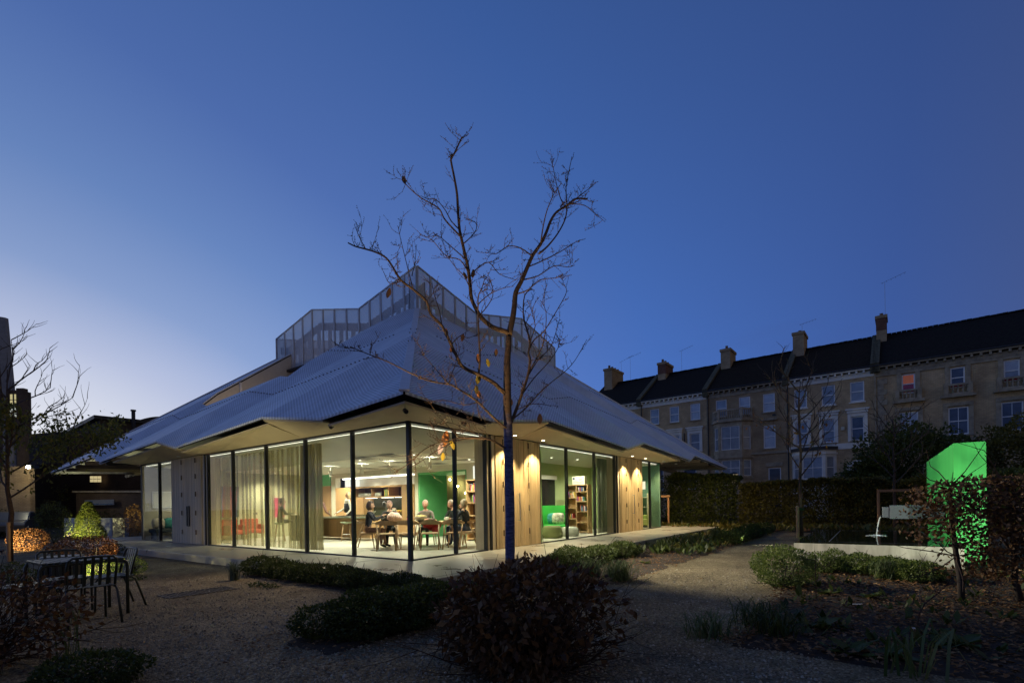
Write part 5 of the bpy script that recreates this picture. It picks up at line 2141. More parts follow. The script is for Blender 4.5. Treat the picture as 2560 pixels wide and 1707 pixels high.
# house 4
h = house('large buff brick house at the right edge with stone balconies and an orange curtained window', 6.45, 13.0, SLATE, BUFF,
          [(1.45, 2.17, 8.45, 9.78, P_ORANGE, {'sill': False, 'low': P_RED}), (3.95, 4.67, 8.45, 9.78, P_DARK, {'sill': False, 'low': P_DARK}), (6.45, 7.17, 8.45, 9.78, P_NET, {'sill': False, 'low': P_BLUE}),
           (8.9, 9.62, 8.45, 9.78, P_DARK, {'sill': False}),
           (1.3, 2.3, 5.4, 7.2, P_NET, {'bars': 1}), (3.82, 4.82, 5.4, 7.2, P_DARK, {'bars': 1}), (6.3, 7.3, 5.4, 7.2, P_DARK, {'bars': 1}), (8.8, 9.8, 5.4, 7.2, P_DARK, {'bars': 1})], 'stone')
chimney(h, .0, 3.4, .62, 1.5, 12.2, 14.9, BUFFD, 1, REDB)
party(h, .05)
MB().cyl((.0, -.08, 0), (.0, -.08, 10.2), .05, n=8).obj('downpipe', STONEW, h)
for k in range(26):
    ww = .55 if k % 2 else .36
    MB().box(.12, .12 + ww, -.05, .005, .3 + k * .36, .3 + k * .36 + .34).obj('quoin', STONEW, h)
MB().box(0, 13, -.1, -.0, 9.86, 9.97).obj('string_course', STONEW, h)
for k in range(64):
    MB().box(.1 + k * .2, .19 + k * .2, -.1, -.0, 10.0, 10.12).obj('dentil', STONEW, h)
for cx in (1.81, 4.31, 6.81, 9.26):
    for s in (-1, 1):
        MB().box(cx + s * .50 - .12, cx + s * .50 + .12, -.08, .0, 8.4, 9.86).obj('pilaster', STONEW, h)
        MB().box(cx + s * .62 - .12, cx + s * .62 + .12, -.06, .0, 5.3, 7.5).obj('pilaster', STONEW, h)
    MB().box(cx - .85, cx + .85, -.42, .0, 7.82, 7.98).obj('balcony_slab', STONEW, h)
    balustrade(h, [(cx - .6, -.05), (cx - .6, -.32), (cx + .6, -.32), (cx + .6, -.05)], 7.98, .7, STONEW, .2)
    MB().box(cx - .74, cx + .74, -.1, .0, 7.26, 7.5).obj('lintel', STONEW, h)
    for k in range(9):
        MB().box(cx - .5 + k * .11, cx - .43 + k * .11, -.14, -.101, 7.27, 7.36).obj('dentil', STONEW, h)
    MB().box(cx - .9, cx + .9, -.06, .0, 4.4, 5.2).obj('apron_panel', STONEW, h)
MB().box(3.98, 4.64, -.0, .06, 8.52, 8.7).obj('red_cloth', P_RED, h)
MB().box(6.48, 7.14, -.0, .06, 8.52, 8.75).obj('red_cloth', P_RED, h)
# television aerials
ALU = M('aerial_metal', (.3, .3, .3), .4, metal=.8)


def aerial(label, x, y, z0, h_, ln, dr):
    t = thing('tv_aerial', label, 'aerial', T0 + FD * x + FN * y + Vector((0, 0, z0)), TA, 'television aerials')
    MB().cyl((0, 0, 0), (0, 0, h_), .010, n=6).obj('mast', ALU, t)
    MB().cyl((-ln * .15, 0, h_), (ln * .85, 0, h_ + dr), .009, n=6).obj('boom', ALU, t)
    for k in range(6):
        c = Vector((-ln * .1 + ln * .18 * k, 0, h_ + dr * (k / 6)))
        MB().cyl(c - Vector((0, .18, 0)), c + Vector((0, .18, 0)), .008, n=4).obj('element', ALU, t)


aerial('tall thin television aerial on the chimney of the large right hand house', 7.0, 4.0, 15.1, 2.6, 1.5, .45)
aerial('television aerial with a short boom beside the stone bay house chimney', 1.5, 4.0, 15.1, .75, 1.2, .2)
aerial('television aerial rising behind the red banded chimney', -9.0, 5.4, 13.5, 2.6, 1.3, .35)
aerial('television aerial on the leftmost chimney stack, taller mast', -14.2, 5.0, 13.5, 2.9, 1.4, .3)
aerial('television aerial on the leftmost chimney stack, shorter mast', -15.2, 5.0, 14.9, 1.2, 1.5, .5)
# street lamp glowing in front of the terrace
p = site(1834, 1186, 33)
t = thing('street_lamp', 'street lamp with a pale dome lit in front of the stone bay house', 'street lamp', (p.x, p.y, 0))
MB().cyl((0, 0, 0), (0, 0, p.z - .1), .05, n=10).obj('post', LEAD, t)
MB().lathe([(.16, -.5), (.24, -.02), (.30, 0), (.05, .1)], 14, (0, 0, p.z)).obj('lantern', emitter('street_lantern', (1, .8, .5), .55), t)
MB().lathe([(.32, 0), (.2, .1), (.03, .16)], 14, (0, 0, p.z + .003)).obj('lantern_cap', LEAD, t)
point('street_light', (0, 0, p.z - .7), 60, (1, .75, .45), .12, t)

# ================================================================ buildings at the left
def block(parent, name, mat, u0, u1, vtop, Y0, Y1, z0=0, depth=10):
    a, b = site(u0, vtop, Y0), site(u1, vtop, Y1)
    d = (b - a)
    d.z = 0
    n = Vector((-d.y, d.x, 0)).normalized()
    z = a.z
    P = [Vector((a.x, a.y, z0)), Vector((b.x, b.y, z0)), Vector((b.x, b.y, z0)) + n * depth, Vector((a.x, a.y, z0)) + n * depth]
    off = parent.location
    MB().hexa([p - off for p in P] + [Vector((p.x, p.y, z)) - off for p in P]).obj(name, mat, parent)
    return a, b, d.normalized(), n


DKB = brickmat('dark_school_brick', (.15, .115, .085), (.11, .085, .065), (.10, .09, .075))
PALEB = brickmat('pale_garden_brick', (.20, .135, .09), (.16, .11, .07), (.15, .12, .09))
t = thing('school_building', 'long dark brick building with flat roofs and tall windows beyond the pavilion on the left', 'building', (-30, 50, 0))
a, b, d, n = block(t, 'wall', DKB, 169, 250, 1088, 60, 50, depth=14)
off = t.location
LITW = emitter('lit_window_pale', (1, .80, .45), .38)
for k in range(7):
    c = a.lerp(b, (k + .6) / 7.4)
    c.z = 0
    mm = []
    mb = MB()
    for (dx, dz) in ((-.5, 5.5), (.5, 5.5), (.5, 8.2), (-.5, 8.2)):
        mm.append(c + d * dx - n * .05 + Vector((0, 0, dz)) - off)
    mb.slab(mm, n * .03)
    w_ = mb.obj('window', P_DARK if k != 4 else LITW, t)
    mb = MB()
    for (dx, dz, ex, ez) in ((-.55, 5.5, -.55, 8.2), (.55, 5.5, .55, 8.2), (-.55, 6.9, .55, 6.9), (0, 5.5, 0, 8.2)):
        mb.bar(c + d * dx - n * .07 + Vector((0, 0, dz)) - off, c + d * ex - n * .07 + Vector((0, 0, ez)) - off, .07, .07)
    mb.obj('window_frame', WFR, w_)
mb = MB()
zt = a.z
pts = [a - d * .3 - n * .5, b + d * .3 - n * .5, b + d * .3 + n * 14, a - d * .3 + n * 14]
mb.slab([Vector((p.x, p.y, zt)) - off for p in pts], (0, 0, .35))
mb.obj('roof', LEAD, t)
a2, b2, d2, n2 = block(t, 'wall', DKB, 252, 330, 1062, 51, 53, depth=10)
a3, b3, d3, n3 = block(t, 'wall', DKB, 326, 460, 1056, 52.5, 56, depth=10)
mb = MB()
q = []
for k in range(13):
    f = k / 12
    c = a3.lerp(b3, f * .6)
    q.append(Vector((c.x, c.y, a3.z - .05 + 1.0 * math.sin(PI * (f * .5)))) - off)
q.append(Vector((b3.x, b3.y, a3.z)) - off)
q.append(Vector((b3.x, b3.y, a3.z - .1)) - off)
q.append(Vector((a3.x, a3.y, a3.z - .1)) - off)
mb.slab(q, n3 * 8)
mb.obj('curved_roof', LEAD, t)
for (u, vt, vb, Y) in ((291, 1046, 1090, 50.5), (334, 1028, 1072, 51.5)):
    p, q_ = site(u, vb, Y), site(u, vt, Y)
    MB().cyl(p - off, Vector((p.x, p.y, q_.z)) - off, .17, n=10).obj('flue', LEAD, t)
    MB().cyl(Vector((p.x, p.y, q_.z)) - off, Vector((p.x, p.y, q_.z + .15)) - off, .24, n=10).obj('flue_cap', LEAD, t)

t = thing('brick_outbuilding', 'low brick outbuilding with a white coping and a poster board, behind the left shrubs', 'building', (-24, 30, 0))
off = t.location
a, b, d, n = block(t, 'wall', PALEB, 190, 360, 1231, 33, 31, depth=6)
pts = [a - d * .15 - n * .15, b + d * .15 - n * .15, b + d * .15 + n * .4, a - d * .15 + n * .4]
MB().slab([p - off for p in pts], (0, 0, .12)).obj('coping', STONEW, t)
p, q = site(216, 1263, 32.2), site(288, 1248, 31.4)
mb = MB()
mb.slab([Vector((p.x, p.y, p.z)) - off - n * .1, Vector((q.x, q.y, p.z)) - off - n * .1, Vector((q.x, q.y, q.z)) - off - n * .1, Vector((p.x, p.y, q.z)) - off - n * .1], n * .05)
pb = mb.obj('poster_board', M('poster_white', (.24, .26, .29), .6, var=.15, scale=2), t)
mb = MB()
for k, (x0, x1, z0, z1) in enumerate(((.05, .5, .1, .3), (.55, .95, .08, .22), (.1, .3, .55, .8))):
    A = p.lerp(q, x0)
    B = p.lerp(q, x1)
    h0 = p.z + (q.z - p.z) * z0
    h1 = p.z + (q.z - p.z) * z1
    mb.slab([Vector((A.x, A.y, h0)) - off - n * .11, Vector((B.x, B.y, h0)) - off - n * .11, Vector((B.x, B.y, h1)) - off - n * .11, Vector((A.x, A.y, h1)) - off - n * .11], n * .005)
mb.obj('poster_print', M('poster_blue', (.08, .16, .30), .6, var=.4, scale=4), pb)
t = thing('rear_wing', 'dark two storey wing with a row of lit yellow windows under the far left eave', 'building', (-26, 40, 0))
off = t.location
a, b, d, n = block(t, 'wall', BROWNB, 40, 385, 1165, 46, 40, depth=8)
a, b, d, n = block(t, 'upper_wall', BROWNB, 30, 176, 1088, 49, 47, depth=8)
for k, u in enumerate((229, 238.5, 248)):
    A, B = site(u, 1205, 41.6), site(u + 7.5, 1190, 41.6)
    mb = MB()
    mb.slab([Vector((A.x, A.y, A.z)) - off - n * .12, Vector((B.x, A.y, A.z)) - off - n * .12, Vector((B.x, A.y, B.z)) - off - n * .12, Vector((A.x, A.y, B.z)) - off - n * .12], n * .04)
    mb.obj('window', emitter('lit_window_warm', (1, .82, .42), .55), t)
    mb = MB()
    mb.bar(Vector((A.x, A.y, (A.z + B.z) / 2)) - off - n * .15, Vector((B.x, A.y, (A.z + B.z) / 2)) - off - n * .15, .04, .04)
    mb.obj('window_frame', WFR, t)
# church-like gabled hall at the left edge
t = thing('gabled_hall', 'tall gabled brick hall at the left edge with a lit bay window', 'building', (-32, 30, 0))
off = t.location
A = site(13, 794.7, 31)
B = site(26, 985, 31)
C_ = site(-40, 790, 31)
hall = brickmat('hall_brick', (.13, .085, .06), (.10, .065, .05), (.1, .085, .07))
CONCL = M('pale_render', (.26, .25, .24), .85, var=.15)
mb = MB()
x0, x1 = -46, A.x
for zt, z0 in ((A.z, 0),):
    mb.hexa([Vector(p) - off for p in ((x0, 31, 0), (B.x + .1, 31, 0), (B.x - .4, 31.4, 0), (x0, 45, 0), (x0, 31, zt - 1.5), (A.x - .55, 31, zt), (A.x - .7, 31.4, zt), (x0, 45, zt - 1.5))])
mb.obj('wall', hall, t)
mb = MB()
mb.slab([Vector(p) - off for p in ((A.x - .52, 30.95, A.z + .1), (A.x + .05, 30.95, A.z), (B.x + .18, 30.95, B.z), (B.x + .12, 30.95, 0), (B.x - .5, 30.95, 0), (B.x - .45, 30.95, B.z))], (0, .2, 0))
mb.obj('gable_wall', CONCL, t)
p, q = site(20, 1045, 30.2), site(50, 975, 30.2)
MB().box(p.x - off.x, q.x - off.x, 30.2 - off.y, 30.9 - off.y, p.z - 1.5, q.z).obj('bay', hall, t)
p, q = site(44, 1215, 30.1), site(58, 970, 30.1)
MB().box(p.x - off.x, q.x - off.x, 30.1 - off.y, 30.4 - off.y, p.z, q.z).obj('buttress', hall, t)
for k, (v0, v1) in enumerate(((998, 985), (1014, 1000), (1042, 1017))):
    p, q = site(24, v0, 30.1), site(43, v1, 30.1)
    MB().box(p.x - off.x, q.x - off.x, 30.13 - off.y, 30.19 - off.y, p.z, q.z).obj('window', emitter('bay_window_lit', (1, .88, .45) if k < 2 else (.9, .95, .85), .5), t)
p, q = site(33, 1042, 30.1), site(34.5, 985, 30.1)
MB().box(p.x - off.x, q.x - off.x, 30.08 - off.y, 30.125 - off.y, p.z, q.z).obj('window_bar', LEAD, t)
p, q = site(40, 1240, 29.2), site(74, 1165, 29.2)
MB().box(p.x - off.x - 6, q.x - off.x, 29.2 - off.y, 29.5 - off.y, 0, q.z).obj('annexe', BUFFD, t)
p = site(70, 1167, 28.4)
t = thing('wall_light', 'bright white floodlight shining on the annexe wall at the left', 'lamp', p)
MB().ball((0, 0, 0), .09, 10, 6).obj('bulb', emitter('flood_bulb', (1, .97, .85), 60), t)
MB().box(-.12, .12, .05, .55, -.06, .12).obj('lamp_housing', LEAD, t)
point('flood_light', (0, -.25, -.1), 60, (1, .92, .6), .08, t)
# parked car half hidden at far left
p = ground(52, 1290)
t = thing('parked_car', 'silver parked car half hidden behind the left tree', 'car', (-28.4, 28.2, 0), 2.2)
CARP = M('car_paint', (.12, .125, .13), .3, metal=.4, var=.03)
prof = [(-2.1, .35), (-2.15, .7), (-1.9, .9), (-1.2, .98), (-.6, 1.42), (.7, 1.45), (1.4, 1.0), (2.05, .85), (2.15, .6), (2.1, .35)]
mb = MB()
mb.slab([(x, -.85, z) for x, z in prof], (0, 1.7, 0))
mb.obj('body', CARP, t, bevel=.05)
MB().slab([(-1.05, -.86, 1.0), (-.58, -.86, 1.36), (.65, -.86, 1.38), (1.2, -.86, 1.02)], (0, 1.72, 0)).obj('window', P_DARK, t)
for x in (-1.35, 1.35):
    for y in (-.8, .8):
        w_ = MB().cyl((x, y - .1, .32), (x, y + .1, .32), .32, n=16).obj('wheel', BLACK, t)
        MB().cyl((x, y - .11, .32), (x, y + .11, .32), .18, n=12).obj('rim', STEEL, w_)
for y in (-.6, .6):
    MB().box(2.08, 2.17, y - .2, y + .2, .6, .75).obj('headlight', STUC, t)

# ================================================================ garden
LF = {
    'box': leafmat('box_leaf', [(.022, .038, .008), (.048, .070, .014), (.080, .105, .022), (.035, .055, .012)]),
    'boxlit': leafmat('lit_tone_box_leaf', [(.06, .10, .018), (.12, .17, .032), (.19, .24, .055), (.09, .13, .022)]),  # box leaf again, with lamplight worked into a brighter colour
    'beech': leafmat('brown_beech_leaf', [(.055, .024, .008), (.11, .050, .016), (.17, .085, .030), (.08, .034, .011), (.24, .15, .07)], .6, .25),
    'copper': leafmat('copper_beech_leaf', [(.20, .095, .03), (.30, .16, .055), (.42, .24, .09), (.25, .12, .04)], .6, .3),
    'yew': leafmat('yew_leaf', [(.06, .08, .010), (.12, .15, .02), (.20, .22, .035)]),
    'dark': leafmat('dark_evergreen_leaf', [(.05, .065, .014), (.08, .10, .02), (.12, .14, .03)]),
    'olive': leafmat('olive_evergreen_leaf', [(.09, .085, .016), (.14, .125, .025), (.20, .17, .04)]),
    'autumn': leafmat('autumn_tree_leaf', [(.10, .12, .016), (.21, .20, .03), (.30, .23, .045), (.08, .11, .02)], .5, .45),
    'orange': leafmat('orange_leaf', [(.35, .12, .02), (.45, .18, .03), (.40, .26, .04)], .5, .45),
    'grass': leafmat('grass_blade', [(.05, .085, .022), (.09, .13, .04), (.13, .17, .06), (.12, .12, .05)]),
    'sage': leafmat('grey_green_leaf', [(.09, .12, .08), (.13, .16, .11), (.07, .10, .06)]),
    'litter': leafmat('fallen_leaf', [(.08, .04, .015), (.16, .08, .028), (.25, .13, .045), (.11, .055, .02), (.34, .21, .09)], .7, .1),
}
BARK = M('shrub_bark', (.035, .025, .018), .9, var=.3, scale=20)
TWIG = M('brown_twig', (.05, .026, .014), .85, var=.3, scale=20)


def shrub(label, loc, r, n, size, mat, seed, cat='shrub', name='shrub', group=None, depth=.35, lump=.16, stems=10, trad=.006, h0=0.0, rz=0.0, aspect=1.8, droop=0.0):
    t = thing(name, label, cat, loc, rz, group)
    leaves(n, ball_sampler(r, h0, depth, lump, seed), size, seed, aspect=aspect, droop=droop).obj('foliage', mat, t)
    if stems:
        twig_net(stems, max(r[0], r[1]), r[2] * 1.6, seed + 1, trad).obj('stems', BARK, t)
    return t


# ---- clipped box hedges by the plinth: each plant is a part of its hedge
def hedge(label, pts, r, n, size, mat, seed, name='box_hedge', cat='hedge'):
    c = pts[len(pts) // 2]
    t = thing(name, label, cat, c)
    rng = random.Random(seed)
    base = [leaves(n, ball_sampler(r, 0, .32, .2, seed + k), size, seed + k).mesh('foliage', mat) for k in range(4)]
    st = twig_net(7, r[0], r[2] * 1.5, seed, .006).mesh('stems', BARK)
    for k, p in enumerate(pts):
        s_ = rng.uniform(.85, 1.15)
        o = link_mesh('foliage', base[k % 4], t, p - c, (0, 0, rng.uniform(0, 6.28)))
        o.scale = (s_, s_, s_ * rng.uniform(.9, 1.12))
        q = link_mesh('stems', st, o)
    return t


rh = random.Random(21)
pts = [pl(-2.15 + rh.gauss(0, .05), -2.5 + i * .42, 0) for i in range(12)]
hedge('clipped box hedge along the plinth edge, the longer row nearest the glass corner', pts, (.33, .33, .155), 3600, .034, LF['box'], 31)
pts = [pl(-4.3 + i * .40, -3.35 - (.15 if i % 2 else .0) + rh.gauss(0, .06), 0) for i in range(6)] + [pl(-4.1 + i * .42, -3.85 + rh.gauss(0, .05), 0) for i in range(6)]
hedge('low dark box hedge in two rows in front of the longer row', pts, (.34, .34, .18), 3800, .034, LF['box'], 41)
pts = [pl(1.0 + i * .45, -2.85 - (.25 if i % 3 == 1 else 0), 0) for i in range(9)]
hedge('box hedge at the foot of the blue trunked tree', pts, (.36, .36, .175), 4000, .034, LF['box'], 51)
pts = [pl(9.0 + i * .5, -4.45, 0) for i in range(15)]
hedge('low box edging along the far left side of the gravel path', pts, (.34, .34, .2), 2200, .045, LF['box'], 61)

# ---- foreground beech dome
p = ground(1332, 1660)
T = thing('beech_dome', 'big clipped dome of brown beech leaves in the centre foreground', 'shrub', (.16, 4.08, 0))
dome_ = ball_sampler((.765, .76, .435), .02, .46, .16, 5)


def dome_thin(rng):
    while True:
        p, d = dome_(rng)
        bare = (p.x - .05) * 1.1 + (.55 - p.z) * .9 + .35 * mnoise.noise(p * 4)
        if rng.random() > min(.86, max(0, bare * 1.5)):
            return p, d


leaves(4300, dome_thin, .070, 5, droop=.5, aspect=1.9).obj('foliage', LF['beech'], T)
twig_net(150, .78, .88, 6, .0055).obj('stems', TWIG, T)
# ---- brown beech at the left bottom corner, dark shrub beside it
T = thing('brown_beech_bush', 'loose brown beech bush in the bottom left corner', 'shrub', (-4.75, 4.35, 0))
leaves(1900, ball_sampler((.85, .8, .38), .05, .5, .2, 9), .06, 9, droop=.3).obj('foliage', LF['beech'], T)
twig_net(80, .85, .8, 10, .0055).obj('stems', TWIG, T)
shrub('low dark green shrub at the bottom edge beside the brown beech bush', ground(225, 1720), (.36, .34, .13), 4200, .03, LF['box'], 12)
# ---- round box plants beside the basin
BX = [((1962, 1478), .46, .31, 'big round box ball at the corner of the bed, nearest the gravel path'),
      ((2052, 1447), .24, .20, 'small upright box ball in shade just right of the big one'),
      ((2088, 1443), .22, .22, 'narrow box ball standing second right of the big one'),
      ((2150, 1448), .38, .18, 'broad box ball in the middle of the row before the basin wall'),
      ((2222, 1455), .36, .18, 'box ball right of the middle one, behind the grass tuft'),
      ((2298, 1468), .36, .17, 'last box ball of the row, half under the brown beech')]
for k, ((u, v), r, h_, lb) in enumerate(BX):
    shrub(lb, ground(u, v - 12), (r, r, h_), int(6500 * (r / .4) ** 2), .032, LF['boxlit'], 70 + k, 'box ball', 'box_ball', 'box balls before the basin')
# ---- pleached brown beech at the right
T = thing('beech_screen', 'tall brown beech screen on two slim trunks in front of the green wall', 'hedge', (6.3, 6.3, 0))


def scr(rng):
    while True:
        x = rng.uniform(-1.0, 2.8)
        z = rng.uniform(.30, 1.62)
        y = rng.gauss(0, .22) - x * .12
        n_ = mnoise.noise(Vector((x * 1.6, y * 2, z * 1.9)))
        if x < -.55 and abs(z - 1.15) > .35 + (x + 1) * .2:
            continue
        lim = -.22 if z > .72 else .06 - (z - .3) * .6
        if x > 1.1:
            lim -= .5
        if n_ + .28 * rng.random() > lim:
            break
    return Vector((x, y, z)), Vector((0, -.3, .2))


leaves(17000, scr, .058, 15, droop=.25).obj('foliage', LF['beech'], T)
for (x, s_) in ((-.58, 1), (.08, 2), (1.4, 3), (2.2, 4)):
    rr = random.Random(s_)
    pts = [Vector((x + rr.gauss(0, .02), -x * .12 + .02 * k, .3 * k)) for k in range(6)]
    MB().tube(pts, [.040, .034, .030, .026, .02, .010], 8).obj('trunk', BARK, T, True)
    tw = MB()
    for k in range(26):
        b = pts[2 + k % 4]
        d = Vector((rr.gauss(0, 1), rr.gauss(0, .35), rr.gauss(.25, .5))).normalized()
        q1 = b + d * .25
        q2 = q1 + (d + Vector((rr.gauss(0, .4), 0, rr.gauss(0, .4)))) * .22
        q3 = q2 + (d + Vector((rr.gauss(0, .5), 0, rr.gauss(0, .5)))) * .18
        tw.tube([b, q1, q2, q3], [.009, .007, .005, .003], 4, cap=False)
    tw.obj('branches', TWIG, T)

# ---- shrubs on the left
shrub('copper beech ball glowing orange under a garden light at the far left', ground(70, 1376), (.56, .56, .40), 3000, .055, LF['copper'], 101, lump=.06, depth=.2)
shrub('tall dark rounded evergreen between the orange ball and the lit yew', ground(132, 1358), (.62, .6, .92), 3200, .05, LF['dark'], 102)
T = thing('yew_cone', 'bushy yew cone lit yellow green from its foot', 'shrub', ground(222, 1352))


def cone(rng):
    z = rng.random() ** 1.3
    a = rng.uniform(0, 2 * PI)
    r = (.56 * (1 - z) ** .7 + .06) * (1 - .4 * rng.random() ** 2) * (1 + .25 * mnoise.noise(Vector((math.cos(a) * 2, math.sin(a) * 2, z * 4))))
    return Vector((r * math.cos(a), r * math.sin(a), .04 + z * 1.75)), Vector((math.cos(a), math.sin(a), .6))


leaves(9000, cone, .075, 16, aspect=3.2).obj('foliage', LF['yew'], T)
MB().tube([(0, 0, 0), (0, 0, 1.4)], [.05, .015], 8).obj('stems', BARK, T)
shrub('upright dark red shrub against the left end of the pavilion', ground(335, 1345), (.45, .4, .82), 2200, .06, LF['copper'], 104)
shrub('wide copper brown shrub behind the garden table', ground(212, 1405), (.72, .66, .34), 3600, .05, LF['beech'], 105)
shrub('small dark box shrub right of the copper brown shrub', ground(280, 1384), (.36, .34, .16), 1200, .035, LF['box'], 106)
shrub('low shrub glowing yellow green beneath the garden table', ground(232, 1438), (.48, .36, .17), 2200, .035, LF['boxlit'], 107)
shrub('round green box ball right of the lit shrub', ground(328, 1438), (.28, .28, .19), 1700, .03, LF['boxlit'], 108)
shrub('dark clump of box at the left edge beyond the chair', ground(30, 1462), (.42, .4, .2), 1700, .035, LF['dark'], 109)
shrub('dark laurel mass behind the low white wall', ground(300, 1330), (1.6, .6, .75), 2600, .09, LF['dark'], 110)
shrub('dark shrub mass at the far left behind the leafy tree', ground(15, 1340), (1.6, .9, .8), 3000, .08, LF['dark'], 111)
for (u, v, r, h_, sd, lb) in ((585, 1450, .14, .34, 201, 'small grey green lavender plant alone in the gravel beside the plinth'),):
    t = thing('lavender', lb, 'plant', ground(u, v))
    blades(160, r, h_, sd, .006, .2).obj('foliage', LF['sage'], t)
for (u, v, sd, lb) in ((640, 1466, 1, 'flat weed in the gravel, left of two below the box hedge'), (676, 1470, 2, 'flat weed in the gravel, right of two below the box hedge'), (925, 1500, 3, 'flat weed in the gravel between the two box hedges'), (340, 1440 + 10, 4, 'flat weed in the gravel right of the round green box ball')):
    t = thing('weed', lb, 'weed', ground(u, v))
    leaves(120, ball_sampler((.16, .12, .03), 0, .8, .2, sd), .04, sd).obj('foliage', LF['box'], t)

# ---- grasses and perennials
GR = [((1480, 1442), .26, .40, 150, 'grass', 'grass tuft right of the beech dome, the left one with tall dry stems'), ((1545, 1452), .42, .42, 300, 'grass', 'big pale arching grass tuft at the corner of the path'),
      ((2215, 1452), .26, .42, 170, 'grass', 'strappy grass tuft standing before the box balls'), ((1770, 1592), .38, .28, 120, 'grass', 'green grass tuft at the bed corner beside the foreground gravel'),
      ((1935, 1590), .42, .36, 130, 'box', 'dark grass clump in the near bed'), ((1885, 1560), .36, .30, 90, 'box', 'smaller dark grass clump left of the bigger one in the near bed'),
      ((1790, 1350), .35, .45, 170, 'grass', 'tuft of grass in the middle of the bed along the plinth'), ((1655, 1380), .35, .40, 170, 'box', 'dim grass tuft in the bed along the plinth, left of the middle one'),
      ((1720, 1362), .35, .42, 150, 'grass', 'loose grass in the bed along the plinth between two tufts'), ((175, 1640), .16, .50, 9, 'grass', 'few strappy leaves between the brown beech bush and the dark shrub'),
      ((2290, 1690), .34, .50, 22, 'grass', 'strappy iris leaves at the bottom right edge'), ((2010, 1352), .2, .2, 50, 'grass', 'small weed tuft beside the staked young tree')]
for k, ((u, v), r, h_, n, m_, lb) in enumerate(GR):
    t = thing('grass_tuft', lb, 'grass tuft', ground(u, v))
    blades(n, r, h_, 300 + k, .0055 if n > 60 else .010, 1.1).obj('foliage', LF[m_], t)


def leafy(label, loc, n, L, seed, mat):
    t = thing('leafy_plant', label, 'plant', loc)
    rng = random.Random(seed)
    for k in range(n):
        a = k * 2.4 + rng.uniform(-.3, .3)
        e = rng.uniform(.25, .9)
        d = Vector((math.cos(a) * math.cos(e), math.sin(a) * math.cos(e), math.sin(e)))
        sd = Vector((-math.sin(a), math.cos(a), 0))
        mb = MB()
        ll = L * rng.uniform(.6, 1.1)
        w = ll * .22
        pts = []
        for i in range(6):
            f = i / 5
            c = d * ll * f + Vector((0, 0, -.5 * ll * f * f * .6))
            ww = w * math.sin(PI * min(1, f * .85 + .12)) * (1 + .15 * (i % 2))
            pts.append((c + sd * ww + Vector((0, 0, .02)), c, c - sd * ww + Vector((0, 0, .02))))
        vs_ = [q for tr in pts for q in tr]
        fs = []
        for i in range(5):
            for j in range(2):
                fs.append((i * 3 + j, i * 3 + j + 1, (i + 1) * 3 + j + 1, (i + 1) * 3 + j))
        mb.add(vs_, fs)
        mb.obj('leaf', mat, t, True)
    return t


leafy('broad leaved green plant in the near bed, right of the dark grass clump', ground(2050, 1575), 13, .30, 1, LF['box'])
leafy('low leafy plant in the middle of the near bed', ground(2130, 1640), 12, .28, 2, LF['box'])
leafy('small leafy plant under the box balls', ground(2065, 1490), 10, .2, 3, LF['box'])
leafy('spreading leafy plant below the strappy grass tuft', ground(2170, 1500), 12, .24, 4, LF['box'])
leafy('leafy plant in the dark right part of the near bed', ground(2400, 1620), 11, .28, 5, LF['box'])
leafy('leafy plant near the bottom right iris', ground(2220, 1650), 11, .26, 6, LF['box'])
leafy('round leaved plant at the path side of the plinth bed', ground(1610, 1410), 9, .18, 7, LF['box'])


def sapling(label, u, v, pts_px, Y, r0, seed):
    b = ground(u, v)
    t = thing('sapling', label, 'sapling', b)
    pts = [Vector((0, 0, 0))] + [site(*p_, b.y) - b for p_ in pts_px]
    MB().tube(pts, [r0 * (1 - .7 * i / len(pts)) for i in range(len(pts))], 6).obj('stem', TWIG, t)
    rng = random.Random(seed)
    tw = MB()
    for q in pts[1:]:
        for _ in range(3):
            d = Vector((rng.gauss(0, 1), rng.gauss(0, .6), abs(rng.gauss(.6, .4)))).normalized()
            tw.tube([q, q + d * .12, q + d * .22 + Vector((rng.gauss(0, .03), 0, .02))], [r0 * .4, r0 * .3, r0 * .15], 4, cap=False)
    tw.obj('twigs', TWIG, t)


sapling('bare forked sapling in the dark right part of the near bed', 2289, 1572, [(2300, 1530), (2312, 1508), (2342, 1485), (2366, 1463)], 5, .009, 1)
sapling('thin bare sapling standing in the near bed below the narrow box ball', 2040, 1512, [(2040, 1470), (2038, 1420), (2040, 1400)], 6, .007, 2)
sapling('forked bare sapling in the far bed against the hedge', 1926, 1296, [(1922, 1280), (1915, 1262)], 20, .018, 3)
t = thing('plant_label', 'white plant label lying in the near bed', 'plant label', ground(2142, 1516))
MB().box(-.07, .07, -.012, .012, .03, .036).obj('label_strip', WHITE, t)
t = thing('plant_label', 'white plant tag at the foot of the bare forked sapling', 'plant label', ground(2286, 1581) + Vector((0, 0, .0)))
MB().box(-.03, .03, -.012, .012, .03, .05).obj('label_strip', WHITE, t)

# ---- fallen leaves
def litter(name, n, sampler, size, seed, mat):
    rng = random.Random(seed)
    mb = MB()
    for _ in range(n):
        p = sampler(rng)
        a = rng.uniform(0, 6.28)
        L = size * rng.uniform(.5, 1.3)
        d = Vector((math.cos(a), math.sin(a), rng.uniform(-.1, .3)))
        s_ = Vector((-math.sin(a), math.cos(a), rng.uniform(-.35, .35)))
        c1 = p + d * L * .5 + Vector((0, 0, L * .14))
        mb.add([p, c1 + s_ * L * .28, p + d * L, c1 - s_ * L * .28], [(0, 1, 2), (0, 2, 3)])
    tag(mb.obj(name, mat), kind='stuff')


def on(x0, x1, y0, y1, z=.055):
    return lambda rng: pl(rng.uniform(x0, x1), rng.uniform(y0, y1), z + rng.random() * .03)


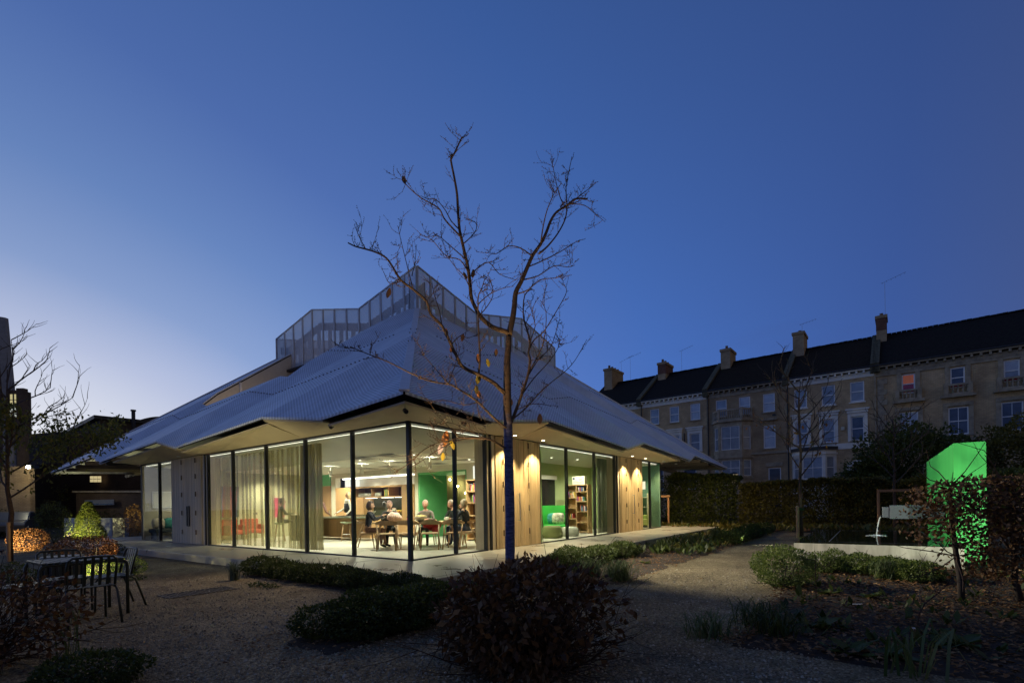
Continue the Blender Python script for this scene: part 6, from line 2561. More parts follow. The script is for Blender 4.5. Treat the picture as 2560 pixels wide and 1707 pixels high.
litter('fallen_leaves', 16000, on(-2.5, 5.2, -12.5, -6.9, .03), .06, 1, LF['litter'])
litter('fallen_leaves', 6000, on(.2, 16.8, -4.8, -2.4, .025), .05, 2, LF['litter'])
litter('fallen_leaves', 900, on(-5.1, -1.9, -4.5, -2.8, .01), .045, 3, LF['litter'])
litter('fallen_leaves', 3500, on(16.4, 24, -14, 4, .06), .08, 4, LF['litter'])
litter('gravel_leaves', 260, lambda r: Vector((r.uniform(-9, 3.5), r.uniform(3.6, 13), .012)), .05, 5, LF['litter'])


def pebbles(n, seed):
    rng = random.Random(seed)
    mb = MB()
    for _ in range(n):
        y = 3.5 + 6.5 * rng.random() ** 1.6
        x = rng.uniform(-.95, .62) * y
        r = rng.uniform(.007, .017) * (1.6 if rng.random() < .05 else 1)
        a = rng.uniform(0, 6.28)
        c, s_ = math.cos(a) * r, math.sin(a) * r
        k = rng.uniform(.6, 1)
        h_ = r * rng.uniform(.6, 1.1)
        mb.add([(x + c, y + s_, .001), (x - s_ * k, y + c * k, .001), (x - c, y - s_, .001), (x + s_ * k, y - c * k, .001), (x + c * .3, y + s_ * .3, h_), (x - c * .4, y - s_ * .2, h_ * .9)],
               [(0, 1, 4), (1, 5, 4), (1, 2, 5), (2, 3, 5), (3, 4, 5), (3, 0, 4)])
    tag(mb.obj('pebbles', PEB), kind='stuff')


PEB = leafmat('pebble_stone', [(.10, .085, .06), (.22, .19, .13), (.36, .31, .22), (.17, .14, .10), (.5, .46, .36)], .85, 0.0)
pebbles(16000, 4)


def cover(name, n, sampler, size, seed, mat):
    rng = random.Random(seed)
    mb = MB()
    for _ in range(n):
        c = sampler(rng)
        for k in range(rng.randrange(5, 12)):
            a = rng.uniform(0, 6.28)
            e = rng.uniform(.2, 1.2)
            d = Vector((math.cos(a) * math.cos(e), math.sin(a) * math.cos(e), math.sin(e)))
            L = size * rng.uniform(.5, 1.3)
            s_ = d.cross(Vector((0, 0, 1))).normalized() * L * .17
            p = c + Vector((rng.gauss(0, size * .3), rng.gauss(0, size * .3), 0))
            m_ = p + d * L * .55
            mb.add([p, m_ + s_, p + d * L, m_ - s_], [(0, 1, 2), (0, 2, 3)])
    tag(mb.obj(name, mat), kind='stuff')


cover('ground_cover', 170, on(5.0, 16.8, -4.6, -2.5, .02), .22, 11, LF['box'])
cover('ground_cover', 200, on(6, 16.8, -4.6, -2.5, .02), .16, 14, LF['olive'])
cover('ground_cover', 420, on(16.4, 19, -12, 4, .02), .30, 12, LF['olive'])
cover('ground_cover', 150, on(16.3, 18.5, -12, 4, .02), .30, 16, LF['grass'])
cover('ground_cover', 150, on(-2.3, 4.5, -12, -7.2, .02), .14, 13, LF['box'])
cover('ground_cover', 60, on(16.4, 18.5, -8, 3, .02), .22, 15, LF['copper'])

# ---- big dark hedges and bushes behind
def bigbush(label, c, r, n, size, mat, seed, name='evergreen_bush', cat='bush', lump=.3):
    t = thing(name, label, cat, c)
    leaves(n, ball_sampler(r, 0, .45, lump, seed), size, seed).obj('foliage', mat, t)
    twig_net(10, r[0], r[2] * 1.4, seed, .03).obj('stems', BARK, t)
    return t


def wall_sampler(L, d, h, seed):
    def f(rng):
        x = rng.uniform(0, L)
        hh = h * (1 + .12 * mnoise.noise(Vector((x * .7, seed, 0))) + .05 * mnoise.noise(Vector((x * 3, seed, 1))))
        if rng.random() < .3:
            z = hh - abs(rng.gauss(0, .12))
            y = rng.uniform(0, d)
            o = Vector((0, -.2, 1))
        else:
            z = rng.uniform(.03, hh)
            y = abs(rng.gauss(0, .34)) + .18 * mnoise.noise(Vector((x * 1.3, z * 1.5, seed)))
            o = Vector((0, -1, .2))
        return Vector((x, y, z)), o
    return f


def long_hedge(label, p0, p1, d, h, n, size, mat, seed):
    p0, p1 = Vector(p0), Vector(p1)
    dr = p1 - p0
    t = thing('evergreen_hedge', label, 'hedge', p0, math.atan2(dr.y, dr.x))
    leaves(n, wall_sampler(dr.length, d, h, seed), size, seed).obj('foliage', mat, t)
    MB().tube([(dr.length * .5, d * .6, 0), (dr.length * .5, d * .6, h * .7)], [.05, .02], 6).obj('stem', BARK, t)
    return t


H0 = site(1668, 1300, 27.5)
H1 = site(1842, 1300, 25.5)
long_hedge('taller block of dark hedge behind the right end of the pavilion', (H0.x, H0.y, 0), (H1.x, H1.y, 0), 2.0, 2.75, 16000, .13, LF['dark'], 5)
H2 = site(2340, 1300, 20.5)
long_hedge('long dark clipped hedge behind the basin', (H1.x, H1.y - .2, 0), (H2.x, H2.y, 0), 1.8, 2.25, 36000, .12, LF['olive'], 6)
H3 = site(2700, 1300, 16.5)
long_hedge('dark hedge at the right edge behind the green wall', (H2.x + .3, H2.y + .4, 0), (H3.x, H3.y, 0), 1.8, 2.3, 14000, .12, LF['dark'], 7)
c = site(2290, 1200, 29)
bigbush('tall dark evergreen bush in front of the large right hand house', (c.x, c.y, 0), (3.1, 2.2, 2.75), 17000, .20, LF['dark'], 20)
c = site(2180, 1200, 30)
bigbush('dark bush left of the tall evergreen, hiding a doorway', (c.x, c.y, 0), (1.7, 1.6, 1.9), 8000, .18, LF['dark'], 21)
c = site(2545, 1200, 26)
bigbush('olive green bush at the right edge behind the green wall', (c.x, c.y, 0), (2.2, 1.9, 2.6), 13000, .18, LF['olive'], 22)
c = site(1660, 1200, 31)
bigbush('dark bush glimpsed between the pavilion and the tall hedge', (c.x, c.y, 0), (.9, .9, 1.5), 1500, .14, LF['dark'], 23)
c = ground(2103, 1302)
shrub('copper beech cone beside a short stake against the long hedge', c, (.55, .45, .85), 1800, .08, LF['beech'], 120)
shrub('low copper beech ball in the far bed behind the basin', ground(2145, 1308), (.62, .5, .35), 1400, .08, LF['copper'], 121)
shrub('copper beech ball in the far bed behind the staked young tree', ground(2015, 1308), (.5, .5, .4), 1300, .08, LF['copper'], 122)
t = thing('stake', 'short timber stake in front of the copper beech cone', 'stake', ground(2097, 1300))
MB().cyl((0, 0, 0), (0, 0, .95), .035, n=8).obj('post', CHWOOD, t)

# ---- left: low white wall
t = thing('low_wall', 'low curved white wall behind the yew', 'wall', ground(240, 1345))
WST = M('white_wall_render', (.42, .42, .42), .7, var=.1, bump=.1)
mb = MB()
pw = [site(u, 1335, Y) for u, Y in ((160, 27.5), (200, 26.0), (240, 25.2), (280, 24.9), (312, 25.1), (322, 25.8))]
off = t.location
for a_, b_ in zip(pw, pw[1:]):
    d = (b_ - a_)
    n = Vector((-d.y, d.x, 0)).normalized() * .5
    P = [Vector((q.x, q.y, 0)) - off for q in (a_, b_)]
    mb.hexa([P[0], P[1], P[1] + n, P[0] + n] + [q + Vector((0, 0, 1.02)) for q in (P[0] * 1 + Vector((0, .03, 0)), P[1] + Vector((0, .03, 0)), P[1] + n, P[0] + n)])
mb.obj('wall_body', WST, t)

# ================================================================ trees
TB = M('tree_bark', (.085, .055, .035), .85, var=.35, scale=14, bump=.5, bscale=60)


def bluebark():
    """bark painted blue up to the fork: ragged upper edge, worn foot"""
    m, t, out = nt('blue_painted_bark')
    L = t.links.new
    p = N(t, 'ShaderNodeBsdfPrincipled', {'Roughness': .8, 'Specular IOR Level': .3})
    tc = N(t, 'ShaderNodeTexCoord')
    mp = N(t, 'ShaderNodeMapping')
    mp.inputs['Scale'].default_value = (1, 1, 4)
    L(tc.outputs['Object'], mp.inputs[0])
    nz = N(t, 'ShaderNodeTexNoise', {'Scale': 9.0, 'Detail': 6.0, 'Roughness': .65})
    L(mp.outputs[0], nz.inputs['Vector'])
    n3 = N(t, 'ShaderNodeTexNoise', {'Scale': 13.0, 'Detail': 4.0})
    L(tc.outputs['Object'], n3.inputs['Vector'])
    blue = ramp(t, nz.outputs['Fac'], [(.28, (.036, .044, .100)), (.5, (.085, .100, .215)), (.72, (.18, .20, .34))])
    bark = ramp(t, nz.outputs['Fac'], [(.3, (.045, .03, .02)), (.7, (.11, .075, .05))])
    sp = N(t, 'ShaderNodeSeparateXYZ')
    L(tc.outputs['Object'], sp.inputs[0])
    ad = N(t, 'ShaderNodeMath', operation='MULTIPLY_ADD')
    ad.inputs[1].default_value = .55
    L(n3.outputs['Fac'], ad.inputs[0])
    L(sp.outputs['Z'], ad.inputs[2])
    hi = N(t, 'ShaderNodeMapRange', {'From Min': 2.92, 'From Max': 3.28})
    lo = N(t, 'ShaderNodeMapRange', {'From Min': .62, 'From Max': .35})
    L(ad.outputs[0], hi.inputs[0])
    L(ad.outputs[0], lo.inputs[0])
    mx = N(t, 'ShaderNodeMath', operation='MAXIMUM')
    L(hi.outputs[0], mx.inputs[0])
    L(lo.outputs[0], mx.inputs[1])
    cm = N(t, 'ShaderNodeMix', data_type='RGBA')
    L(mx.outputs[0], cm.inputs['Factor'])
    L(blue, cm.inputs['A'])
    L(bark, cm.inputs['B'])
    L(cm.outputs['Result'], p.inputs['Base Color'])
    b = N(t, 'ShaderNodeBump', {'Strength': .9, 'Distance': .015})
    L(nz.outputs['Fac'], b.inputs['Height'])
    L(b.outputs[0], p.inputs['Normal'])
    L(p.outputs[0], out.inputs[0])
    return m


BLUEB = bluebark()
BB = ground(1275.5, 1450)
TREE = thing('bare_tree', 'bare young tree with a blue painted trunk standing before the glass corner', 'tree', BB)
TY = BB.y


def limb(px, d0, d1):
    n = len(px)
    return [site(u, v, TY + d0 + (d1 - d0) * i / (n - 1)) - BB for i, (u, v) in enumerate(px)]


def smooth(pts, k=3):
    res = []
    n = len(pts)
    for i in range(n - 1):
        p0, p1, p2, p3 = pts[max(i - 1, 0)], pts[i], pts[i + 1], pts[min(i + 2, n - 1)]
        for j in range(k):
            f = j / k
            res.append(.5 * ((2 * p1) + (p2 - p0) * f + (2 * p0 - 5 * p1 + 4 * p2 - p3) * f * f + (3 * p1 - p0 - 3 * p2 + p3) * f ** 3))
    res.append(pts[-1])
    return res


trunk_px = [(1275.5, 1450), (1275, 1407), (1275, 1306), (1273, 1204), (1270.7, 1103), (1269.7, 1062)]
upper_px = [(1269.7, 1062), (1268, 1001), (1268, 934), (1268, 900), (1271, 865), (1272, 838)]
tp = limb(trunk_px, 0, 0)
MB().tube(smooth(tp, 4), [.105, .098, .094, .090] + [.086] * 8 + [.082] * 5 + [.080] * 3 + [.078], 14, cap=False).obj('trunk', BLUEB, TREE, True)
up_ = smooth(limb(upper_px, 0, 0), 3)
MB().tube(up_, [.079 - .0022 * i for i in range(len(up_))], 12, cap=True).obj('trunk', BLUEB, TREE, True)
LIMBS = {
    'A': ([(1270, 836), (1264, 829), (1232, 818), (1206, 797), (1191.5, 775), (1178.6, 745.5), (1175, 708.5), (1169, 664), (1162, 634.5), (1154.5, 601), (1149, 575), (1145, 527), (1142.7, 486.5), (1136, 446), (1128.6, 409), (1128, 396), (1136, 384), (1148, 358), (1156, 342)], .045, 0, -.5),
    'A1': ([(1152, 592), (1128.6, 568), (1110, 546), (1099, 523.5), (1077, 509), (1051, 494), (1025, 472), (1010, 455), (1006.5, 442)], .014, -.3, -.9),
    'A2': ([(1151, 577), (1128, 553), (1114, 527), (1091, 500), (1070, 498), (1052, 490)], .010, -.3, -.1),
    'A3': ([(1166, 650), (1120, 610), (1095, 590), (1066, 594)], .010, -.2, .3),
    'A4': ([(1170, 680), (1150, 650), (1115, 640), (1085, 605), (1068, 593)], .010, -.2, -.6),
    'A5': ([(1175, 720), (1160, 690), (1140, 670), (1118, 640)], .009, -.2, -.6),
    'A6': ([(1158, 610), (1175, 595), (1190, 575), (1188, 556), (1160, 545)], .009, -.3, .1),
    'A7': ([(1178, 690), (1192, 672), (1222, 656), (1248, 685), (1290, 700)], .012, -.1, .2),
    'B': ([(1272, 838), (1282, 794), (1286, 764), (1289.5, 731), (1302.5, 705), (1317, 671.5), (1332, 638), (1350.6, 612), (1365, 583), (1376.5, 553), (1391, 531), (1417, 514), (1439, 497.6), (1469, 497.6)], .055, 0, .5),
    'B1': ([(1420, 512), (1432, 510.5), (1461.6, 514), (1487.5, 534.6), (1513, 555)], .010, .4, .2),
    'B2': ([(1347, 634.5), (1369, 616), (1395, 583), (1413.5, 546), (1417, 512), (1415, 468), (1422, 430), (1430, 392)], .018, .2, .8),
    'B3': ([(1352, 608), (1358, 566), (1368, 525), (1386, 483), (1403, 460)], .012, .2, -.3),
    'B4': ([(1416, 520), (1402, 498), (1391, 460), (1383, 420), (1376, 398)], .010, .5, .6),
    'B5': ([(1440, 497), (1455, 485), (1475, 470), (1490, 455)], .008, .5, .6),
    'B6': ([(1330, 640), (1300, 620), (1270, 616), (1240, 635), (1212, 630)], .012, .2, -.3),
    'B7': ([(1318, 668), (1350, 655), (1400, 630), (1440, 605), (1462, 598)], .011, .2, .7),
    'B8': ([(1306, 700), (1345, 690), (1385, 665), (1420, 668), (1437, 663)], .011, .2, .5),
    'B9': ([(1292, 735), (1320, 725), (1350, 700), (1390, 695), (1412, 688)], .011, .1, -.3),
    'C': ([(1268, 985), (1257, 978), (1249, 971), (1235, 957.5), (1208, 942), (1191, 934), (1167.6, 923.7), (1150.7, 910), (1143, 893.5), (1128.6, 864), (1106, 816), (1077, 786), (1066, 753), (1032, 723), (1003, 701), (984, 671.5), (966, 645.6), (940, 631), (914, 623), (888, 616), (869.6, 607)], .042, 0, -1.0),
    'C1': ([(914, 623), (899, 594), (886, 562)], .007, -.9, -.9),
    'C2': ([(1032, 720), (1024, 690), (1017, 661), (1002, 600), (995, 566)], .008, -.6, -.4),
    'C3': ([(1030, 690), (1038, 650), (1041, 614)], .006, -.6, -.4),
    'C4': ([(1104, 812), (1099, 780), (1085, 735), (1080, 705)], .010, -.5, -.2),
    'C5': ([(1003, 702), (975, 710), (960, 682)], .007, -.7, -1.0),
    'C6': ([(1128, 862), (1150, 840), (1170, 845), (1200, 833)], .008, -.3, 0),
    'D': ([(1196, 938), (1200, 897), (1197, 838), (1195, 749), (1204, 722), (1213, 694)], .018, -.2, -.5),
    'D1': ([(1197, 790), (1215, 770), (1232, 740), (1228, 706), (1212, 690)], .009, -.3, -.2),
    'D2': ([(1196, 760), (1225, 735), (1260, 720), (1285, 716)], .008, -.3, -.6),
    'E': ([(1268, 1068), (1259, 1065.6), (1228.5, 1038.6), (1194.7, 1004.8), (1171, 988), (1140.6, 969), (1123.7, 961), (1078, 953.4), (1031, 935), (971.6, 905), (925, 887), (875.5, 866.5)], .022, 0, -1.2),
    'E1': ([(1121, 960), (1091, 925), (1048, 875.5)], .009, -.7, -.6),
    'E2': ([(1194, 1005), (1160, 1012), (1110, 1000), (1060, 1005)], .008, -.3, -.9),
    'E3': ([(1192, 1003), (1196, 1030), (1204, 1052)], .007, -.3, -.4),
    'E4': ([(1121, 960), (1140, 905), (1150, 870)], .007, -.6, -.5),
    'F': ([(1262, 1119), (1257, 1116), (1235, 1103), (1211.5, 1096), (1161, 1094), (1137, 1096), (1120, 1104), (1097, 1106), (1059, 1124.6), (1023, 1158), (985, 1181)], .018, 0, -1.3),
    'F2': ([(1211, 1096), (1158.5, 1098), (1128, 1108), (1094.7, 1124.6), (1059, 1149), (1031, 1165)], .010, -.3, -1.3),
    'F3': ([(1150, 1095), (1118, 1063), (1112, 1052)], .006, -.5, -.8),
    'F4': ([(1238, 1104), (1200, 1090), (1160, 1070), (1120, 1056), (1085, 1068)], .007, -.2, -.9),
    'G': ([(1272, 1064), (1278, 1055), (1289, 1028), (1306, 981), (1320, 937), (1325, 900), (1321, 882), (1325, 853), (1313.6, 812), (1308, 782.5), (1312, 738), (1330, 722)], .036, 0, .6),
    'G2': ([(1280, 1050), (1289, 1042), (1320, 1015), (1350, 981), (1380.5, 954), (1411, 930), (1438, 900), (1467, 849)], .014, 0, .9),
    'G3': ([(1325, 870), (1336, 849), (1358, 830.6), (1384, 790), (1413.5, 738), (1415, 720), (1406, 712)], .012, .4, .6),
    'G4': ([(1322, 930), (1350, 880), (1362, 840), (1365, 780), (1350, 750)], .012, .4, .3),
    'G5': ([(1320, 940), (1345, 900), (1375, 870), (1390, 830), (1398, 800)], .011, .4, .9),
    'G6': ([(1306, 985), (1335, 945), (1372, 905), (1395, 870), (1400, 846)], .012, .3, 1.0),
    'G7': ([(1325, 853), (1338, 815), (1330, 780), (1340, 752)], .009, .5, .2),
    'G8': ([(1290, 1025), (1330, 1010), (1365, 1012), (1378, 1016)], .007, .1, .4),
}
LP = {}
rt_ = random.Random(77)
tw = MB()
bud = MB()


def wander(p, d, L, r, lvl=0):
    n = 5
    pts = [p]
    q = p
    for k in range(n):
        d = (d + Vector((rt_.gauss(0, .16), rt_.gauss(0, .16), rt_.gauss(.05, .12)))).normalized()
        q = q + d * L / n
        pts.append(q)
    tw.tube(pts, [r * (1 - .12 * k) for k in range(n + 1)], 4, cap=False)
    for k in range(1, n + 1):
        if rt_.random() < .9:
            e = pts[k] + Vector((rt_.gauss(0, .012), rt_.gauss(0, .012), rt_.uniform(.004, .018)))
            bud.tube([pts[k], e], [r * .8, r * 1.1], 4)
    if lvl < 1:
        for k in (2, 3, 4):
            if rt_.random() < .55:
                dd = (d + Vector((rt_.gauss(0, .7), rt_.gauss(0, .7), rt_.gauss(.1, .5)))).normalized()
                wander(pts[k], dd, L * rt_.uniform(.3, .55), r * .75, lvl + 1)


for nm, (px, r0, d0, d1) in LIMBS.items():
    pts = smooth(limb(px, d0, d1), 3)
    n = len(pts)
    rads = [r0 * (1 - .80 * (i / (n - 1)) ** .8) + .0022 for i in range(n)]
    MB().tube(pts, rads, 8 if r0 > .02 else 6).obj('branch', TB, TREE, True)
    L = sum((b - a).length for a, b in zip(pts, pts[1:]))
    k = int(L / .125)
    for _ in range(k):
        f = rt_.uniform(.25, 1)
        i = min(n - 2, int(f * (n - 1)))
        d = (pts[i + 1] - pts[i]).normalized()
        s_ = Vector((rt_.gauss(0, 1), rt_.gauss(0, .8), rt_.gauss(.1, .7))).normalized()
        dd = (d * .75 + s_).normalized()
        wander(pts[i], dd, rt_.uniform(.12, .42), .0042 if r0 < .015 else .005)
    for i in range(2, n):
        if rt_.random() < .5 and r0 < .03:
            bud.tube([pts[i], pts[i] + Vector((rt_.gauss(0, .012), rt_.gauss(0, .012), .012))], [.004, .005], 4)
o = tw.obj('twigs', TB, TREE)
tag(o, kind='stuff')
tag(bud.obj('buds', TB, TREE), kind='stuff')
# the last leaves
LEAVES = [(1007, 448, -.85, .14, 0), (974, 730, -.8, .17, 1), (1160, 688, -.2, .13, 0), (1184, 682, -.1, .15, 1), (1158, 842, -.2, .14, 2), (1195, 895, -.2, .18, 2), (1218, 905, -.2, .15, 3), (1241, 880, 0, .14, 1),
          (1198, 945, -.2, .2, 3), (1191, 972, -.2, .16, 3), (1197, 985, -.2, .14, 2), (1278, 1005, 0, .14, 2), (1350, 1045, .2, .2, 2), (1116, 1093, -.75, .26, 2), (1105, 1118, -.75, .20, 4), (1127, 1110, -.7, .16, 3), (1108, 1140, -.8, .14, 3), (1115, 830, -.4, .15, 1), (1131, 870, -.4, .14, 2)]
LC = [M('dry_leaf_' + n_, c, .6, var=.3, scale=25) for n_, c in (('black', (.05, .03, .02)), ('brown', (.14, .07, .03)), ('orange', (.50, .20, .05)), ('yellow', (.35, .28, .03)), ('pale', (.45, .38, .45)))]
for k, (u, v, dy, L, ci) in enumerate(LEAVES):
    p = site(u, v, TY + dy) - BB
    rr = random.Random(k)
    mb = MB()
    tilt = rr.uniform(-.35, .35)
    W_ = L * .26
    vs_ = []
    for i in range(6):
        f = i / 5
        w = W_ * math.sin(PI * min(1, f * .9 + .08)) * .95
        c = Vector((tilt * f * L, .05 * math.sin(f * 3) * L, -f * L + L * .4))
        vs_ += [c + Vector((-w, .25 * w, 0)), c + Vector((0, -.1 * w, 0)), c + Vector((w, .35 * w, 0))]
    fs = [(i * 3 + j, i * 3 + j + 1, (i + 1) * 3 + j + 1, (i + 1) * 3 + j) for i in range(5) for j in range(2)]
    mb.add([q + p for q in vs_], fs)
    mb.obj('leaf', LC[ci], TREE, True)


def young_tree(label, base, h, r0, crown, nl, lmat, lsize, seed, spread=.5, trunk_h=.4, stake=None, gens=3, barkm=TB, nb=9, tw_r=.006):
    """tapered trunk, forking limbs, twigs, a few leaves"""
    t = thing('young_tree', label, 'tree', base)
    rng = random.Random(seed)
    pts = [Vector((0, 0, 0))]
    for k in range(1, 9):
        pts.append(Vector((rng.gauss(0, .012) * h * .3, rng.gauss(0, .012) * h * .3, h * .92 * k / 8)))
    MB().tube(pts, [r0 * (1 - .85 * k / 8) for k in range(9)], 9).obj('trunk', barkm, t, True)
    lm = MB()
    tips = []

    def grow(p, d, L, r, g):
        n = 5
        q = p
        pp = [p]
        for k in range(n):
            d = (d + Vector((rng.gauss(0, .13), rng.gauss(0, .13), .06))).normalized()
            q = q + d * L / n
            pp.append(q)
            if g < gens and k >= 1 and rng.random() < .9:
                dd = (d + Vector((rng.gauss(0, .6), rng.gauss(0, .6), rng.gauss(.1, .35)))).normalized()
                grow(q, dd, L * rng.uniform(.35, .6), r * .55, g + 1)
            if g >= 1:
                tips.append(q)
        lm.tube(pp, [max(tw_r * .5, r * (1 - .14 * k)) for k in range(n + 1)], 5, cap=False)
    for k in range(nb):
        z = h * (trunk_h + (.86 - trunk_h) * k / max(1, nb - 1))
        a = k * 2.4 + rng.uniform(-.4, .4)
        e = rng.uniform(.45, .95)
        d = Vector((math.cos(a) * math.cos(e), math.sin(a) * math.cos(e), math.sin(e)))
        grow(Vector((0, 0, z)), d, h * spread * (1 - .45 * k / nb) * rng.uniform(.8, 1.1), max(tw_r, r0 * .38), 1)
    o = lm.obj('branches', barkm, t)
    tag(o, kind='stuff')
    if nl:
        low_tips = [q for q in tips if q.z < h * crown] or tips

        def smp(rg):
            p = low_tips[rg.randrange(len(low_tips))]
            return p + Vector((rg.gauss(0, .15), rg.gauss(0, .15), rg.gauss(-.05, .12))), Vector((0, 0, -.6))
        leaves(nl, smp, lsize, seed, droop=.5, aspect=2.2).obj('crown', lmat, t)
    return t


b = ground(25, 1402)
young_tree('leafy young tree at the left edge with yellowing leaves and bare top', b, 5.9, .075, .72, 3400, LF['autumn'], .12, 41, .42, .30, nb=15, gens=3)
t = thing('tree_stake', 'pale timber stake beside the leafy young tree at the left edge', 'stake', (b.x + .12, b.y - .15, 0))
MB().cyl((0, 0, 0), (0, 0, 1.1), .045, n=10).obj('post', CHWOOD, t)
MB().cyl((-.13, .15, .95), (.02, 0, .97), .05, n=10).obj('tie', BLACK, t)
young_tree('small leafy tree in front of the low brick outbuilding', ground(178, 1318), 4.0, .08, .95, 520, LF['autumn'], .17, 43, .34, .45, nb=10, gens=2)
b = ground(2004, 1343)
young_tree('bare young tree tied to a stake beside the gravel path', b, 6.1, .075, .7, 36, LF['orange'], .16, 47, .34, .36, nb=13, gens=3)
t = thing('tree_stake', 'timber stake tied to the young tree beside the gravel path', 'stake', (b.x - .2, b.y - .12, 0))
MB().cyl((0, 0, 0), (0, 0, 1.12), .05, n=10).obj('post', CHWOOD, t)
MB().box(-.03, .24, -.03, .13, .98, 1.06).obj('tie', BLACK, t)
b = site(2236, 1270, 20.0)
young_tree('bare young tree in a timber support frame behind the basin', (b.x, b.y, 0), 5.1, .075, .7, 0, LF['orange'], .16, 49, .34, .38, nb=12, gens=3)


def support(label, c, w, h, rz):
    t = thing('tree_support', label, 'tree support', c, rz, 'timber tree supports')
    for x in (-w / 2, w / 2):
        MB().cyl((x, 0, 0), (x, 0, h), .05, n=10).obj('post', FRW, t)
    MB().box(-w / 2 - .06, w / 2 + .06, -.09, -.052, h - .11, h - .01).obj('crossbar', FRW, t)
    return t


FRW = wood('support_timber', (.30, .15, .07), (.42, .23, .11), 'Z', .7)
support('timber support frame round the bare tree behind the basin', (b.x - .02, b.y - .25, 0), 1.55, 1.72, -.05)
c = site(1668, 1270, 25.8)
support('timber support frame at the far right corner of the pavilion', (c.x - .45, c.y, 0), 1.05, 1.72, .1)

# ================================================================ basin, spout, green wall
BAS = thing('water_basin', 'raised concrete water basin brim full of dark water', 'fountain', pl(7.5, -8.05, 0), PA)
BCON = M('stained_concrete', (.36, .35, .27), .75, var=.22, scale=2.2, bump=.2, bscale=18, stretch=(2.5, 2.5, .5), col2=(.46, .44, .36))
mb = MB()
x0, x1, y0, y1 = 4.78 - 7.5, 10.3 - 7.5, -9.42 + 8.05, -6.7 + 8.05
ix0, ix1, iy0, iy1 = x0 + .45, x1 - .45, y0 + .32, y1 - .62
for (a, b_, c_, d_) in ((x0, ix0, y0, y1), (ix1, x1, y0, y1), (ix0, ix1, y0, iy0), (ix0, ix1, iy1, y1)):
    mb.box(a, b_, c_, d_, 0, .44)
mb.box(ix0, ix1, iy0, iy1, 0, .12)
mb.obj('basin_wall', BCON, BAS)


def watermat():
    m, t, out = nt('dark_water')
    L = t.links.new
    p = N(t, 'ShaderNodeBsdfPrincipled', {'Base Color': (.010, .016, .011, 1), 'Roughness': .04, 'IOR': 1.33, 'Specular IOR Level': .5})
    tc = N(t, 'ShaderNodeTexCoord')
    nz = N(t, 'ShaderNodeTexNoise', {'Scale': 3.5, 'Detail': 3.0})
    L(tc.outputs['Object'], nz.inputs['Vector'])
    b = N(t, 'ShaderNodeBump', {'Strength': .10, 'Distance': .02})
    L(nz.outputs['Fac'], b.inputs['Height'])
    L(b.outputs[0], p.inputs['Normal'])
    L(p.outputs[0], out.inputs[0])
    return m


WATER = watermat()
mb = MB()
mb.box(x0 + .004, x1 - .004, y0 + .004, y1 - .004, .441, .452)
tag(mb.obj('water', WATER, BAS))
RIMJ = M('rim_line', (.10, .10, .085), .5)
mb = MB()
for (a, b_, c_, d_) in ((ix0 - .02, ix0, iy0, iy1), (ix1, ix1 + .02, iy0, iy1), (ix0, ix1, iy1, iy1 + .02), (ix0, ix1, iy0 - .02, iy0)):
    mb.box(a, b_, c_, d_, .445, .4535)
mb.obj('rim_edge', RIMJ, BAS)
GRAN = M('grey_granite', (.085, .10, .12), .6, var=.35, scale=90)
t = thing('granite_spout', 'square grey granite spout jutting from the green wall over the basin', 'spout', pl(7.7, -8.4, .87), PA)
mb = MB()
mb.box(-.22, .22, -1.0, -.0, 0, .32)
mb.obj('spout_block', GRAN, t, bevel=.01)
MB().box(-.16, .16, .002, .14, .03, .28).obj('spout_lip', GRAN, t, bevel=.008)
t = thing('water_jet', 'thin stream of water falling from the granite spout', 'water jet', pl(7.7, -8.3, .92), PA)
WJ = M('falling_water', (.62, .66, .62), .15, var=.1, scale=4, stretch=(20, 20, 1))
pts = [(0, .06 + .10 * f, -.46 * f * f) for f in [i / 8 for i in range(9)]]
mb = MB()
for a, b_, f in zip(pts, pts[1:], range(8)):
    w0, w1 = .05 - .003 * f, .05 - .003 * (f + 1)
    mb.hexa([(-w0, a[1] - .012, a[2]), (w0, a[1] - .012, a[2]), (w0, a[1] + .012, a[2]), (-w0, a[1] + .012, a[2]), (-w1, b_[1] - .012, b_[2]), (w1, b_[1] - .012, b_[2]), (w1, b_[1] + .012, b_[2]), (-w1, b_[1] + .012, b_[2])])
mb.obj('stream', WJ, t, True)
mb = MB()
rs = random.Random(3)
for k in range(70):
    a = rs.uniform(0, 6.28)
    r = abs(rs.gauss(0, .13))
    mb.ball((r * math.cos(a) * 1.2, .15 + r * math.sin(a) * .8, -.462), (rs.uniform(.015, .035), rs.uniform(.015, .035), .008), 6, 4)
tag(mb.obj('splash', WJ, t, True), kind='stuff')
GW = thing('green_wall', 'tall free standing wall painted vivid green behind the basin', 'wall', pl(9.2, -9.66, 0), PA)
VIVID = M('vivid_green_paint', (.065, .60, .11), .6, var=.10, scale=1.6, stretch=(5, 5, .35), col2=(.07, .60, .12))
MB().box(-3.15, 3.2, -.24, .24, 0, 2.45).obj('wall_body', VIVID, GW)
t = thing('reflection_box', 'dark green box standing in for a reflection at the foot of the vivid green wall', 'box', pl(5.2, -9.2, 0), PA)  # box modelled in place of a dark green reflection
MB().box(-.25, .25, -.2, .2, 0, .42).obj('box_body', M('dark_green_box', (.01, .10, .04), .5), t, bevel=.01)

# ================================================================ drain grates
IRON = M('cast_iron', (.10, .085, .055), .6, metal=.3, var=.3)


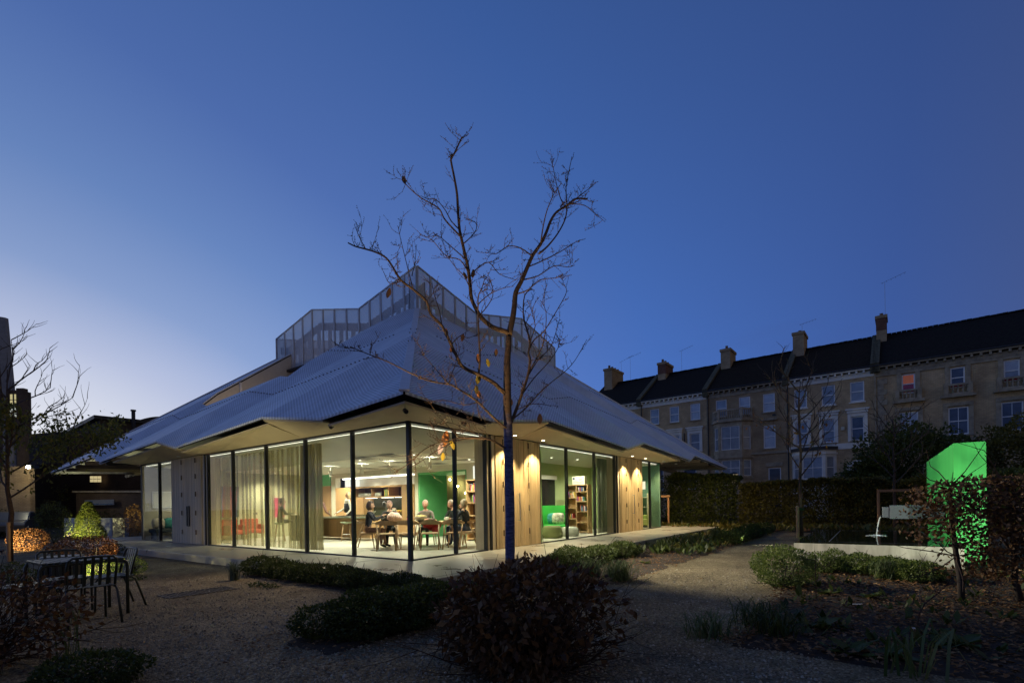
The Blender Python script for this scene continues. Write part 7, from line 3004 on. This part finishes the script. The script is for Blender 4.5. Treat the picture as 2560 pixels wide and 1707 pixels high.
def grate(label, c, w, d, rz):
    t = thing('drain_grate', label, 'drain grate', c, rz)
    mb = MB()
    for (a, b_, c_, d_) in ((-w / 2, w / 2, -d / 2, -d / 2 + .03), (-w / 2, w / 2, d / 2 - .03, d / 2), (-w / 2, -w / 2 + .03, -d / 2 + .03, d / 2 - .03), (w / 2 - .03, w / 2, -d / 2 + .03, d / 2 - .03)):
        mb.box(a, b_, c_, d_, .0, .012)
    mb.obj('grate_frame', IRON, t)
    n = int(w / .06)
    for k in range(1, n):
        x = -w / 2 + w * k / n
        MB().box(x - .012, x + .012, -d / 2 + .03, d / 2 - .03, .001, .010).obj('bar', IRON, t)


g0, g1 = ground(424, 1490), ground(568, 1471)
grate('iron drain grate in the gravel before the plinth on the left', (g0 + g1) / 2, 1.05, .5, PA)
grate('iron drain grate in the gravel path beside the basin', ground(1932, 1366), .9, .35, PA + PI / 2)

# ================================================================ garden furniture
OLV = M('olive_powder_coat', (.030, .036, .028), .38, var=.08)


def out_chair(label, loc, d, arms=False):
    rz = math.atan2(d.y, d.x) + PI / 2
    t = thing('garden_chair', label, 'chair', loc, rz, 'slatted garden chairs')
    r = .014
    for s in (-1, 1):
        MB().tube([(s * .24, -.24, 0), (s * .235, -.23, .40), (s * .235, -.20, .44), (s * .235, -.1, .445)], r, 8).obj('leg', OLV, t, True)
        MB().tube([(s * .25, .34, 0), (s * .24, .22, .40), (s * .235, .18, .43), (s * .235, .05, .44)], r, 8).obj('leg', OLV, t, True)
    mb = MB()
    P = [(-.23, .17, .46), (-.235, .22, .70), (-.23, .25, .78), (-.19, .262, .815), (0, .268, .82), (.19, .262, .815), (.23, .25, .78), (.235, .22, .70), (.23, .17, .46)]
    mb.tube(P, r, 8)
    mb.obj('back_frame', OLV, t, True)
    for k in range(5):
        x = -.15 + .075 * k
        MB().bar((x, .185, .47), (x, .262, .81), .032, .006, up=(0, 1, 0)).obj('back_slat', OLV, t)
    for k in range(7):
        y = -.23 + .064 * k
        MB().box(-.235, .235, y, y + .05, .445, .455).obj('seat_slat', OLV, t)
    return t


def out_table(label, loc, rz, w, d):
    t = thing('garden_table', label, 'table', loc, rz)
    n = 14
    for k in range(n):
        x = -w / 2 + (k + .5) * w / n
        MB().box(x - .022, x + .022, -d / 2, d / 2, .735, .748).obj('slat', OLV, t)
    for s in (-1, 1):
        y = s * (d / 2 - .03)
        MB().tube([(-w / 2, y, 0), (-w / 2, y, .66), (-w / 2 + .02, y, .70), (-w / 2 + .06, y, .715), (w / 2 - .06, y, .715), (w / 2 - .02, y, .70), (w / 2, y, .66), (w / 2, y, 0)], .02, 8).obj('leg_frame', OLV, t, True)
    for s in (-1, 1):
        MB().bar((s * (w / 2 - .03), -d / 2 + .03, .69), (s * (w / 2 - .03), d / 2 - .03, .69), .02, .05).obj('rail', OLV, t)
    return t


TC = Vector((-5.70, 6.50, 0))
out_table('slatted metal garden table wet with rain', TC, PA, .86, .80)
out_chair('slatted garden chair on the near side of the table, its back to the camera', TC - EL * .62 + ER * -.05, EL)
out_chair('slatted garden chair right of the table, seen from the side', TC + ER * .44 + EL * .34, -ER)
out_chair('slatted garden chair behind the table, its slatted back above the tabletop', TC + EL * .62, -EL)
out_chair('slatted garden chair at the left edge of the picture', TC - ER * .55 + EL * .25, ER)
t = thing('litter_bin', 'round dark slatted litter bin beyond the garden table', 'litter bin', ground(158, 1475))
for k in range(18):
    a = 2 * PI * k / 18
    MB().box(-.012, .012, -.028, .028, 0, .56).obj('slat', BLACK, t, loc=(.27 * math.cos(a), .27 * math.sin(a), .02), rot=(0, 0, a))
MB().cyl((0, 0, .02), (0, 0, .5), .245, n=18).obj('liner', BLACK, t)
MB().lathe([(.29, .56), (.3, .58), (.28, .6), (.24, .6)], 18).obj('rim', OLV, t)

# ================================================================ garden lights
SPIKE = M('spike_light_body', (.02, .02, .02), .5)


def uplight(label, loc, target, power, col, ang=80, emit=True):
    t = thing('garden_spotlight', label, 'garden light', loc, 0, 'garden spotlights')
    d = (Vector(target) - Vector(loc)).normalized()
    MB().cyl((0, 0, 0), (0, 0, .10), .012, n=6).obj('spike', SPIKE, t)
    MB().cyl(Vector((0, 0, .10)) - d * .05, Vector((0, 0, .10)) + d * .05, .04, n=12).obj('lamp_head', SPIKE, t)
    spot('beam', Vector((0, 0, .10)) + d * .06, Vector(target) - Vector(loc) + Vector((0, 0, .1)), power * 4, col, ang, .6, .03, t)
    return t


YL = (1.0, .85, .42)
c = ground(70, 1376)
uplight('small garden spotlight before the orange beech ball', c + Vector((.35, -1.25, 0)), c + Vector((0, 0, .4)), 75, (1, .74, .42), 80)
c = ground(222, 1352)
uplight('small garden spotlight at the foot of the yew', c + Vector((.35, -1.5, 0)), c + Vector((.05, 0, .9)), 120, (1, .92, .40), 75)
c = ground(232, 1438)
uplight('small garden spotlight under the garden table beside the low shrub', c + Vector((-.25, -.62, 0)), c + Vector((.1, .1, .2)), 110, (1, .88, .42), 105)
c = ground(155, 1352)
uplight('small garden spotlight glinting at the foot of the tall dark evergreen', c, c + Vector((-.1, .35, .4)), 8, YL, 100)
leaves(160, ball_sampler((.2, .15, .22), 0, .6, .2, 1), .05, 88).obj('foliage', LF['yew'], thing('fern', 'small bright fern over the garden light beside the tall dark evergreen', 'fern', c + Vector((.05, .3, 0))))
# lamp on the copper shrub
c = ground(212, 1405)
uplight('small garden spotlight beyond the copper brown shrub', c + Vector((.6, 1.0, 0)), c + Vector((0, .3, .3)), 30, (1, .6, .25), 100)
# added floods that brighten the green wall, and the basin lamp
c = pl(7.2, -12.6, 0)
uplight('added ground floodlight washing the vivid green wall from the right', pl(2.2, -11.2, 0), pl(6.1, -9.66, 1.5), 150, (.95, 1, .8), 80)
c = pl(10.8, -8.0, .47)
t = thing('basin_light', 'small underwater lamp making the falling water glow', 'lamp', pl(7.7, -8.17, .455), PA)
MB().cyl((0, 0, 0), (0, 0, .012), .05, n=12).obj('lens', emitter('basin_lens', (.85, 1, 1), 1.2), t)
spot('beam', (0, 0, .03), (0, -.25, 1), 3, (.9, 1, 1), 110, .5, .03, t)
uplight('added low garden spotlight in the path edge lighting the green wall face', pl(9.3, -4.6, .05), pl(9.3, -9.42, 2.0), 240, (.95, 1, .8), 100)  # second added flood, for the other face of the wall
# added spotlight, unseen, to warm the limbs of the bare tree
uplight('small added garden spotlight in the gravel behind the long box hedge, aimed at the bare tree', pl(-2.8, -2.55, 0), Vector((BB.x - .05, BB.y + .1, 5.8)), 300, (1, .66, .30), 46)
